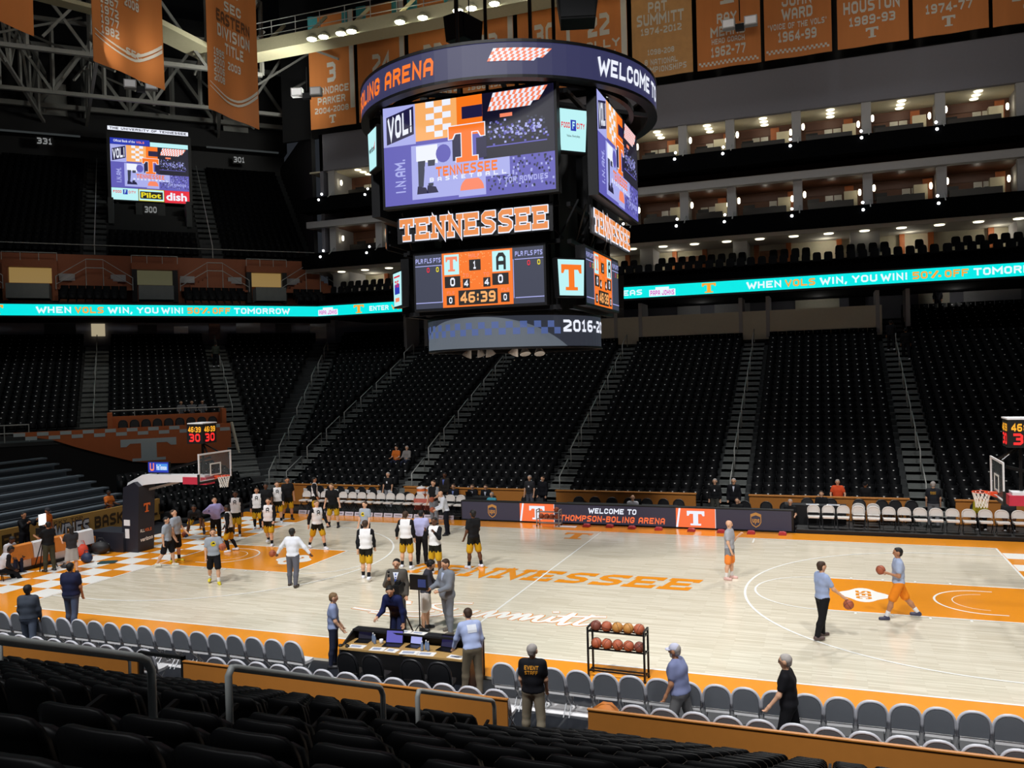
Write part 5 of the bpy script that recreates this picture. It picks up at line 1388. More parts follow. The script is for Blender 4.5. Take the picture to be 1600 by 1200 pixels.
mb = MB(); put_text(mb, 'ROWDIES', fg, -1.0, 0.26, 2.45, 0.58, 0.015, 0, 0.03, outline=0.09); mb.build('logo_outline', mat('navy_print', '#232740', 0.6), GB)
mb = MB(); put_text(mb, 'ROWDIES', fg, -1.0, 0.26, 2.45, 0.58, 0.03, 0, 0.03); mb.build('logo_lettering', mat('pale_grey_print', '#c9ccd2', 0.6), GB)
# ================================================================ near stand
NT, NRI = 0.8, 0.339
def nz(k): return 0.15 + NRI * k
mb = MB()
for k in range(18):
    y0, y1 = -12.6 - NT * k, -12.6 - NT * (k + 1)
    mb.quad((-20, y1, nz(k)), (24, y1, nz(k)), (24, y0, nz(k)), (-20, y0, nz(k)))
    mb.quad((-20, y0, nz(k) - NRI), (-20, y0, nz(k)), (24, y0, nz(k)), (24, y0, nz(k) - NRI))
terr_near = struct('terrace_front', mb, mat('near_concrete', '#2a2c2e', 0.9), label='stepped terrace under the near seats')
for c, w_ in ((4.2, 0.7), (-3.85, 0.5)):
    mb = MB()
    for k in range(18):
        y0 = -12.6 - NT * k
        mb.box(c - w_, c + w_, y0 - NT / 2, y0 + 0.0, nz(k) - NRI, nz(k) - NRI / 2 + 0.02) if k else None
    mb.build('aisle_stairs', M_CONCD, terr_near)
for i, (x0, x1) in enumerate(((-14, -4.75), (-3.55, 3.5), (4.95, 14.5))):
    w = struct('wall_front', MB().box(x0, x1, -12.5, -12.46, -0.06, 0.97), M_ORWALL, label='orange wall before the near seats')
    MB().box(x0 - 0.01, x1 + 0.01, -12.515, -12.445, 0.97, 0.99).build('coping', M_ORWALL, w)
# handrails down the near aisles
def near_rail(x, ya, yb, label, r=0.036):
    za, zb = 0.15 + 0.424 * (-12.77 - ya), 0.15 + 0.424 * (-12.77 - yb)
    h = 0.90
    o = thing('aisle_handrail', label, 'handrail', (x, ya, za), 0, 'handrails in the near aisles')
    L = lambda y, z: (0, y - ya, z - za)
    pts = [L(ya, za - 0.1), L(ya, za + h - 0.07), L(ya + 0.05, za + h - 0.01), L(ya + 0.1, za + h - 0.03), L(yb - 0.12, zb + h + 0.05), L(yb - 0.05, zb + h), L(yb, zb + h - 0.1), L(yb, zb - 0.15)]
    MB().tube(pts, r, 10).build('rail_tube', M_RAIL, o, True)
    for y, z in ((ya, za), (yb, zb)): MB().lathe([(0.07, -0.03), (0.07, 0.02), (r, 0.03)], 10, L(y, z)).build('base_flange', M_RAIL, o)
near_rail(3.4, -23.6, -20.47, 'thick grey handrail at the bottom left of the picture')
near_rail(3.4, -19.51, -16.6, 'grey handrail in the middle of the near aisle')
near_rail(3.4, -15.65, -12.85, 'grey handrail at the foot of the near aisle by the orange wall')
near_rail(-4.6, -15.65, -12.85, 'thin grey handrail at the foot of the left near aisle', 0.03)
gt = thing('aisle_gate', 'black square gate frame in the gap of the orange wall', 'gate', (-4.15, -12.44, -0.06))
for x in (-0.55, 0.55): MB().box(x - 0.035, x + 0.035, -0.035, 0.035, 0, 1.12).build('post', M_BLACK, gt)
MB().box(-0.585, 0.585, -0.035, 0.035, 1.06, 1.13).build('top_bar', M_BLACK, gt)
MB().box(-0.55, 0.55, -0.02, 0.02, 0.1, 0.5).build('panel', M_BLACK, gt)
o = struct('trim_floor', MB().box(-14, 14.5, -10.42, -9.92, -0.06, -0.05), M_WHITEP, label='white floor strip behind the courtside chairs')

# arena seat with flip-up pan
def shell(mb, w, z0_, z1_, y0_, tilt, bulge, th, nx=8, nz_=5, corner=0.07):
    fr, bk = [], []
    for j in range(nz_ + 1):
        f = j / nz_
        for i in range(nx + 1):
            u = -1 + 2 * i / nx
            ww = w / 2 * (1 - 0.10 * max(0, f - 0.6) / 0.4 * (1 if abs(u) > 0.95 else 0.6))
            z = z0_ + (z1_ - z0_) * f
            if j == nz_: z -= corner * abs(u) ** 6
            y = y0_ - tilt * f + bulge * (u * u)
            fr.append((u * ww, y, z)); bk.append((u * ww, y - th, z))
    n = len(fr); fs = []
    for j in range(nz_):
        for i in range(nx):
            k = j * (nx + 1) + i
            fs.append((k, k + nx + 1, k + nx + 2, k + 1)); fs.append((k + n, k + 1 + n, k + nx + 2 + n, k + nx + 1 + n))
    for i in range(nx):
        fs.append((i, i + 1, i + 1 + n, i + n)); k = nz_ * (nx + 1) + i; fs.append((k, k + n, k + 1 + n, k + 1))
    for j in range(nz_):
        k = j * (nx + 1); fs.append((k, k + n, k + nx + 1 + n, k + nx + 1)); k += nx; fs.append((k, k + nx + 1, k + nx + 1 + n, k + n))
    mb.add(fr + bk, fs)
proto = thing('stadium_seat', '', 'seat')
m_ = MB(); shell(m_, 0.485, 0.36, 0.87, -0.13, 0.10, 0.035, 0.035, 10, 5, 0.05); SEAT_BACK = m_.mesh('backrest', M_SEAT, True)
m_ = MB(); shell(m_, 0.41, 0.38, 0.78, -0.01, 0.08, 0.02, 0.05, 6, 3, 0.03); SEAT_PAN = m_.mesh('seat_pan', M_SEAT, True)
m_ = MB(); m_.prism([(-0.20, 0.53), (0.04, 0.56), (0.24, 0.61), (0.27, 0.60), (0.26, 0.57), (0.08, 0.52), (-0.18, 0.49)], lambda a, b, c: Vector((0.286 + c, a, b)), 0.04); SEAT_ARM = m_.mesh('armrest', M_SEAT)
m_ = MB(); m_.prism([(-0.20, 0.0), (0.10, 0.0), (0.17, 0.54), (-0.16, 0.50)], lambda a, b, c: Vector((0.280 + c, a, b)), 0.03); SEAT_STD = m_.mesh('standard', M_SEAT)
m_ = MB(); m_.lathe([(0.034, 0), (0.034, 0.006), (0.01, 0.008)], 12, (0.281, 0.09, 0.44), axis='x'); SEAT_BDG = m_.mesh('number_badge', M_BADGE)
for nm, me in (('backrest', SEAT_BACK), ('seat_pan', SEAT_PAN), ('armrest', SEAT_ARM), ('standard', SEAT_STD), ('number_badge', SEAT_BDG)): link(nm, me, proto)
# projection used only to leave out seats that lie wholly outside the picture
_cm = cam.rotation_euler.to_matrix().transposed()
def px(p):
    q = _cm @ (Vector(p) - cam.location)
    if q.z > -0.1: return None
    return (800 + 1309.2 * q.x / -q.z, 600 - 1309.2 * q.y / -q.z)
used = False; nseat = 0
SECT = [('left of the gate aisle', -5.1, -1), ('left of the railed aisle', 3.02, -1), ('right of the railed aisle', 5.3, 1)]
for k in range(0, 17):
    y = -12.6 - NT * (k + 1) + 0.28
    for si, (sn_, xs, dr) in enumerate(SECT):
        for i in range(30):
            x = xs + dr * i * 0.53
            if si == 1 and x < -3.0: break
            p = px((x, y, nz(k) + 0.9))
            if p is None or not (-45 < p[0] < 1645) or p[1] > 1215: continue
            lab = 'black near seat in the %s row, %s seat %s' % (ordw(k + 1), ordw(i + 1), sn_)
            if not used:
                proto.location = (x, y, nz(k)); proto['label'] = lab; proto['group'] = 'near stadium seats'; used = True
            else: dup(proto, (x, y, nz(k)), 0, lab, 'near stadium seats')
            nseat += 1
print('NEAR SEATS', nseat)

# all farther seats of the bowl: one uncountable mass
tb = MB()
tb.box(-0.24, 0.24, -0.24, -0.20, 0.34, 0.86, 0)
tb.add([(-0.21, -0.05, 0.40), (0.21, -0.05, 0.40), (0.21, -0.12, 0.78), (-0.21, -0.12, 0.78), (-0.21, -0.20, 0.40), (0.21, -0.20, 0.40), (0.21, -0.20, 0.78), (-0.21, -0.20, 0.78)],
       [(0, 1, 2, 3), (3, 2, 6, 7), (0, 3, 7, 4), (1, 5, 6, 2)], 0)
tb.box(0.235, 0.275, -0.2, 0.16, 0.0, 0.58, 0)
tb.add([(-0.032, -0.072, 0.72), (0.032, -0.072, 0.72), (0.032, -0.097, 0.755), (-0.032, -0.097, 0.755)], [(0, 1, 2, 3)], 1)  # small pale facet: the highlight dot painted onto the seat
TV = np.array(tb.v); TFc = tb.f; TM = tb.m
inst = []     # (location, yaw, glint)
noglint = set()
def row_far(k, x0, x1):
    n = int((x1 - x0) / 0.52)
    for i in range(n):
        inst.append((far(x0 + (x1 - x0 - n * 0.52) / 2 + 0.26 + i * 0.52, k * TR + TR - 0.28 + 0.0, zrow(k)), PI))
edges = [(FAISLES[i] + AW + 0.05, FAISLES[i + 1] - AW - 0.05) for i in range(5)]
for k in range(NRL):
    t = k * TR
    for i, (x0, x1) in enumerate(edges):
        if i in (1, 2, 3) and k >= NR: continue
        row_far(k, x0, x1)
    wx0, wx1 = mitre_x(t) + 0.85, FAISLES[0] - AW - 0.1
    if wx1 - wx0 > 0.6: row_far(k, wx0, wx1)
    def row_cor(s0, s1, fn_t=t, z=zrow(k)):
        n = int((s1 - s0) / 0.52)
        for i in range(n): inst.append((cor(s0 + (s1 - s0 - n * 0.52) / 2 + 0.26 + i * 0.52, fn_t + TR - 0.28, z), -0.75 * PI))
    s1 = mitre_s(t) - 0.85
    if s1 > -5.4: row_cor(-5.45, s1)
    if t >= 7.7: row_cor(-13.35, -7.05)
    if t >= 7.7: row_cor(-26, -15.05)
nb0 = len(inst)
for k in range(19):
    for s0, s1 in ((-30, -23.2), (-21.4, -15.1), (-13.3, -7.0), (-5.2, 1.4)):
        if (s0, s1) == (-13.3, -7.0) and k > 3: continue
        n = int((s1 - s0) / 0.52)
        for i in range(n): inst.append((cor(s0 + 0.26 + i * 0.52, 20.5 + k * UT + UT - 0.28, 16.0 + k * UR), -0.75 * PI))
for k, (t, z) in enumerate(((16.0, 12.1), (16.9, 12.4), (17.8, 12.7))):
    for s0, s1 in ((-34, -20.3), (-16.3, -12.0), (-8.4, -4.0), (-0.6, 1.5)):
        s0 = s0 if k else s0 + 0.0
        n = int((s1 - s0) / 0.52)
        for i in range(n): inst.append((cor(s0 + 0.26 + i * 0.52, t, z), -0.75 * PI))
nb1 = len(inst)
for k in range(5):
    x1 = -19.9 - k * 0.85
    for i in range(16):
        y = 6.15 + i * 0.5
        if y < x1 - 0.85 + 37.2 and y < 12.8: inst.append((Vector((x1 - 0.62, y, 0.10 + 0.30 * k)), -PI / 2))
nI = len(inst); nv = len(TV)
allv = np.empty((nI * nv, 3)); 
for i, (p, a) in enumerate(inst):
    c, s = math.cos(a), math.sin(a)
    allv[i * nv:(i + 1) * nv] = np.stack([TV[:, 0] * c - TV[:, 1] * s, TV[:, 0] * s + TV[:, 1] * c, TV[:, 2]], 1) + np.array(p)
nf = len(TFc)
lt = np.array([len(f_) for f_ in TFc]); flat = np.concatenate([np.array(f_) for f_ in TFc])
loops = (flat[None, :] + (np.arange(nI) * nv)[:, None]).ravel()
me = bpy.data.meshes.new('stadium_seat_mass')
me.vertices.add(len(allv)); me.vertices.foreach_set('co', allv.ravel())
me.loops.add(len(loops)); me.loops.foreach_set('vertex_index', loops.astype(np.int32))
tot = np.tile(lt, nI); me.polygons.add(len(tot))
me.polygons.foreach_set('loop_start', np.concatenate([[0], np.cumsum(tot)[:-1]]).astype(np.int32)); me.polygons.foreach_set('loop_total', tot.astype(np.int32))
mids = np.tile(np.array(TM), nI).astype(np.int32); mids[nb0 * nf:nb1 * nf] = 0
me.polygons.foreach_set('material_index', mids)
me.materials.append(M_SEATF); me.materials.append(M_GLINTF); me.update(calc_edges=True)
tag(link('stadium_seat_mass', me), 'thousands of black seats filling the far and corner stands', 'seats', kind='stuff')
print('FAR SEATS', nI)

# ================================================================ folding chairs
def arch(w, z0_, z1_, n=12, p=2.4):
    pts = [(-w / 2, z0_), (w / 2, z0_)]
    zc = z0_ + (z1_ - z0_) * 0.35
    for i in range(n + 1):
        t = PI * i / n
        c, s = math.cos(t), math.sin(t)
        pts.append((w / 2 * math.copysign(abs(c) ** (2 / p), c), zc + (z1_ - zc) * abs(s) ** (2 / p)))
    return pts
def chair_proto(name, label, mb_back, m_rim, m_seat, m_frame, tilt=0.22, wb=0.495, z0_=0.47, z1_=0.94):
    r = thing(name, label, 'chair')
    fn_ = lambda a, b, c: Vector((a, -0.19 - (b - 0.5) * tilt - c, b))
    m = MB(); m.prism(arch(wb - 0.05, z0_ + 0.02, z1_ - 0.025), lambda a, b, c: fn_(a, b, c + 0.028), 0.05); m.build('backrest', mb_back, r)
    m = MB()
    pts = arch(wb, z0_, z1_, 14)[1:] + [arch(wb, z0_, z1_, 14)[0]]
    pts = arch(wb, z0_, z1_, 14)[2:]
    m.tube([fn_(wb / 2, z0_, 0)] + [fn_(a, b, 0) for a, b in pts] + [fn_(-wb / 2, z0_, 0)], 0.028, 6); m.build('back_rim', m_rim, r, True)
    m = MB(); m.prism([(-0.21, -0.20), (0.21, -0.20), (0.225, 0.05), (0.20, 0.20), (-0.20, 0.20), (-0.225, 0.05)], lambda a, b, c: Vector((a, b, 0.47 + c)), 0.06); m.build('seat', m_seat, r)
    for g in (-1, 1):
        MB().tube([(g * 0.225, -0.20, 0.52), (g * 0.225, -0.16, 0.42), (g * 0.22, 0.24, 0.0)], 0.014, 5).build('leg', m_frame, r)
        MB().tube([(g * 0.205, 0.12, 0.42), (g * 0.205, -0.27, 0.0)], 0.014, 5).build('leg', m_frame, r)
    MB().tube([(-0.22, 0.16, 0.09), (0.22, 0.16, 0.09)], 0.01, 5).build('stretcher', m_frame, r)
    return r
M_CHG = mat('grey_chair_vinyl', '#7b8088', 0.45, var=0.06); M_CHR = mat('chair_edge_highlight', '#c9cbd4', 0.35, var=0.03); M_CHS = mat('white_chair_seat', '#e6e6e8', 0.4, var=0.04); M_CHROME = mat('chrome_tube', '#8f9296', 0.4, 0.3)  # grey chair rim is pale to paint in the overhead light
M_CHB = mat('black_chair_vinyl', '#15161a', 0.4, var=0.1); M_CHW = mat('white_chair_vinyl', '#dedad6', 0.5, var=0.04)
gp = chair_proto('folding_chair', '', M_CHG, M_CHR, M_CHS, M_CHROME)
first = [True]
def put_chair(pr, flag, loc, rz, label, group):
    if flag[0]:
        pr.location = loc; pr.rotation_euler = (0, 0, rz); pr['label'] = label; pr['group'] = group; flag[0] = False; return pr
    return dup(pr, loc, rz, label, group)
x = -11.65; i = 0
while x < -2.0:
    put_chair(gp, first, (x, -10.27, -0.06), random.uniform(-0.05, 0.05) - 0.04, 'grey padded folding chair in the left courtside row, %s from the left edge' % ORD[i], 'grey courtside chairs'); x += 0.52; i += 1
x = 2.66; i = 0
while x < 12.6:
    put_chair(gp, first, (x, -10.27, -0.06), random.uniform(-0.04, 0.04), 'grey padded folding chair in the right courtside row, %s from the media table' % ORD[i], 'grey courtside chairs'); x += 0.52; i += 1
for nm, xa, xb in (('left of the gate', -10.4, -4.9), ('behind the media table', -3.25, 3.4), ('right of the wall gap', 5.6, 12.3)):
    x = xa; i = 0
    while x < xb:
        put_chair(gp, first, (x, -11.62, -0.06), random.uniform(-0.04, 0.04), 'grey folding chair against the orange wall %s, %s from the left' % (nm, ORD[i]), 'chairs against the near wall'); x += 0.525; i += 1
# orange jacket thrown over the end chair
m = MB()
prof = [(-0.28, -0.05), (-0.25, 0.5), (-0.2, 0.82), (-0.05, 0.92), (0.1, 0.92), (0.22, 0.82), (0.27, 0.5), (0.30, -0.02)]
nn = 8; v = []
for q in range(2):
    for j, (a, b) in enumerate(prof):
        for i in range(nn):
            u = i / (nn - 1)
            wv = 0.035 * math.sin(u * 12 + j)
            v.append((a * (1.0 - 0.05 * q) + wv * 0.6, (-0.18 + 0.36 * u) * (1.1 - 0.2 * b) + wv, b - q * 0.015 - 0.06 * abs(u - 0.5)))
fs = []
N = len(prof) * nn
for j in range(len(prof) - 1):
    for i in range(nn - 1):
        k = j * nn + i; fs.append((k, k + 1, k + nn + 1, k + nn)); fs.append((k + N, k + nn + N, k + nn + 1 + N, k + 1 + N))
m.add(v, fs)
o = m.build('jacket', mat('orange_jacket_cloth', '#d07a2a', 0.7, var=0.15), smooth=True); o.location = (5.12, -12.1, 0.02); o.rotation_euler = (0, 0, 0.1)
tag(o, 'orange jacket draped at the end of the orange wall', 'jacket')

# black platforms and chairs on the far side
for x0, x1 in ((-16.6, -7.05), (7.6, 18)):
    struct('floor_bench', MB().box(x0, x1, 9.05, 11.5, -0.06, 0.14), M_BLACK, label='low black platform under the bench chairs')
wp = chair_proto('bench_chair', '', M_CHW, M_CHW, M_CHW, M_CHB, 0.15, 0.44, 0.56, 0.86)
fw = [True]
for i in range(17):
    put_chair(wp, fw, (-15.8 + i * 0.53, 9.62, 0.14), PI + random.uniform(-0.03, 0.03), 'white folding bench chair on the left far sideline, %s from the left' % ORD[i], 'white chairs of the left bench')
for i in range(16):
    put_chair(wp, fw, (8.25 + i * 0.555, 9.62, 0.14), PI + random.uniform(-0.03, 0.03), 'white folding bench chair on the right far sideline, %s from the left' % ORD[i], 'white chairs of the right bench')
for i, x in enumerate((9.95, 10.5)):
    put_chair(wp, fw, (x, 10.35, 0.14), PI, 'white folding chair in a second row behind the right bench, %s one' % ('left', 'right')[i], 'white chairs of the right bench')
bpz = chair_proto('black_chair', '', M_CHB, M_CHB, M_CHB, M_CHB, 0.2, 0.48, 0.48, 0.92)
fbk = [True]
for i in range(9):
    put_chair(bpz, fbk, (-16.6 + i * 0.62, 11.05, 0.14), PI, 'black padded chair behind the left bench, %s from the left' % ORD[i], 'black chairs on the far side')
    m = MB(); m.box(-0.11, 0.11, -0.02, 0.02, 0, 0.16)
    o = m.build('towel', M_WHITEP); o.location = (-16.6 + i * 0.62 + 0.02, 10.82 + 0.05, 0.14 + 0.68); o.rotation_euler = (0.25, 0.15, 0)
    tag(o, 'folded white towel on the black chair behind the left bench, %s from the left' % ORD[i], 'towel', 'white towels on black chairs')
for nm, xs in (('behind the scorer table', (-4.6, -3.9, -1.95, -1.2, -0.4, 0.4, 1.2, 1.9, 2.6)), ('left of the cooler table', (-10.9, -10.3)), ('by the right bench', (5.4, 6.3, 7.1, 8.0, 8.95, 10.0, 10.9, 11.4, 12.0, 14.3, 16.2, 16.9))):
    for i, x in enumerate(xs):
        put_chair(bpz, fbk, (x, 11.05, -0.06 if x < 7.6 else 0.14), PI + random.uniform(-0.2, 0.2), 'black padded chair %s, %s from the left' % (nm, ORD[i]), 'black chairs on the far side')
for i, x in enumerate((-0.75, -0.15, 0.75, 1.35)):
    put_chair(bpz, fbk, (x, -10.55, -0.06), random.uniform(-0.1, 0.1), 'black folding chair at the near media table, %s from the left' % ORD[i], 'black chairs at the media table')
for i in range(9):
    p = cor(-12.6 + i * 0.62, 6.6, 3.6)
    put_chair(bpz, fbk, p, -0.75 * PI, 'black chair on the platform above the big corner letter, %s from the left' % ORD[i], 'black chairs on the corner platform')
# white foot panels in front of the left bench
for i in range(16):
    m = MB(); m.box(-0.23, 0.23, -0.012, 0.012, 0, 0.19)
    o = m.build('foot_panel', mat('pale_foot_panel', '#c9c6d6', 0.5)); o.location = (-15.5 + i * 0.53, 8.98, 0.004); o.rotation_euler = (-0.3, 0, 0)
    m = MB(); put_text(m, 'TENNESSEE', lambda a, b, c=0.0: Vector((a, -0.012 - c, b)), -0.16, 0.07, 0.32, 0.05, 0.003, 0, 0.02); m.build('lettering', M_CHB, o)
    tag(o, 'white lettered foot panel before the left bench, %s from the left' % ORD[i], 'panel', 'foot panels of the left bench')
# club chairs above the ribbon
cp = thing('club_chair', '', 'chair')
m = MB(); shell(m, 0.50, 0.42, 1.0, -0.2, 0.1, 0.03, 0.06, 6, 4); m.build('backrest', M_SEATF, cp)
m = MB(); m.box(-0.24, 0.24, -0.2, 0.24, 0.38, 0.46); m.build('seat', M_SEATF, cp)
m = MB(); m.lathe([(0.2, 0), (0.05, 0.06), (0.04, 0.38)], 8); m.build('pedestal', M_SEATF, cp)
fc = [True]
for rw, (y, z) in enumerate(((31.0, 13.25), (29.5, 12.7))):
    n = 0
    for x in np.arange(-26.5, 21.5, 0.66):
        x = float(x)
        if -17 < x < -6.0: continue
        if rw == 0 and min(abs(x - q) for q in (-2.3, 4.9, 9.0, 13.4, 15.5, -21.5)) < 0.55: continue
        n += 1
        put_chair(cp, fc, (x, y, z), PI + random.uniform(-0.1, 0.1), 'black club chair in the %s row above the ribbon display, %s from the left' % (('back', 'front')[rw], ordw(n)), 'club chairs')

# ================================================================ tables and small things
M_TBL = mat('black_table_cloth', '#0f1015', 0.6); M_TAN = mat('tan_table_top', '#b08d56', 0.5, var=0.15); M_PAPER = mat('paper', '#eceae6', 0.7, var=0.03)
st = thing('scorer_table', 'long black scorer table behind the courtside display', 'table', (0.15, 10.35, -0.06))
MB().box(-2.5, 2.5, -0.35, 0.35, 0.72, 0.77).build('tabletop', M_TBL, st); MB().box(-2.48, 2.48, -0.34, -0.3, 0.0, 0.72).build('cloth_front', M_TBL, st)
for xx in (-2.3, 2.3): MB().box(xx - 0.03, xx + 0.03, 0.2, 0.26, 0, 0.72).build('leg', M_BLACKM, st)
st2 = thing('press_table', 'black press table left of the courtside display', 'table', (-7.6, 10.7, -0.06))
MB().box(-1.6, 1.6, -0.3, 0.3, 0.86, 0.9).build('tabletop', M_TBL, st2); MB().box(-1.58, 1.58, -0.29, -0.26, 0.0, 0.86).build('cloth_front', M_TBL, st2)
for xx in (-1.4, 1.4): MB().box(xx - 0.03, xx + 0.03, 0.2, 0.26, 0, 0.86).build('leg', M_BLACKM, st2)
st3 = thing('press_table', 'black press table at the right end of the courtside display', 'table', (8.5, 10.75, 0.14))
MB().box(-1.4, 1.0, -0.3, 0.3, 0.72, 0.76).build('tabletop', M_TBL, st3); MB().box(-1.38, 0.98, -0.29, -0.26, 0.0, 0.72).build('cloth_front', M_TBL, st3)
for xx in (-1.3, 0.9): MB().box(xx - 0.03, xx + 0.03, 0.2, 0.26, 0, 0.72).build('leg', M_BLACKM, st3)
def laptop(loc, rz, label, scr=None, big=1.0):
    l = thing('laptop', label, 'laptop', loc, rz)
    MB().box(-0.17 * big, 0.17 * big, -0.12, 0.12, 0, 0.018).build('base', M_BLACKM, l)
    m = MB(); m.prism([(-0.17 * big, 0), (0.17 * big, 0), (0.17 * big, 0.23 * big), (-0.17 * big, 0.23 * big)], lambda a, b, c: Vector((a, 0.12 + b * 0.25 - c * -1, 0.018 + b)), 0.012); m.build('lid', M_BLACKM, l)
    m = MB(); m.quad(*[(a, 0.102 + b * 0.25, 0.02 + b) for a, b in ((-0.155 * big, 0.015), (0.155 * big, 0.015), (0.155 * big, 0.21 * big), (-0.155 * big, 0.21 * big))]); m.build('screen', scr or S_BLU, l)
    return l
def papers(loc, rz, label, w=0.3, h=0.22):
    o = MB().box(-w / 2, w / 2, -h / 2, h / 2, 0, 0.006).build('paper_stack', M_PAPER); o.location = loc; o.rotation_euler = (0, 0, rz)
    MB().box(-w / 2 + 0.05, w / 2 - 0.1, -h / 2 + 0.06, h / 2 - 0.05, 0.006, 0.008).build('print', mat('grey_print', '#9aa4bc', 0.7), o)
    return tag(o, label, 'paper')
def bottle(loc, label, m):
    b = thing('water_bottle', label, 'bottle', loc)
    MB().lathe([(0.03, 0), (0.034, 0.02), (0.034, 0.13), (0.015, 0.18), (0.013, 0.19)], 10).build('body', m, b, True); MB().lathe([(0.015, 0.19), (0.015, 0.215)], 8).build('cap', M_WHITEP, b)
    return b
M_BOT = mat('blue_tinted_bottle', '#8fa6cc', 0.2, trans=0.4)
# near media table: raised black screen board toward the court, tan desk behind it
TX0, TX1, TY, TZ = -1.55, 1.62, -9.35, 0.62
mt = thing('media_table', 'media table with tan desk top and raised black front by the near sideline', 'table', ((TX0 + TX1) / 2, TY, -0.06))
hw_ = (TX1 - TX0) / 2
MB().box(-hw_, hw_, -0.50, 0.25, TZ, TZ + 0.04).build('desk_top', M_TAN, mt)
m = MB(); m.prism([(-hw_, 0.0), (hw_, 0.0), (hw_, 0.86), (-hw_, 0.86)], lambda a, b, c: Vector((a, 0.34 + c, b)), 0.06); m.build('front_board', M_TBL, mt)
MB().box(-hw_ - 0.02, hw_ + 0.02, 0.10, 0.36, 0.86, 0.90).build('shelf', M_TBL, mt)
for g in (-1, 1):
    m = MB(); m.prism([(-0.45, 0), (0.36, 0), (0.36, 0.86), (0.1, 0.86), (-0.45, TZ)], lambda a, b, c: Vector((g * hw_ + c, a, b)), 0.04); m.build('side_panel', M_TBL if g < 0 else M_WOODW, mt)
MB().box(-hw_ + 0.05, hw_ - 0.05, -0.2, -0.17, 0.0, TZ).build('modesty_panel', M_TBL, mt)
DZ = TZ + 0.04 - 0.06
laptop((-1.25, TY + 0.02, DZ), 0.1, 'open laptop with a block letter on screen at the left of the media table', S_NV)
laptop((-0.45, TY - 0.05, DZ), 0.1, 'open laptop showing a bright crowd picture on the media table', S_PUR, 1.25)
laptop((0.05, TY + 0.02, DZ), -0.05, 'open laptop with a white banner on screen, middle of the media table', S_LAV, 0.9)
laptop((0.85, TY + 0.0, DZ), -0.1, 'dark open laptop near the leaning man', S_DKP, 1.15)
for i, (x, y, a, w, h, lb) in enumerate(((-1.2, -0.33, 0.05, 0.4, 0.22, 'white papers at the left end of the desk'), (-0.65, -0.36, 0.1, 0.34, 0.24, 'white papers left of centre on the desk'), (-0.3, -0.36, -0.1, 0.3, 0.22, 'pinkish papers in the middle of the desk'), (0.15, -0.38, 0.15, 0.42, 0.24, 'printed sheet in the middle of the desk'), (0.55, -0.36, 0.1, 0.4, 0.24, 'white papers right of centre on the desk'), (1.25, -0.36, -0.1, 0.36, 0.2, 'white paper at the right end of the desk'))):
    papers((x, TY + y, DZ), a, lb, w, h)
papers((-0.3, TY + 0.23, 0.84), 0.1, 'white script pages left on the black shelf', 0.36, 0.2); papers((0.08, TY + 0.23, 0.84), -0.05, 'white script pages right on the black shelf', 0.36, 0.2)
for i, (x, y) in enumerate(((-1.0, 0.05), (-0.9, -0.05), (0.42, -0.1), (0.36, -0.18), (0.5, -0.16))):
    bottle((x, TY + y, DZ), 'clear water bottle on the media desk, %s from the left' % ORD[i], M_BOT)
o = MB().lathe([(0.04, 0), (0.045, 0.11), (0.04, 0.11), (0.035, 0.01)], 12).build('paper_cup', M_WHITEP, smooth=True); o.location = (-0.75, TY - 0.02, DZ); tag(o, 'white paper cup on the media desk', 'cup')
hp = thing('headphones', 'black headset lying at the left end of the media desk', 'headphones', (-1.48, TY - 0.42, DZ))
MB().tube([(0.09 * math.cos(t), 0.09 * math.sin(t), 0.03) for t in [PI * i / 8 for i in range(9)]], 0.012, 6).build('headband', M_BLACK, hp)
for g in (-1, 1): MB().lathe([(0.045, 0), (0.05, 0.03), (0.03, 0.05)], 10, (g * 0.09, 0, 0.0)).build('ear_cup', M_BLACK, hp)
# monitor on a tall stand
mo = thing('monitor_stand', 'black monitor on a tall thin stand beside the man in the pale suit', 'monitor', (-0.98, -7.0, 0))
MB().tube([(0, 0, 0.3), (0, 0, 1.25)], 0.018, 8).build('pole', M_BLACKM, mo)
for q in range(3):
    t = q * 2 * PI / 3; MB().tube([(0, 0, 0.35), (0.32 * math.cos(t), 0.32 * math.sin(t), 0.01)], 0.012, 6).build('leg', M_BLACKM, mo)
MB().box(-0.24, 0.24, -0.04, 0.03, 1.22, 1.60).build('monitor', M_BLACK, mo); MB().box(0.0, 0.22, -0.05, -0.04, 1.3, 1.5).build('back_panel', mat('blue_panel', '#3a4a86', 0.5), mo)
# TV camera on a tripod in front of the suit man
def tv_camera(loc, rz, label):
    c = thing('tv_camera', label, 'camera', loc, rz)
    for q in range(3):
        t = q * 2 * PI / 3 + 0.4; MB().tube([(0, 0, 1.15), (0.45 * math.cos(t), 0.45 * math.sin(t), 0.01)], 0.02, 6).build('tripod_leg', M_BLACKM, c)
    MB().lathe([(0.09, 1.12), (0.1, 1.2), (0.05, 1.26)], 10).build('head', M_BLACKM, c)
    MB().box(-0.09, 0.09, -0.22, 0.22, 1.26, 1.5).build('body', M_BLACK, c); MB().lathe([(0.06, 0), (0.08, 0.18), (0.07, 0.18)], 10, (0, 0.22, 1.38), axis='y').build('lens', M_BLACKM, c)
    MB().box(-0.05, 0.05, -0.1, 0.1, 1.5, 1.58).build('viewfinder', M_BLACK, c)
    return c
tv_camera((-1.25, -7.6, 0), 0.2, 'black television camera on a tripod by the near sideline')
ca = tv_camera((-17.95, -3.55, 0), -1.4, 'news camera on a tripod with a bright white light, left baseline')
MB().box(-0.16, 0.16, -0.02, 0.02, 1.62, 2.0).build('light_panel', mat('led_panel', '#ffffff', emit=2.5), ca)
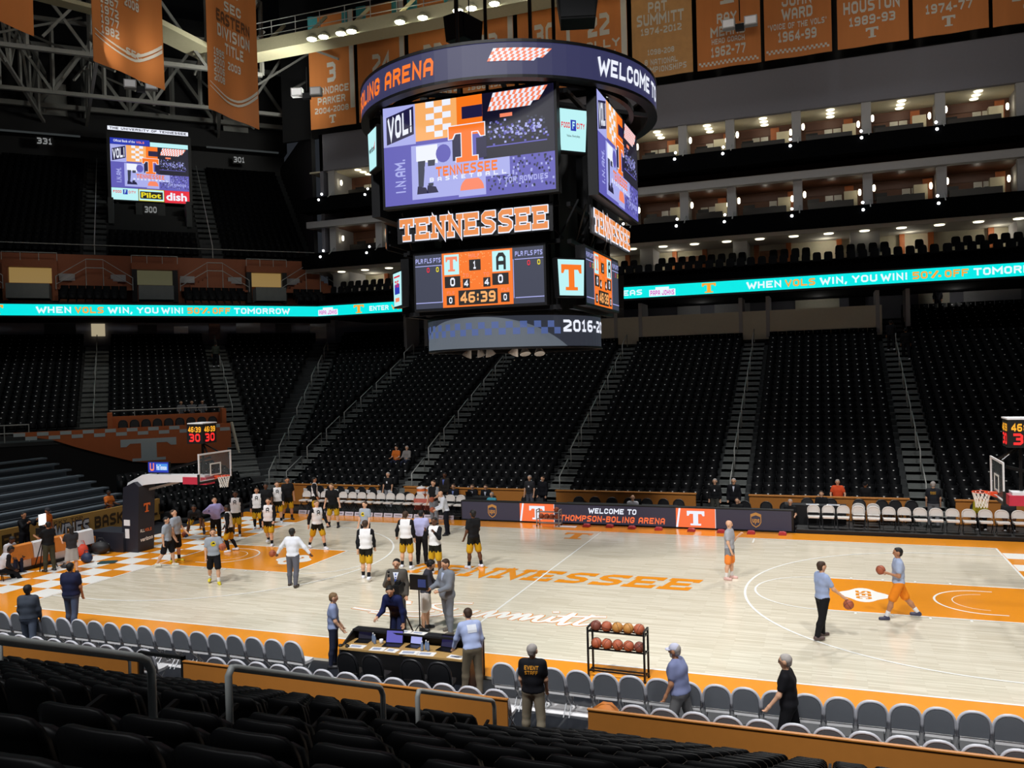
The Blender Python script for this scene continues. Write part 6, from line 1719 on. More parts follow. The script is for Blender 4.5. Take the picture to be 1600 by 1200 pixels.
# left end clutter
sf = thing('sofa', 'orange and white padded sofa behind the left baseline', 'sofa', (-19.0, -2.75, 0), PI / 2)
M_OSOF = mat('orange_sofa_vinyl', '#e08a3a', 0.45)
for i in range(4):
    m = MB(); m.box(-1.8 + i * 0.9, -0.92 + i * 0.9, -0.1, 0.55, 0.12, 0.48); m.build('seat_cushion', (M_OSOF, M_WHITEP)[i % 2], sf)
    m = MB(); m.prism([(0.0, 0.4), (0.2, 0.42), (0.14, 0.95), (0.02, 1.0), (-0.05, 0.9)], lambda a, b, c: Vector((-1.8 + i * 0.9 + 0.86 + c, a + 0.5, b)), 0.85); m.build('back_cushion', (M_WHITEP, M_OSOF)[i % 2], sf)
for x in (-1.95, 1.8): MB().box(x, x + 0.16, -0.1, 0.6, 0.05, 0.66).build('arm', M_OSOF, sf)
MB().box(-1.9, 1.9, -0.05, 0.6, 0.02, 0.12).build('plinth', M_BLACK, sf)
sf.rotation_euler = (0, 0, -PI / 2)
def bag(loc, rz, m, label, sx=0.5, sy=0.3, sz=0.32):
    b = thing('bag', label, 'bag', loc, rz)
    q = MB(); q.sphere((0, 0, sz / 2), 1.0, 12, 8, 0, (sx / 2, sy / 2, sz / 2)); q.v = [(v[0], v[1], max(0.0, v[2])) for v in q.v]; q.build('body', m, b, True)
    MB().tube([(-sx * 0.25, 0, sz * 0.9), (-sx * 0.12, 0, sz * 1.25), (sx * 0.12, 0, sz * 1.25), (sx * 0.25, 0, sz * 0.9)], 0.015, 6).build('handle', m, b)
    MB().tube([(-sx * 0.42, 0, sz * 0.75), (0, 0, sz * 1.01), (sx * 0.42, 0, sz * 0.75)], 0.008, 5).build('zip', M_STEEL, b)
    return b
bag((-18.0, -0.95, 0), 0.4, mat('black_nylon', '#15161b', 0.6), 'black duffel bag beside the left basket base', 0.75, 0.5, 0.5)
bag((-18.55, -1.15, 0), 1.2, mat('grey_nylon', '#3a3d45', 0.6), 'dark grey backpack left of the duffel bag', 0.4, 0.3, 0.45)
bag((-18.3, -1.55, 0), 0.8, mat('red_nylon', '#d8472f', 0.6), 'red and black bag behind the left baseline', 0.45, 0.35, 0.5)
bag((-17.2, -2.35, 0), 0.2, mat('navy_nylon', '#1d2a4a', 0.6), 'navy cooler bag behind the woman in the grey skirt', 0.45, 0.35, 0.38)
bag((-17.3, -3.2, 0), 0.2, mat('black_nylon', '#15161b', 0.6), 'small black bag at the foot of the camera tripod', 0.4, 0.25, 0.14)
o = MB().box(-0.3, 0.3, -0.2, 0.2, 0, 0.04).build('clipboard_case', mat('dark_teal_plastic', '#1f3f42', 0.5)); o.location = (-16.4, -2.15, 0.006); o.rotation_euler = (0, 0, 0.5); tag(o, 'flat dark teal case lying on the checkered floor', 'case'); MB().box(-0.1, 0.1, 0.2, 0.22, 0.0, 0.03).build('handle', M_BLACK, o)
o = thing('hoop_stack', 'stack of pale training rings behind the left baseline', 'rings', (-20.3, 0.35, 0.3), 0)
for i in range(3): MB().tube([(0.42 * math.cos(2 * PI * q / 20), 0.42 * math.sin(2 * PI * q / 20), 0.05 + 0.06 * i) for q in range(21)], 0.03, 6, cap=False).build('ring', (M_WHITEP, mat('blue_ring', '#8fa3d0', 0.5), M_WHITEP)[i], o)
MB().box(-0.5, 0.5, -0.5, 0.5, -0.36, 0.0).build('crate', M_BLACK, o)
# coolers by the left bench
ct = thing('cooler_table', 'small table with a pale printed cloth under two drink coolers', 'table', (-9.25, 10.1, 0.14))
MB().box(-0.5, 0.5, -0.3, 0.3, 0.62, 0.66).build('tabletop', mat('pale_cloth', '#d9dbe6', 0.7), ct); MB().box(-0.5, 0.5, -0.32, -0.3, 0.12, 0.66).build('cloth', mat('orange_print_cloth', '#c96a5a', 0.7, var=0.3, scale=5), ct)
for xx in (-0.42, 0.42): MB().box(xx - 0.02, xx + 0.02, 0.2, 0.24, 0, 0.62).build('leg', M_BLACKM, ct)
for i, xx in enumerate((-9.5, -9.0)):
    c = thing('drink_cooler', ('left', 'right')[i] + ' orange drink cooler with white lid', 'cooler', (xx, 10.1, 0.8))
    MB().lathe([(0.19, 0), (0.21, 0.1), (0.21, 0.42), (0.2, 0.44)], 14).build('body', M_OR2, c, True); MB().lathe([(0.22, 0.44), (0.22, 0.5), (0.1, 0.54)], 14).build('lid', M_WHITEP, c, True); MB().lathe([(0.212, 0.2), (0.213, 0.32)], 14).build('label_band', M_WHITEP, c); MB().box(-0.02, 0.02, -0.27, -0.2, 0.04, 0.09).build('tap', M_WHITEP, c)
laptop((-7.2, 10.68, 0.84), PI, 'laptop on the press table before the seated commentators', S_GRY)
papers((-8.3, 10.6, 0.84), 0, 'papers on the press table left of the laptop'); papers((-7.8, 10.6, 0.84), 0.2, 'notes on the press table beside the laptop')
laptop((0.95, 10.3, 0.71), PI, 'grey printer-sized laptop on the scorer table', S_GRY, 1.3); papers((8.2, 10.7, 0.9), 0.1, 'papers at the left of the right press table', 0.5, 0.25); papers((9.0, 10.7, 0.9), -0.1, 'papers at the right of the right press table', 0.5, 0.25)
# ================================================================ people: one continuous body each (smooth union of tapered limbs), clothing as children
EDG = [((0, 0, 0), (1, 0, 0)), ((0, 1, 0), (1, 1, 0)), ((0, 0, 1), (1, 0, 1)), ((0, 1, 1), (1, 1, 1)), ((0, 0, 0), (0, 1, 0)), ((1, 0, 0), (1, 1, 0)), ((0, 0, 1), (0, 1, 1)), ((1, 0, 1), (1, 1, 1)), ((0, 0, 0), (0, 0, 1)), ((1, 0, 0), (1, 0, 1)), ((0, 1, 0), (0, 1, 1)), ((1, 1, 0), (1, 1, 1))]
def surf_net(D, o, h):
    n = np.array(D.shape) - 1
    sl = lambda c: tuple(slice(c[i], c[i] + n[i]) for i in range(3))
    acc = np.zeros((*n, 3), np.float32); cnt = np.zeros(n, np.float32)
    for a, b in EDG:
        A = D[sl(a)]; B = D[sl(b)]
        m = (A < 0) != (B < 0)
        if not m.any(): continue
        t = A[m] / (A[m] - B[m])
        acc[m] += np.array(a) + t[:, None] * (np.array(b) - np.array(a)); cnt[m] += 1
    act = cnt > 0
    idx = np.full(n, -1, np.int64); ijk = np.argwhere(act); idx[act] = np.arange(len(ijk))
    V = np.array(o) + h * (ijk + acc[act] / cnt[act][:, None])
    F = []
    for ax in range(3):
        o1, o2 = [(1, 2), (2, 0), (0, 1)][ax]
        s0 = [slice(1, -1)] * 3; s1 = [slice(1, -1)] * 3
        s0[ax] = slice(0, -1); s1[ax] = slice(1, None)
        A = D[tuple(s0)]; B = D[tuple(s1)]
        for flip in (False, True):
            m = ((A < 0) & (B >= 0)) if not flip else ((A >= 0) & (B < 0))
            q = np.argwhere(m)
            if not len(q): continue
            q[:, o1] += 1; q[:, o2] += 1
            def cell(d1, d2):
                c = q.copy(); c[:, o1] += d1; c[:, o2] += d2
                return idx[c[:, 0], c[:, 1], c[:, 2]]
            f = np.stack([cell(-1, -1), cell(0, -1), cell(0, 0), cell(-1, 0)], 1)
            F.append(f[:, ::-1] if flip else f)
    return V, np.concatenate(F)
def cone_sd(P, a, b, ra, rb):
    ab = b - a; L = float(ab @ ab)
    if L < 1e-9: return np.linalg.norm(P - a, axis=-1) - ra
    t = np.clip(((P - a) @ ab) / L, 0, 1)
    return np.linalg.norm(P - a - t[..., None] * ab, axis=-1) - (ra + (rb - ra) * t)
def blob(prims, h, k=0.03, cuts=()):
    """prims: (a, b, ra, rb, tag); cuts: (point, normal) keep the side the normal points away from"""
    A = np.array([p[0] for p in prims], float); B = np.array([p[1] for p in prims], float); R_ = np.array([max(p[2], p[3]) for p in prims])
    lo = np.minimum(A - R_[:, None], B - R_[:, None]).min(0) - 2.5 * h; hi = np.maximum(A + R_[:, None], B + R_[:, None]).max(0) + 2.5 * h
    n = np.ceil((hi - lo) / h).astype(int) + 1
    D = np.full(n, 0.3, np.float32)
    ax = [lo[i] + h * np.arange(n[i]) for i in range(3)]
    for a, b, ra, rb, *_ in prims:
        a = np.array(a, float); b = np.array(b, float); r = max(ra, rb) + k + 2 * h
        l_ = np.maximum(((np.minimum(a, b) - r - lo) / h).astype(int), 0); u_ = np.minimum(((np.maximum(a, b) + r - lo) / h).astype(int) + 2, n)
        s = tuple(slice(l_[i], u_[i]) for i in range(3))
        G = np.stack(np.meshgrid(*[ax[i][s[i]] for i in range(3)], indexing='ij'), -1)
        d = cone_sd(G, a, b, ra, rb); E_ = D[s]
        q = np.clip(0.5 + 0.5 * (E_ - d) / k, 0, 1)
        D[s] = E_ * (1 - q) + d * q - k * q * (1 - q)
    if cuts:
        G = np.stack(np.meshgrid(*ax, indexing='ij'), -1)
        for p, nn_ in cuts: D = np.maximum(D, (G - np.array(p)) @ np.array(nn_))
    return surf_net(D, lo, h)
def near_tag(V, prims):
    d = np.stack([cone_sd(V, np.array(p[0], float), np.array(p[1], float), p[2], p[3]) for p in prims], 1)
    return [prims[i][4] for i in d.argmin(1)]
def np_mesh(name, V, F, mats, mi=None):
    me = bpy.data.meshes.new(name)
    me.vertices.add(len(V)); me.vertices.foreach_set('co', np.asarray(V, np.float32).ravel())
    me.loops.add(F.size); me.loops.foreach_set('vertex_index', F.ravel().astype(np.int32))
    me.polygons.add(len(F)); me.polygons.foreach_set('loop_start', (np.arange(len(F)) * 4).astype(np.int32)); me.polygons.foreach_set('loop_total', np.full(len(F), 4, np.int32))
    for m in mats: me.materials.append(m)
    if mi is not None: me.polygons.foreach_set('material_index', np.asarray(mi, np.int32))
    me.polygons.foreach_set('use_smooth', np.ones(len(F), bool))
    me.update(calc_edges=True)
    return me
M_EYE = mat('eye', '#1a1412', 0.3); M_LIP = mat('lip', '#9c5a4c', 0.5)
HAIR = {'brown': mat('hair_brown', '#3a2618', 0.7, var=0.3, scale=30), 'black': mat('hair_black', '#120f0e', 0.7, var=0.3, scale=30), 'grey': mat('hair_grey', '#a7a19e', 0.7, var=0.15, scale=30), 'blond': mat('hair_blond', '#7a6040', 0.7, var=0.3, scale=30)}
def cl(name, col, rough=0.8): return mat('cloth_' + name, col, rough, var=0.10, scale=7, spec=0.2, bump=0.15)
def U_(v): v = np.array(v, float); return v / np.linalg.norm(v)
def person(label, loc, yaw, H=1.85, h=0.022, skin=0, hair='brown', hlen=0, top=('tee', 'white', '#e8e8ea'), bot=('shorts', 'black', '#141416'), shoes=('#e8e8ec',), socks=None, lean=0, legs=(4, 4, -4, 4), abd=4, aL=(5, 10, 15, 0), aR=(5, 10, 15, 0), hp=0, hyaw=0, prints=(), cap=None, group=None, extra=None, fat=1.0, leggings=None, sit=None, beard=False, glasses=False):
    """joint-angle posed figure facing local +y. legs: thigh/knee left, thigh/knee right; arms: swing, spread, elbow, forearm spread"""
    s = H
    rad = math.radians
    U = np.array([0, math.sin(rad(lean)), math.cos(rad(lean))]); Fw = np.array([0, math.cos(rad(lean)), -math.sin(rad(lean))]); X = np.array([1.0, 0, 0])
    J = {}
    J['pel'] = np.zeros(3); J['waist'] = U * 0.10 * s; J['chest'] = U * 0.205 * s; J['neck'] = U * 0.30 * s
    hl = lean * 0.55 + hp
    hu = np.array([0, math.sin(rad(hl)), math.cos(rad(hl))]); hf = np.array([0, math.cos(rad(hl)), -math.sin(rad(hl))])
    c_, s_ = math.cos(rad(hyaw)), math.sin(rad(hyaw))
    hf = np.array([-s_ * hf[1], c_ * hf[1], hf[2]]); hx = np.cross(hf, hu)
    J['head'] = J['neck'] + hu * 0.095 * s
    def limb(a, b, g): return np.array([g * math.sin(rad(b)), math.sin(rad(a)) * math.cos(rad(b)), -math.cos(rad(a)) * math.cos(rad(b))])
    for g, nm, th, kn in ((-1, 'L', legs[0], legs[1]), (1, 'R', legs[2], legs[3])):
        J['hip' + nm] = np.array([g * 0.052 * s, 0, -0.015 * s])
        J['knee' + nm] = J['hip' + nm] + limb(th, abd, g) * 0.245 * s
        J['ank' + nm] = J['knee' + nm] + limb(th - kn, abd * 0.5, g) * 0.235 * s
    for g, nm, ar_ in ((-1, 'L', aL), (1, 'R', aR)):
        J['sh' + nm] = U * 0.272 * s + X * g * 0.103 * s
        tf = lambda v: X * v[0] + Fw * v[1] + U * v[2]
        J['el' + nm] = J['sh' + nm] + tf(limb(ar_[0], ar_[1], g)) * 0.172 * s
        fd = tf(limb(ar_[0] + ar_[2], ar_[3], g))
        J['wr' + nm] = J['el' + nm] + fd * 0.145 * s
        J['hd' + nm] = J['wr' + nm] + fd * 0.05 * s
        J['fd' + nm] = fd
    base = min(J['ankL'][2], J['ankR'][2]) - 0.042 * s
    off = np.array([0, 0, -base]) if sit is None else np.array([0, 0, sit + 0.09])
    for k_ in J:
        if not k_.startswith('fd'): J[k_] = J[k_] + off
    P = lambda a, b, ra, rb, t: (a, b, ra * s, rb * s, t)
    f = fat
    torso = [P(J['chest'] - X * 0.05 * s, J['chest'] + X * 0.05 * s, 0.060 * f, 0.060 * f, 'torso'), P(J['waist'] - X * 0.035 * s, J['waist'] + X * 0.035 * s, 0.058 * f, 0.058 * f, 'torso'),
             P(J['waist'] - X * 0.03 * s + Fw * 0.02 * s * (f - 0.9), J['chest'] - X * 0.045 * s, 0.058 * f, 0.058 * f, 'torso'), P(J['waist'] + X * 0.03 * s + Fw * 0.02 * s * (f - 0.9), J['chest'] + X * 0.045 * s, 0.058 * f, 0.058 * f, 'torso'),
             P(J['shL'] + X * 0.025 * s - U * 0.01 * s, J['shR'] - X * 0.025 * s - U * 0.01 * s, 0.042, 0.042, 'torso')]
    pelv = [P(J['pel'] - X * 0.04 * s, J['pel'] + X * 0.04 * s, 0.062 * f, 0.062 * f, 'pelvis'), P(J['pel'], J['waist'], 0.058 * f, 0.055 * f, 'pelvis')]
    arms, fore, hands, thigh, shank, feet = {}, {}, {}, {}, {}, {}
    for g, nm in ((-1, 'L'), (1, 'R')):
        arms[nm] = P(J['sh' + nm], J['el' + nm], 0.029, 0.023, 'arm'); fore[nm] = P(J['el' + nm], J['wr' + nm], 0.023, 0.015, 'fore'); hands[nm] = P(J['wr' + nm], J['hd' + nm], 0.014, 0.018, 'hand')
        thigh[nm] = P(J['hip' + nm], J['knee' + nm], 0.050, 0.033, 'thigh')
        calf = J['knee' + nm] * 0.65 + J['ank' + nm] * 0.35 + np.array([0, -0.008 * s, 0])
        toe = J['ank' + nm] + np.array([0.012 * g * s, 0.075 * s, -0.026 * s]); heel = J['ank' + nm] + np.array([0, -0.018 * s, -0.022 * s])
        shank[nm] = [P(J['knee' + nm], calf, 0.032, 0.033, 'shank'), P(calf, J['ank' + nm], 0.033, 0.020, 'shank')]
        feet[nm] = [P(J['ank' + nm], heel, 0.02, 0.018, 'foot'), P(heel, toe, 0.019, 0.016, 'foot')]
    hc = J['head']
    headp = [P(hc + hu * 0.018 * s - hf * 0.008 * s, hc + hu * 0.018 * s + hf * 0.010 * s, 0.047, 0.045, 'head'), P(hc - hu * 0.005 * s + hf * 0.012 * s, hc - hu * 0.036 * s + hf * 0.024 * s, 0.040, 0.024, 'head'),
             P(hc + hf * 0.048 * s + hu * 0.004 * s, hc + hf * 0.062 * s - hu * 0.012 * s, 0.006, 0.009, 'head'), P(J['neck'] - hu * 0.02 * s, hc - hu * 0.01 * s, 0.031, 0.029, 'head')]
    for g in (-1, 1): headp.append(P(hc + hx * g * 0.046 * s + hu * 0.008 * s, hc + hx * g * 0.050 * s - hu * 0.014 * s, 0.012, 0.009, 'head'))
    allp = torso + pelv + headp + [arms[q] for q in 'LR'] + [fore[q] for q in 'LR'] + [hands[q] for q in 'LR'] + [thigh[q] for q in 'LR'] + shank['L'] + shank['R'] + feet['L'] + feet['R']
    V, F = blob(allp, h, 0.022 * s)
    # fingers: four unequal bent fingers and a thumb from the side of each palm
    xv, xf = [], []
    for g, nm in ((-1, 'L'), (1, 'R')):
        d = J['fd' + nm]; sd = U_(np.cross(d, Fw + 0.01)); pn = U_(np.cross(sd, d)) * g
        if pn @ Fw < -0.2: pn = -pn
        q = MB()
        for i, ln in enumerate((0.036, 0.042, 0.040, 0.032)):
            a0 = J['hd' + nm] + sd * (i - 1.5) * 0.0095 * s; m1 = a0 + (d * 0.75 + pn * 0.35) * ln * 0.55 * s; e1 = m1 + (d * 0.3 + pn * 0.9) * ln * 0.5 * s
            q.tube([a0 - d * 0.01 * s, m1, e1], [0.0055 * s, 0.005 * s, 0.004 * s], 4)
        sdt = sd * (1 if (sd @ X) * g < 0 else -1)
        a0 = J['wr' + nm] * 0.6 + J['hd' + nm] * 0.4; q.tube([a0 + sdt * 0.008 * s, a0 + sdt * 0.026 * s + d * 0.012 * s + pn * 0.008 * s, a0 + sdt * 0.028 * s + d * 0.03 * s + pn * 0.016 * s], [0.007 * s, 0.006 * s, 0.0045 * s], 4)
        b0 = len(V) + len(xv)
        xv += [tuple(v) for v in q.v]; xf += [tuple(i + b0 for i in (fc if len(fc) == 4 else (fc[0], fc[1], fc[2], fc[2]))) for fc in q.f if len(fc) == 4]
    mi = np.zeros(len(F), np.int32)
    if len(xv): V = np.vstack([V, np.array(xv)]); F = np.vstack([F, np.array(xf)]); mi = np.concatenate([mi, np.zeros(len(xf), np.int32)])
    # eyes, brows and mouth
    ev, ef = [], []
    q = MB()
    for g in (-1, 1): q.sphere(tuple(hc + hx * g * 0.019 * s + hf * 0.050 * s + hu * 0.008 * s), 0.0075 * s, 6, 4)
    q.tube([hc - hx * 0.015 * s + hf * 0.047 * s - hu * 0.026 * s, hc + hf * 0.0515 * s - hu * 0.027 * s, hc + hx * 0.015 * s + hf * 0.047 * s - hu * 0.026 * s], 0.0045 * s, 4)
    b0 = len(V); V = np.vstack([V, np.array(q.v)]); qf = np.array([tuple(i + b0 for i in fc) for fc in q.f if len(fc) == 4]); F = np.vstack([F, qf]); mi = np.concatenate([mi, np.where(np.arange(len(qf)) < 48, 1, 2)])
    body = link('person', np_mesh('person', V, F, [M_SKINS[skin], M_EYE, M_LIP], mi), loc=loc, rz=rad(yaw))
    tag(body, label, 'person', group)
    grow = lambda pr, dr, t=None: (pr[0], pr[1], pr[2] + dr, pr[3] + dr, t or pr[4])
    def cutp(pr, fr): a = np.array(pr[0]); b = np.array(pr[1]); return (pr[0], a + (b - a) * fr, pr[2], pr[2] + (pr[3] - pr[2]) * fr, pr[4])
    # top
    kind, cn, cc = top[:3]
    sleeve = top[3] if len(top) > 3 else None
    ms = [cl(cn, cc)] + ([cl(sleeve[0], sleeve[1])] if sleeve else [])
    dr = {'tee': 0.010, 'long': 0.010, 'suit': 0.017}[kind] * s
    pr = [grow(t_, dr) for t_ in torso] + [grow(t_, dr * 1.25) for t_ in pelv]
    for nm in 'LR':
        if kind == 'tee': pr.append(grow(cutp(arms[nm], 0.62), dr * 1.2, 'arm'))
        else: pr += [grow(arms[nm], dr, 'arm'), grow(cutp(fore[nm], 0.9), dr * 0.95, 'arm')]
    pr.append(P(J['neck'] - U * 0.03 * s, J['neck'] - U * 0.005 * s, 0.040, 0.036 if kind == 'tee' else 0.039, 'torso'))
    hem = J['pel'] - U * (0.035 if kind == 'suit' else 0.012) * s
    if kind == 'suit': pr.append(grow(P(J['pel'] - X * 0.045 * s - U * 0.02 * s, J['pel'] + X * 0.045 * s - U * 0.02 * s, 0.066, 0.066, 'torso'), dr * 0.6))
    cuts = [(hem, -U), (J['neck'] + U * 0.030 * s, U)] if kind != 'suit' else [(hem - U * 0.03 * s, -U), (J['neck'] + U * 0.030 * s, U)]
    for nm in 'LR': pr.append(P(J['sh' + nm] * 0.62 + J['neck'] * 0.38 - U * 0.012 * s, J['neck'] - U * 0.03 * s, 0.040, 0.040, 'torso'))
    tv, tf_ = blob(pr, h, 0.028 * s, cuts)
    tmi = None
    if sleeve:
        tg = np.array([1 if t_ == 'arm' else 0 for t_ in near_tag(tv, pr)]); tmi = (tg[tf_].sum(1) >= 2).astype(int)
        if len(sleeve) > 2: 
            yk = (tv[tf_].mean(1) - J['chest']) @ U; sx_ = np.abs(tv[tf_].mean(1)[:, 0]); tmi = np.maximum(tmi, ((yk > 0.02 * s) & (sx_ > 0.088 * s)).astype(int))
    tname = {'tee': 'shirt', 'long': 'shirt', 'suit': 'jacket'}[kind]
    tob = link(tname, np_mesh(tname, tv, tf_, ms, tmi), body)
    # bottom
    kind, cn, cc = bot[:3]
    ms = [cl(cn, cc)] + ([cl(bot[3], bot[4])] if len(bot) > 3 else [])
    pr = [grow(t_, 0.010 * s) for t_ in pelv]
    if kind in ('pants', 'jeans'):
        d2 = 0.010 if kind == 'jeans' else 0.014
        for nm in 'LR':
            pr.append(grow(thigh[nm], d2 * s)); pr += [grow(t_, d2 * s * 0.8) for t_ in shank[nm][:1]]; a_ = shank[nm][1]; pr.append((a_[0], a_[1], a_[2] + d2 * s * 0.7, a_[3] + d2 * s, 'shank'))
        cuts = [(J['waist'] - U * 0.03 * s, U)]
    elif kind == 'skirt':
        for nm in 'LR':
            a_ = thigh[nm]; pr.append((a_[0], a_[1], a_[2] + 0.014 * s, a_[3] + 0.04 * s, 'thigh'))
        pr.append(P((J['hipL'] + J['hipR']) / 2, (J['kneeL'] + J['kneeR']) / 2, 0.075, 0.085, 'thigh'))
        cuts = [(J['waist'] - U * 0.03 * s, U), ((J['kneeL'] + J['kneeR']) / 2, (0, 0, -1))]
    else:
        for nm in 'LR':
            a_ = cutp(thigh[nm], 0.86); dn = U_(np.array(a_[1]) - np.array(a_[0]))
            pr.append((a_[0], a_[1], a_[2] + 0.012 * s, a_[3] + 0.024 * s, 'thigh'))
        cuts = [(J['waist'] - U * 0.03 * s, U)]
    bv, bf = blob(pr, h, 0.015 * s, cuts)
    bmi = None
    if len(bot) > 3:
        ce = bv[bf].mean(1); zr = (J['pel'][2] - ce[:, 2]) / (0.21 * s)
        bmi = (zr + 0.25 * np.sin(ce[:, 0] * 60) * 0.3 + 0.5 * np.abs(ce[:, 0]) > 0.62).astype(int)
    bname = {'pants': 'trousers', 'jeans': 'trousers', 'skirt': 'skirt', 'shorts': 'shorts'}[kind]
    bob = link(bname, np_mesh(bname, bv, bf, ms, bmi), body)
    if leggings:
        for nm in 'LR':
            lv, lf = blob([grow(cutp(thigh[nm], 1.0), 0.004 * s)] + [grow(t_, 0.005 * s) for t_ in shank[nm]], h, 0.015 * s)
            link('legging', np_mesh('legging', lv, lf, [cl('legging', leggings)]), body)
    for nm in 'LR':
        if socks and kind == 'shorts' and not leggings:
            a_ = shank[nm][1]; p_ = np.array(a_[0]) * 0.45 + np.array(a_[1]) * 0.55
            lv, lf = blob([(p_, a_[1], 0.030 * s, 0.026 * s, 'x')], h * 0.7, 0.01)
            link('sock', np_mesh('sock', lv, lf, [cl('sock' + socks, socks)]), body)
        sv, sf_ = blob([grow(feet[nm][0], 0.009 * s), grow(feet[nm][1], 0.010 * s)], h * 0.7, 0.02, [((0, 0, float(J['ank' + nm][2]) - 0.046 * s), (0, 0, -1)), (J['ank' + nm] + np.array([0, 0, 0.016 * s]), (0, 0, 1))])
        link('shoe', np_mesh('shoe', sv, sf_, [mat('shoe_' + shoes[0], shoes[0], 0.5)]), body)
    # hair or cap
    if hair:
        hr = [P(hc + hu * 0.022 * s - hf * 0.012 * s, hc + hu * 0.022 * s + hf * 0.006 * s, 0.052, 0.050, 'h')]
        hr.append(P(hc - hf * 0.016 * s + hu * 0.012 * s, hc - hf * 0.020 * s - hu * 0.012 * s, 0.047, 0.040, 'h'))
        if hlen: hr.append(P(hc - hf * 0.022 * s + hu * 0.01 * s, hc - hf * 0.03 * s - hu * hlen * s, 0.045, 0.035, 'h'))
        nrm = U_(hf * 0.85 - hu * 0.5)
        hv, hfc = blob(hr, h * 0.75, 0.02, [(hc + hf * 0.034 * s + hu * 0.034 * s, nrm)] if not hlen else [(hc + hf * 0.02 * s + hu * 0.02 * s, U_(hf * 0.95 - hu * 0.3))])
        link('hair', np_mesh('hair', hv, hfc, [HAIR[hair]]), body)
    if cap:
        hv, hfc = blob([P(hc + hu * 0.024 * s - hf * 0.006 * s, hc + hu * 0.024 * s + hf * 0.004 * s, 0.055, 0.054, 'h')], h * 0.75, 0.02, [(hc + hu * 0.018 * s, -hu)])
        cp_ = link('cap', np_mesh('cap', hv, hfc, [cl('cap' + cap, cap)]), body)
        hv, hfc = blob([P(hc + hu * 0.02 * s + hf * 0.05 * s - hx * 0.022 * s, hc + hu * 0.02 * s + hf * 0.05 * s + hx * 0.022 * s, 0.035, 0.035, 'h'), P(hc + hu * 0.018 * s + hf * 0.05 * s, hc + hu * 0.015 * s + hf * 0.075 * s, 0.03, 0.025, 'h')], h * 0.6, 0.01, [(hc + hu * 0.024 * s, hu), (hc + hu * 0.014 * s, -hu)])
        link('brim', np_mesh('brim', hv, hfc, [cl('cap' + cap, cap)]), cp_)
    if beard:
        hv, hfc = blob([P(hc - hu * 0.020 * s + hf * 0.030 * s, hc - hu * 0.046 * s + hf * 0.030 * s, 0.026, 0.026, 'h')] + [P(hc + hx * g_ * 0.036 * s - hu * 0.008 * s + hf * 0.008 * s, hc - hu * 0.040 * s + hf * 0.028 * s, 0.014, 0.02, 'h') for g_ in (-1, 1)], h * 0.6, 0.015)
        link('beard', np_mesh('beard', hv, hfc, [mat('beard_grey', '#c9c4c0', 0.8)]), body)
    if glasses:
        q = MB()
        for g_ in (-1, 1):
            cc_ = hc + hx * g_ * 0.020 * s + hf * 0.058 * s + hu * 0.008 * s
            q.tube([cc_ + (hx * math.cos(t) + hu * math.sin(t)) * 0.013 * s for t in [i * PI / 5 for i in range(11)]], 0.0022 * s, 4, cap=False)
            q.tube([cc_ + hx * g_ * 0.013 * s, hc + hx * g_ * 0.050 * s + hu * 0.01 * s], 0.0022 * s, 4)
        q.build('glasses', M_BLACK, body)
    # prints laid on the shirt surface
    if prints:
        for target, pts_ in (('shirt', [q_ for q_ in prints if q_[0] != 'short']),):
            bvh = BVHTree.FromPolygons([Vector(v) for v in tv], [tuple(x_) for x_ in tf_])
            for side_, txt, a0, b0_, w_, h_, colr in pts_:
                q = MB(); g = 1 if side_ == 'front' else -1
                def fn_(a, b, c=0.0):
                    o_ = J['chest'] + U * b + X * (-a * g if g > 0 else a)
                    o_ = J['chest'] + U * b + X * (a * (-1 if g > 0 else 1))
                    st_ = Vector(o_ + Fw * g * 0.5)
                    hit = bvh.ray_cast(st_, Vector(-Fw * g))
                    return (hit[0] if hit[0] is not None else Vector(o_ + Fw * g * 0.1)) + Vector(Fw * g) * (0.006 + c)
                if txt == '#o':
                    q.add([fn_(a0 + w_ / 2 * math.cos(t), b0_ + w_ / 2 * math.sin(t)) for t in [i * PI / 8 for i in range(16)]], [tuple(range(16))])
                elif txt == '#r':
                    for i in range(3):
                        for j in range(3):
                            rect(q, fn_, a0 + w_ * i / 3, b0_ + h_ * j / 3, w_ / 3, h_ / 3, 0.0)
                elif txt == '#tie':
                    for (u0, u1, k0, k1) in ((0.0, 0.15, 0.6, 0.45), (0.15, 0.9, 0.45, 1.0), (0.9, 1.0, 1.0, 0.2)):
                        for j in range(3):
                            f0 = u0 + (u1 - u0) * j / 3; f1 = u0 + (u1 - u0) * (j + 1) / 3
                            w0 = w_ / 2 * (k0 + (k1 - k0) * j / 3); w1 = w_ / 2 * (k0 + (k1 - k0) * (j + 1) / 3)
                            q.quad(fn_(a0 - w0, b0_ + h_ * (1 - f0)), fn_(a0 - w1, b0_ + h_ * (1 - f1)), fn_(a0 + w1, b0_ + h_ * (1 - f1)), fn_(a0 + w0, b0_ + h_ * (1 - f0)))
                elif txt == '#v':
                    for j in range(5):
                        f0 = j / 5; f1 = (j + 1) / 5
                        q.quad(fn_(a0 - w_ / 2 * f0, b0_ + h_ * f0, -0.002), fn_(a0 + w_ / 2 * f0, b0_ + h_ * f0, -0.002), fn_(a0 + w_ / 2 * f1, b0_ + h_ * f1, -0.002), fn_(a0 - w_ / 2 * f1, b0_ + h_ * f1, -0.002))
                else: put_text(q, txt, fn_, a0, b0_, w_, h_, 0.0, 0, 0.04)
                q.build({'#tie': 'tie', '#v': 'dress_shirt'}.get(txt, 'shirt_print'), cl('print' + colr, colr), tob)
    body['_'] = 0; del body['_']
    J['yaw'] = yaw; J['loc'] = np.array(loc)
    c_, s_ = math.cos(rad(yaw)), math.sin(rad(yaw))
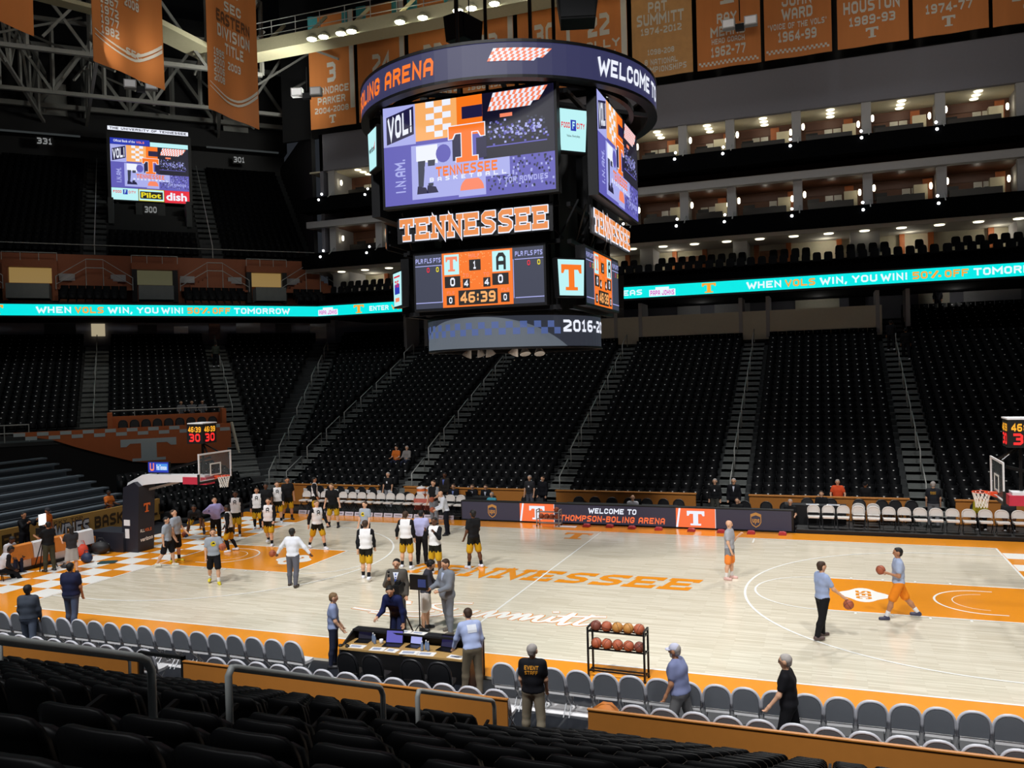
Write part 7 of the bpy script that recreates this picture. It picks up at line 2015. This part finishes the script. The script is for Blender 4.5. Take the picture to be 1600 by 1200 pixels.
    J['world'] = lambda k_: Vector((J[k_][0] * c_ - J[k_][1] * s_ + loc[0], J[k_][0] * s_ + J[k_][1] * c_ + loc[1], J[k_][2] + loc[2]))
    J['body'] = body
    return J
# ---------------------------------------------------------------- outfits
A_TOP = ('long', 'warmup_white', '#e9e9ec', ('warmup_black', '#16171c', 1))
A_BOT = ('shorts', 'gold_black', '#17160f', 'gold', '#c79a1c')
A_PR = (('front', 'A', -0.07, -0.04, 0.14, 0.17, '#17171c'),)
A_KW = dict(top=A_TOP, bot=A_BOT, shoes=('#e4e6f0',), socks='#15161c', group='players in white and black warm-ups')
GT = ('tee', 'heather_grey', '#9da6b2'); BS = ('shorts', 'black', '#15151a')
LB_T = ('tee', 'light_blue', '#9fb0d6')
def ring_pr(x=-0.0): return (('front', '#o', x, 0.0, 0.17, 0, '#d8c22a'), ('front', '#o', x, 0.0, 0.10, 0, '#2c2a16'))
walkp = dict(legs=(24, 12, -16, 22), aL=(-18, 8, 15, 2), aR=(20, 8, 20, 2))
standp = dict(legs=(3, 4, -3, 4))
# court, left half
person('player in grey shirt and black shorts seen from the side by the left basket tower', (-13.65, -2.06, 0), -70, 1.82, skin=0, hair='black', top=GT, bot=BS, shoes=('#d9d6c8',), legs=(18, 14, -14, 18), aL=(12, 8, 20, 2), aR=(-10, 8, 15, 2))
person('taller player in grey shirt looking up behind his team-mate at the left tower', (-13.9, -1.35, 0), -80, 1.95, skin=0, hair='brown', top=GT, bot=BS, shoes=('#e6d43a',), socks='#15161c', aL=(15, 8, 30, 2), hp=-18, **standp)
j = person('player in grey shirt with yellow emblem and yellow shoes holding a ball', (-10.15, -3.75, 0), -140, 1.83, skin=0, hair='brown', top=GT, bot=BS, shoes=('#e2d02c',), socks='#e6e6e6', prints=ring_pr(), legs=(14, 12, -12, 16), aL=(30, 22, 75, -10), aR=(5, 10, 15, 0))
ball(tuple(j['world']('hdL') + Vector((0.10, -0.06, 0.0))), 'basketball held by the player with the yellow shirt emblem')
j = person('player bent over low with hands near his knees by the left baseline', (-16.9, 3.2, 0), -150, 1.9, skin=2, hair='black', top=('tee', 'black_tee', '#17181b'), bot=A_BOT, shoes=('#2a3350',), socks='#15161c', lean=72, legs=(52, 30, 30, 22), abd=24, aL=(70, 6, 8, 2), aR=(62, 8, 10, 4), hp=-30)
ball((-17.2, 2.75, 0.12), 'basketball on the floor before the bent-over player')
person('man in lavender dress shirt with hands on hips under the left basket', (-14.87, 1.98, 0), -120, 1.88, skin=0, hair='brown', top=('long', 'lavender', '#a7a2d8'), bot=('pants', 'black_slacks', '#121218'), shoes=('#17171a',), aL=(-30, 42, 95, -55), aR=(-30, 42, 95, -55), hp=-22, **standp)
person('player in white warm-up and black leggings under the left net', (-13.1, 0.65, 0), 120, 1.86, skin=2, hair='black', prints=A_PR, leggings='#14141a', lean=6, legs=(16, 30, -4, 24), aL=(0, 12, 20, 0), aR=(10, 10, 30, 0), **{k: v for k, v in A_KW.items() if k != 'socks'})
person('player in white letter shirt standing right of the man in lavender', (-14.95, 3.35, 0), -155, 1.93, skin=2, hair='black', prints=A_PR, aL=(-8, 12, 20, 2), aR=(-8, 12, 20, 2), **A_KW, **standp)
person('player in white letter shirt at the far left of the warm-up line', (-15.0, 4.85, 0), -150, 1.88, skin=1, hair='brown', prints=A_PR, leggings='#191a20', legs=(10, 14, -8, 12), **{k: v for k, v in A_KW.items() if k != 'socks'})
person('player in black half hidden behind the letter-shirt players', (-15.3, 5.9, 0), -150, 1.92, h=0.026, skin=2, hair='black', top=('tee', 'black_tee', '#17181b'), bot=A_BOT, shoes=('#2a3350',), legs=(6, 8, -6, 8))
person('player in white letter shirt beside the baseline corner', (-15.2, 6.6, 0), -140, 1.93, skin=0, hair='brown', prints=A_PR, legs=(12, 10, -10, 16), **A_KW)
person('tall player in black shirt and gold shorts at the far left corner', (-15.2, 7.4, 0), -130, 2.02, skin=1, hair='black', top=('tee', 'black_tee', '#17181b'), bot=A_BOT, shoes=('#23232a',), socks='#15161c', legs=(10, 8, -12, 14), aL=(0, 12, 20, 0))
person('player in white letter shirt walking in front of the checkered floor', (-12.29, 2.05, 0), -160, 1.93, skin=0, hair='brown', prints=A_PR, legs=(20, 20, -14, 24), aL=(10, 10, 30, 0), aR=(-10, 10, 20, 0), **A_KW)
person('player with white and navy jacket turned away by the left bench', (-14.3, 8.3, 0), -60, 1.93, h=0.026, skin=1, hair='black', **A_KW, **standp)
person('player in black shirt stretching with his arm out by the left bench', (-11.9, 6.15, 0), -170, 2.0, skin=0, hair='blond', top=('tee', 'black_tee', '#17181b'), bot=A_BOT, shoes=('#23232a',), socks='#15161c', lean=12, legs=(4, 4, 2, 6), abd=10, aL=(25, 22, 12, 20), aR=(10, 14, 20, 8))
person('player in white letter shirt striding across the left key', (-9.95, 1.95, 0), -120, 1.95, skin=0, hair='blond', prints=A_PR, legs=(26, 14, -20, 10), abd=5, aL=(22, 12, 15, 2), aR=(-20, 14, 15, 4), **A_KW)
person('coach in white dress shirt and grey trousers seen from behind with arms out', (-7.35, -3.35, 0), 12, 1.88, skin=2, hair='black', top=('long', 'white_shirt', '#dfe3ee'), bot=('pants', 'grey_slacks', '#5b5c66'), shoes=('#3a2f26',), legs=(8, 6, -10, 8), abd=5, aL=(4, 38, 10, 34), aR=(4, 38, 10, 34))
ball((-9.55, -1.45, 0.55), 'basketball bouncing in the left key beside the coach')
person('man in grey shirt with yellow emblem partly hidden behind a walking player', (-8.0, 2.3, 0), 170, 1.85, skin=0, hair='brown', top=GT, bot=BS, shoes=('#e4e6f0',), prints=ring_pr(), aL=(10, 12, 20, 10), **standp)
person('player in white and black warm-up walking away left of the centre circle', (-5.49, -1.94, 0), 20, 1.97, skin=0, hair='brown', legs=(14, 8, -20, 10), aL=(-10, 8, 15, 2), aR=(10, 8, 15, 2), abd=3, **A_KW)
person('player in white and black warm-up seen from behind beside the man in lavender', (-4.95, -0.13, 0), 10, 1.98, skin=0, hair='brown', legs=(6, 5, -6, 6), aL=(10, 24, 20, 12), aR=(0, 10, 15, 2), abd=7, **A_KW)
person('man in lavender shirt and black trousers behind a white-jacketed player', (-4.7, 0.55, 0), 20, 1.9, skin=0, hair='black', top=('long', 'lavender_pale', '#b2b4e0'), bot=('pants', 'black_slacks', '#121218'), shoes=('#17171a',), **standp)
person('player pulling up his white warm-up shirt near the floor lettering', (-3.48, -0.89, 0), 175, 1.94, skin=2, hair='black', aL=(35, 14, 110, -20), aR=(35, 14, 120, -20), legs=(6, 6, -4, 8), abd=8, **A_KW)
j = person('bald man in white shirt and dark trousers bent over a ball by the bench', (-6.09, 5.59, 0), 120, 1.88, skin=0, hair=None, top=('long', 'white_shirt', '#dfe3ee'), bot=('pants', 'navy_slacks', '#14151f'), shoes=('#17171a',), lean=14, aL=(25, 8, 60, -10), aR=(25, 8, 60, -10), hp=15, **standp)
ball(tuple(j['world']('hdL') + Vector((-0.10, 0.08, 0.02))), 'basketball held by the bald man in the white shirt')
j = person('man in black vest with grey sleeves and grey trousers by the drink coolers', (-7.7, 7.75, 0), 170, 1.98, skin=0, hair='brown', top=('tee', 'black_vest', '#17181b', ('grey_sleeve', '#8f949c')), bot=('pants', 'grey_track', '#7c7f88'), shoes=('#17171a',), aL=(10, 10, 70, -5), **standp)
ball(tuple(j['world']('hdL') + Vector((0.04, -0.12, 0.0))), 'basketball held by the man in the black vest')
person('player in black shirt and gold shorts standing alone left of mid-court', (-2.65, 0.44, 0), 60, 2.0, skin=2, hair='black', top=('tee', 'black_tee', '#17181b'), bot=A_BOT, shoes=('#dfe2f2',), socks='#15161c', legs=(4, 4, -6, 4), abd=8, aL=(5, 10, 25, 2), aR=(8, 10, 60, -8))
# broadcast crew
j = person('man in grey-brown suit and blue tie holding a microphone', (-1.82, -6.6, 0), -165, 1.88, h=0.018, skin=0, hair='black', top=('suit', 'taupe_suit', '#56534e'), bot=('pants', 'taupe_slacks', '#4d4a46'), shoes=('#17171a',), aR=(20, 14, 115, -25), aL=(0, 10, 20, 4), prints=(('front', '#v', 0.0, -0.10, 0.15, 0.26, '#dfe6f6'), ('front', '#tie', 0.0, -0.12, 0.06, 0.25, '#3c5aa8')), abd=5, **standp)
mc = MB(); mc.tube([(0, 0, 0), (0, 0, 0.16)], [0.016, 0.022], 8); mc.sphere((0, 0, 0.18), 0.032, 8, 6)
o = mc.build('microphone', M_BLACKM, smooth=True); o.location = j['world']('hdR') + Vector((0.0, -0.03, -0.02)); tag(o, 'black hand microphone held by the man in the taupe suit', 'microphone'); MB().lathe([(0.026, 0.13), (0.03, 0.15)], 8).build('collar', M_STEEL, o)
person('camera operator in navy jacket leaning over the black table shelf', (-0.95, -8.15, 0), 178, 1.82, h=0.018, skin=0, hair='black', top=('long', 'navy_jacket', '#1d2550'), bot=('pants', 'navy_pants', '#1a2142'), shoes=('#17171a',), lean=34, legs=(24, 12, 10, 8), aL=(30, 12, 10, 6), aR=(45, 10, 60, 0), hp=5, hyaw=20)
j = person('man in dark shirt and white shorts wearing headphones by the camera', (-1.12, -6.35, 0), -70, 1.86, h=0.02, skin=0, hair='black', top=('long', 'charcoal_shirt', '#3a3a44'), bot=('shorts', 'white_shorts', '#e4e2df'), shoes=('#2a2a2e',), lean=8, hp=22, aL=(25, 8, 70, -8), aR=(25, 8, 70, -8), **standp)
hs = thing('headset', 'black headphones worn by the man in the dark shirt', 'headphones', j['world']('head'), math.radians(-70))
MB().tube([(0.105 * math.cos(t), 0, 0.02 + 0.12 * math.sin(t)) for t in [PI * i / 8 for i in range(9)]], 0.012, 6).build('headband', M_BLACK, hs)
for g in (-1, 1): MB().sphere((g * 0.10, 0.0, 0.01), 0.045, 8, 6, 0, (0.5, 1, 1)).build('ear_cup', M_BLACK, hs)
person('man in pale grey suit standing behind the monitor stand', (-0.45, -6.45, 0), 150, 1.92, h=0.018, skin=0, hair='brown', top=('suit', 'pale_grey_suit', '#7e8590'), bot=('pants', 'pale_grey_slacks', '#767c86'), shoes=('#6a625a',), aL=(22, 8, 55, -12), aR=(22, 8, 55, -12), hp=10, legs=(4, 4, -6, 6), prints=(('front', '#v', 0.0, -0.06, 0.12, 0.22, '#b9c6e6'),))
person('young man in blue-grey shirt and jeans standing left of the media table', (-2.05, -9.3, -0.06), -60, 1.72, h=0.018, skin=0, hair='blond', top=('tee', 'blue_grey', '#8c9ac0'), bot=('jeans', 'dark_jeans', '#23283c'), shoes=('#2a2a2e',), aL=(8, 6, 25, 0), aR=(12, 6, 25, -4), hp=8, **standp)
person('man in light blue sweatshirt and khaki trousers leaning on the media table', (1.75, -9.95, -0.06), 40, 1.80, h=0.018, skin=0, hair='brown', top=('long', 'sky_sweat', '#a7b5dc'), bot=('pants', 'khaki', '#6d6352'), shoes=('#4a4038',), lean=22, legs=(14, 4, 2, 6), aL=(40, 14, 12, 8), aR=(10, 8, 25, 0), prints=(('back', '#r', -0.09, -0.06, 0.2, 0.17, '#dfe4ee'),), hp=12)
# right half of the court
person('bald man in grey shirt with an orange patch on grey shorts near the right arc', (5.87, 0.94, 0), -100, 1.86, skin=0, hair=None, top=('tee', 'grey_blue_tee', '#a9adb6'), bot=('shorts', 'grey_shorts', '#7c8088', 'orange_patch', '#f08a3a'), shoes=('#d8b0a8',), socks='#e0dcda', aL=(15, 8, 120, -10), aR=(5, 8, 15, 0), **standp)
j = person('coach in light blue shirt and black trousers dribbling at the right arc', (8.62, -4.36, 0), -60, 1.88, h=0.02, skin=0, hair='brown', top=LB_T, bot=('pants', 'black_track', '#16161a'), shoes=('#5a4a48',), legs=(8, 6, -12, 8), abd=5, aR=(30, 12, 20, 6), aL=(6, 8, 15, 2))
ball(tuple(j['world']('hdR') + Vector((0.06, 0.02, -0.14))), 'basketball under the hand of the coach in light blue')
j = person('player in light blue shirt and orange shorts walking with a ball at the right key', (10.47, -2.21, 0), 95, 1.92, h=0.02, skin=1, hair='black', top=('tee', 'pale_blue', '#aab9d8'), bot=('shorts', 'orange_shorts', '#f08a20'), shoes=('#3b3c55',), socks='#e6e6ea', legs=(24, 6, -24, 14), abd=3, aR=(-12, 10, 15, 4), aL=(5, 8, 95, -30))
ball(tuple(j['world']('hdL') + Vector((-0.08, 0.06, 0.04))), 'basketball carried by the player in orange shorts')
# near side
person('event staff man with grey hair, black polo and khaki trousers in the wall gap', (3.72, -11.75, -0.06), 8, 1.80, h=0.016, skin=0, hair='grey', top=('tee', 'black_polo', '#16171d'), bot=('pants', 'khaki_pale', '#857d6c'), shoes=('#8d919a',), abd=6, aL=(5, 8, 22, -2), aR=(6, 8, 22, -2), hyaw=-12, prints=(('back', 'EVENT', -0.13, 0.045, 0.26, 0.065, '#d9952e'), ('back', 'STAFF', -0.12, -0.04, 0.24, 0.065, '#d9952e')), legs=(3, 4, -6, 6), fat=1.08)
person('bearded man in white cap and blue-grey shirt walking left behind the chairs', (6.25, -11.0, -0.06), 80, 1.80, h=0.016, skin=1, hair='grey', beard=True, cap='#c9cbe0', top=('tee', 'slate_blue', '#7f88b0'), bot=('pants', 'grey_camo', '#6a6a6c'), shoes=('#3a3a3e',), legs=(16, 8, -14, 14), lean=8, aL=(12, 8, 20, 0), aR=(-8, 8, 20, 0), fat=1.28)
person('grey-haired man with glasses in black shirt walking left behind the chairs', (8.1, -11.05, -0.06), 85, 1.80, h=0.016, skin=0, hair='grey', glasses=True, top=('tee', 'black_tee2', '#131318'), bot=('pants', 'black_pants2', '#101014'), shoes=('#17171a',), legs=(14, 8, -12, 14), lean=4, aL=(22, 12, 20, 4), aR=(-6, 8, 20, 0), fat=1.12)
person('man in grey jacket walking away along the left courtside chairs', (-9.95, -10.75, -0.06), 25, 1.78, h=0.02, skin=2, hair='black', top=('long', 'slate_jacket', '#3d4450'), bot=('jeans', 'grey_jeans', '#4c5566'), shoes=('#2a2a2e',), legs=(12, 8, -10, 10), fat=1.15, aL=(10, 10, 20, 2))
person('man in navy polo and jeans ahead of the man in the grey jacket', (-10.55, -8.95, -0.02), 20, 1.86, h=0.02, skin=1, hair='black', top=('tee', 'navy_polo', '#1f2340'), bot=('jeans', 'blue_grey_jeans', '#49536a'), shoes=('#2a2a2e',), legs=(12, 8, -10, 10), fat=1.2)
# left baseline
person('camera operator in black shirt and olive trousers behind the news tripod', (-17.45, -3.75, 0), 80, 1.78, skin=1, hair='black', top=('tee', 'black_tee', '#17181b'), bot=('pants', 'olive', '#3f3f30'), shoes=('#2a2a2e',), aL=(40, 10, 60, -5), aR=(40, 10, 60, -5), **standp)
person('woman with dark hair, grey top and pale grey skirt behind the left baseline', (-16.3, -3.8, 0), 70, 1.68, skin=0, hair='black', hlen=0.07, top=('tee', 'charcoal_top', '#2f2f33'), bot=('skirt', 'pale_grey_skirt', '#a5a4a2'), shoes=('#2a1a14',), aL=(30, 10, 90, -5), aR=(20, 8, 60, -5), **standp)
person('man in dark clothes standing behind the sofa raising a phone', (-20.35, -2.35, 0), -90, 1.80, h=0.026, skin=1, hair='black', top=('long', 'dark_coat', '#15161a'), bot=('pants', 'black_slacks', '#121218'), shoes=('#17171a',), aL=(60, 10, 75, -10), aR=(50, 10, 80, -10))
person('man in orange shirt and cap standing by the gold board', (-20.4, -1.3, 0), -80, 1.80, h=0.026, skin=1, hair=None, cap='#3a3a40', top=('tee', 'orange_tee', '#d8722c'), bot=('jeans', 'dark_jeans', '#23283c'), shoes=('#2a2a2e',), hp=15)
sitp = dict(legs=(86, 84, 86, 84), aL=(25, 8, 55, -8), aR=(25, 8, 55, -8))
person('man in white shirt sitting on the sofa by the left picture edge', (-18.75, -4.35, 0), -80, 1.80, h=0.024, skin=2, hair='black', top=('tee', 'white_tee', '#d5d5dc'), bot=('jeans', 'dark_jeans', '#23283c'), shoes=('#2a2a2e',), lean=14, hp=20, sit=0.42, **sitp)
person('man in white and dark shirt seated at the left picture edge', (-17.9, -5.35, 0), -20, 1.85, h=0.024, skin=2, hair='black', top=('long', 'white_tee', '#d5d5dc', ('dark_sleeve', '#1c1c22')), bot=('pants', 'black_slacks', '#121218'), shoes=('#17171a',), lean=30, hp=20, sit=0.30, legs=(75, 60, 80, 50), aL=(25, 8, 55, -8), aR=(25, 8, 55, -8))
sp = thing('stool', 'low black stool under the man at the left picture edge', 'stool', (-17.9, -5.35, 0)); MB().lathe([(0.22, 0.27), (0.22, 0.31)], 14).build('seat', M_BLACK, sp)
for q in range(3): MB().tube([(0.15 * math.cos(q * 2.1), 0.15 * math.sin(q * 2.1), 0.27), (0.2 * math.cos(q * 2.1), 0.2 * math.sin(q * 2.1), 0)], 0.015, 5).build('leg', M_BLACKM, sp)
person('spectator in orange shirt alone on the grey bleacher', (-22.6, 3.9, 0.73), -90, 1.78, h=0.03, skin=2, hair='black', top=('tee', 'orange_tee', '#e0762c'), bot=('jeans', 'dark_jeans', '#23283c'), sit=0.07, hp=5, **sitp)
# far side
person('grey-haired man in dark shirt with lanyard and pale trousers at the far aisle foot', (-11.9, 11.2, 0.0), 178, 1.85, h=0.026, skin=0, hair='grey', top=('tee', 'black_tee', '#17181b'), bot=('pants', 'pale_slacks', '#8f9096'), prints=(('front', '#r', -0.04, -0.06, 0.08, 0.1, '#e6e6ec'),), **standp)
person('man in dark suit and blue shirt standing behind the press table', (-8.85, 11.4, 0.0), 170, 1.86, h=0.026, skin=2, hair='black', top=('suit', 'dark_suit', '#2a2724'), bot=('pants', 'black_slacks', '#121218'), prints=(('front', '#v', 0.0, -0.12, 0.13, 0.27, '#5d6ab0'),), **standp)
for i, (x, lb, c, v) in enumerate(((-8.3, 'seated commentator in dark suit and pale blue shirt', '#1b1d26', '#7d8fc8'), (-7.3, 'seated commentator in black suit in the middle of the press table', '#15161c', '#c9ccda'), (-6.6, 'seated commentator in black suit at the right of the press table', '#15161c', '#c9ccda'))):
    person(lb, (x, 11.32, 0.0), 178, 1.82, h=0.028, skin=0, hair='brown', top=('suit', 'suit%d' % i, c), bot=('pants', 'black_slacks', '#121218'), prints=(('front', '#v', 0.0, -0.10, 0.12, 0.25, v),), sit=0.42, lean=10, **sitp)
person('white-haired person in teal shirt seated behind the courtside display', (-5.75, 9.85, -0.06), 175, 1.72, h=0.028, skin=0, hair='grey', top=('tee', 'teal', '#4aa0b4'), bot=('pants', 'black_slacks', '#121218'), sit=0.36, **sitp)
person('left of two older men standing by the far aisle below the scoreboard', (-4.35, 11.2, 0.0), 175, 1.83, h=0.026, skin=0, hair='grey', top=('tee', 'charcoal_top', '#2f2f33'), bot=('pants', 'grey_slacks', '#5b5c66'), prints=(('front', '#r', -0.03, -0.08, 0.06, 0.08, '#e6e6ec'),), **standp)
person('right of two people standing by the far aisle below the scoreboard', (-3.75, 11.35, 0.0), 165, 1.78, h=0.026, skin=0, hair='brown', top=('suit', 'suit1', '#15161c'), bot=('pants', 'black_slacks', '#121218'), **standp)
person('bald man in white shirt seated behind the welcome message', (0.85, 9.85, -0.06), 178, 1.80, h=0.028, skin=0, hair=None, top=('tee', 'white_tee', '#dfe0ec'), bot=('pants', 'black_slacks', '#121218'), sit=0.36, **sitp)
person('left of two men in black standing at the far aisle right of centre', (4.2, 11.2, 0.0), 178, 1.83, h=0.026, skin=0, hair='grey', top=('long', 'black_tee', '#17181b'), bot=('pants', 'olive_grey', '#4c4c46'), prints=(('front', '#r', -0.03, -0.06, 0.06, 0.08, '#e6e6ec'),), **standp)
person('white-haired man in black suit and tie at the far aisle right of centre', (5.0, 11.2, 0.0), 178, 1.86, h=0.026, skin=0, hair='grey', top=('suit', 'suit1', '#15161c'), bot=('pants', 'black_slacks', '#121218'), prints=(('front', '#v', 0.0, -0.10, 0.1, 0.25, '#c9ccda'),), **standp)
for i, (x, lb, hr) in enumerate(((5.25, 'dark-haired seated woman behind the right logo panel', 'brown'), (7.35, 'grey-haired seated man behind the right end of the display', 'grey'), (8.55, 'seated person with headset at the right press table', 'brown'))):
    person(lb, (x, 9.95 if i < 2 else 11.15, -0.06), 178, 1.75, h=0.028, skin=0, hair=hr, hlen=0.05 if i == 0 else 0, top=('tee', 'black_tee', '#17181b'), bot=('pants', 'black_slacks', '#121218'), sit=0.36 if i < 2 else 0.56, **sitp)
person('man in bright red-orange shirt behind the orange wall', (9.2, 12.3, 0.0), 180, 1.75, h=0.026, skin=0, hair='grey', top=('tee', 'red_orange', '#e0562e'), bot=('jeans', 'dark_jeans', '#23283c'), aL=(20, 20, 30, 0), aR=(20, 20, 30, 0), fat=1.25)
person('person in black clothes and cap behind the orange wall', (10.3, 12.3, 0.0), 165, 1.68, h=0.026, skin=0, hair=None, cap='#17171a', top=('long', 'black_tee', '#17181b'), bot=('jeans', 'dark_jeans', '#23283c'), hp=20)
person('event staff man in dark shirt and grey trousers with his back turned on the right', (12.75, 11.2, 0.0), -5, 1.88, h=0.024, skin=0, hair='grey', top=('tee', 'charcoal_polo', '#25272d'), bot=('pants', 'grey_slacks2', '#74767a'), prints=(('back', 'EVENT', -0.1, 0.04, 0.2, 0.05, '#c9952e'), ('back', 'STAFF', -0.1, -0.02, 0.2, 0.05, '#c9952e')), fat=1.15, **standp)
person('person in yellow-green shirt sitting under the right net', (14.35, 10.9, 0.0), 175, 1.75, h=0.026, skin=1, hair='black', top=('long', 'mustard', '#a89a24'), bot=('pants', 'black_slacks', '#121218'), sit=0.56, lean=15, **sitp)
person('person in dark grey seated at the right picture edge', (15.3, 10.9, 0.0), 175, 1.8, h=0.028, skin=2, hair='black', top=('long', 'dark_grey', '#3a3c40'), bot=('pants', 'black_slacks', '#121218'), sit=0.56, lean=35, **sitp)
# spectators in the far stand
def spect(label, x, k, top, hr='black', skin=0, fn_=far, yaw=180):
    p = fn_(x, k * TR + TR - 0.30, zrow(k))
    person(label, tuple(p), yaw, 1.75, h=0.032, skin=skin, hair=hr, top=top, bot=('jeans', 'dark_jeans', '#23283c'), sit=0.46, **sitp)
spect('spectator in orange shirt in the far seats left of the scoreboard', -13.4, 4, ('tee', 'orange_tee', '#c8641f'))
spect('spectator in grey shirt beside the one in orange', -12.75, 4, ('long', 'grey_hoodie', '#8a8684'), 'grey')
for i in range(3):
    spect('dim spectator in the corner seats above the orange parapet, %s from the left' % ORD[i], -9.3 + i * 0.62, 13, ('long', 'dim_grey', '#6a6c70'), 'brown', 0, cor, -135)
def walker(label, p, yaw, c, h_=1.78):
    person(label, tuple(p), yaw, h_, h=0.03, skin=1, hair='black', top=('long', 'walk' + c[1:], c), bot=('pants', 'black_slacks', '#121218'), legs=(14, 8, -10, 10))
walker('person climbing the corner aisle right of the orange wall', cor(-6.5, 16.2, zrow(25)), 45, '#3a4038')
walker('left of two people near the top of the right far aisle', far(12.45, 15.6, zrow(24)), 0, '#1a1b20')
walker('right of two people near the top of the right far aisle', far(13.15, 14.6, zrow(22)), 0, '#101114', 1.85)
walker('person standing on the concourse above the right seats', (15.6, 33.4, 9.7), 170, '#15161c')
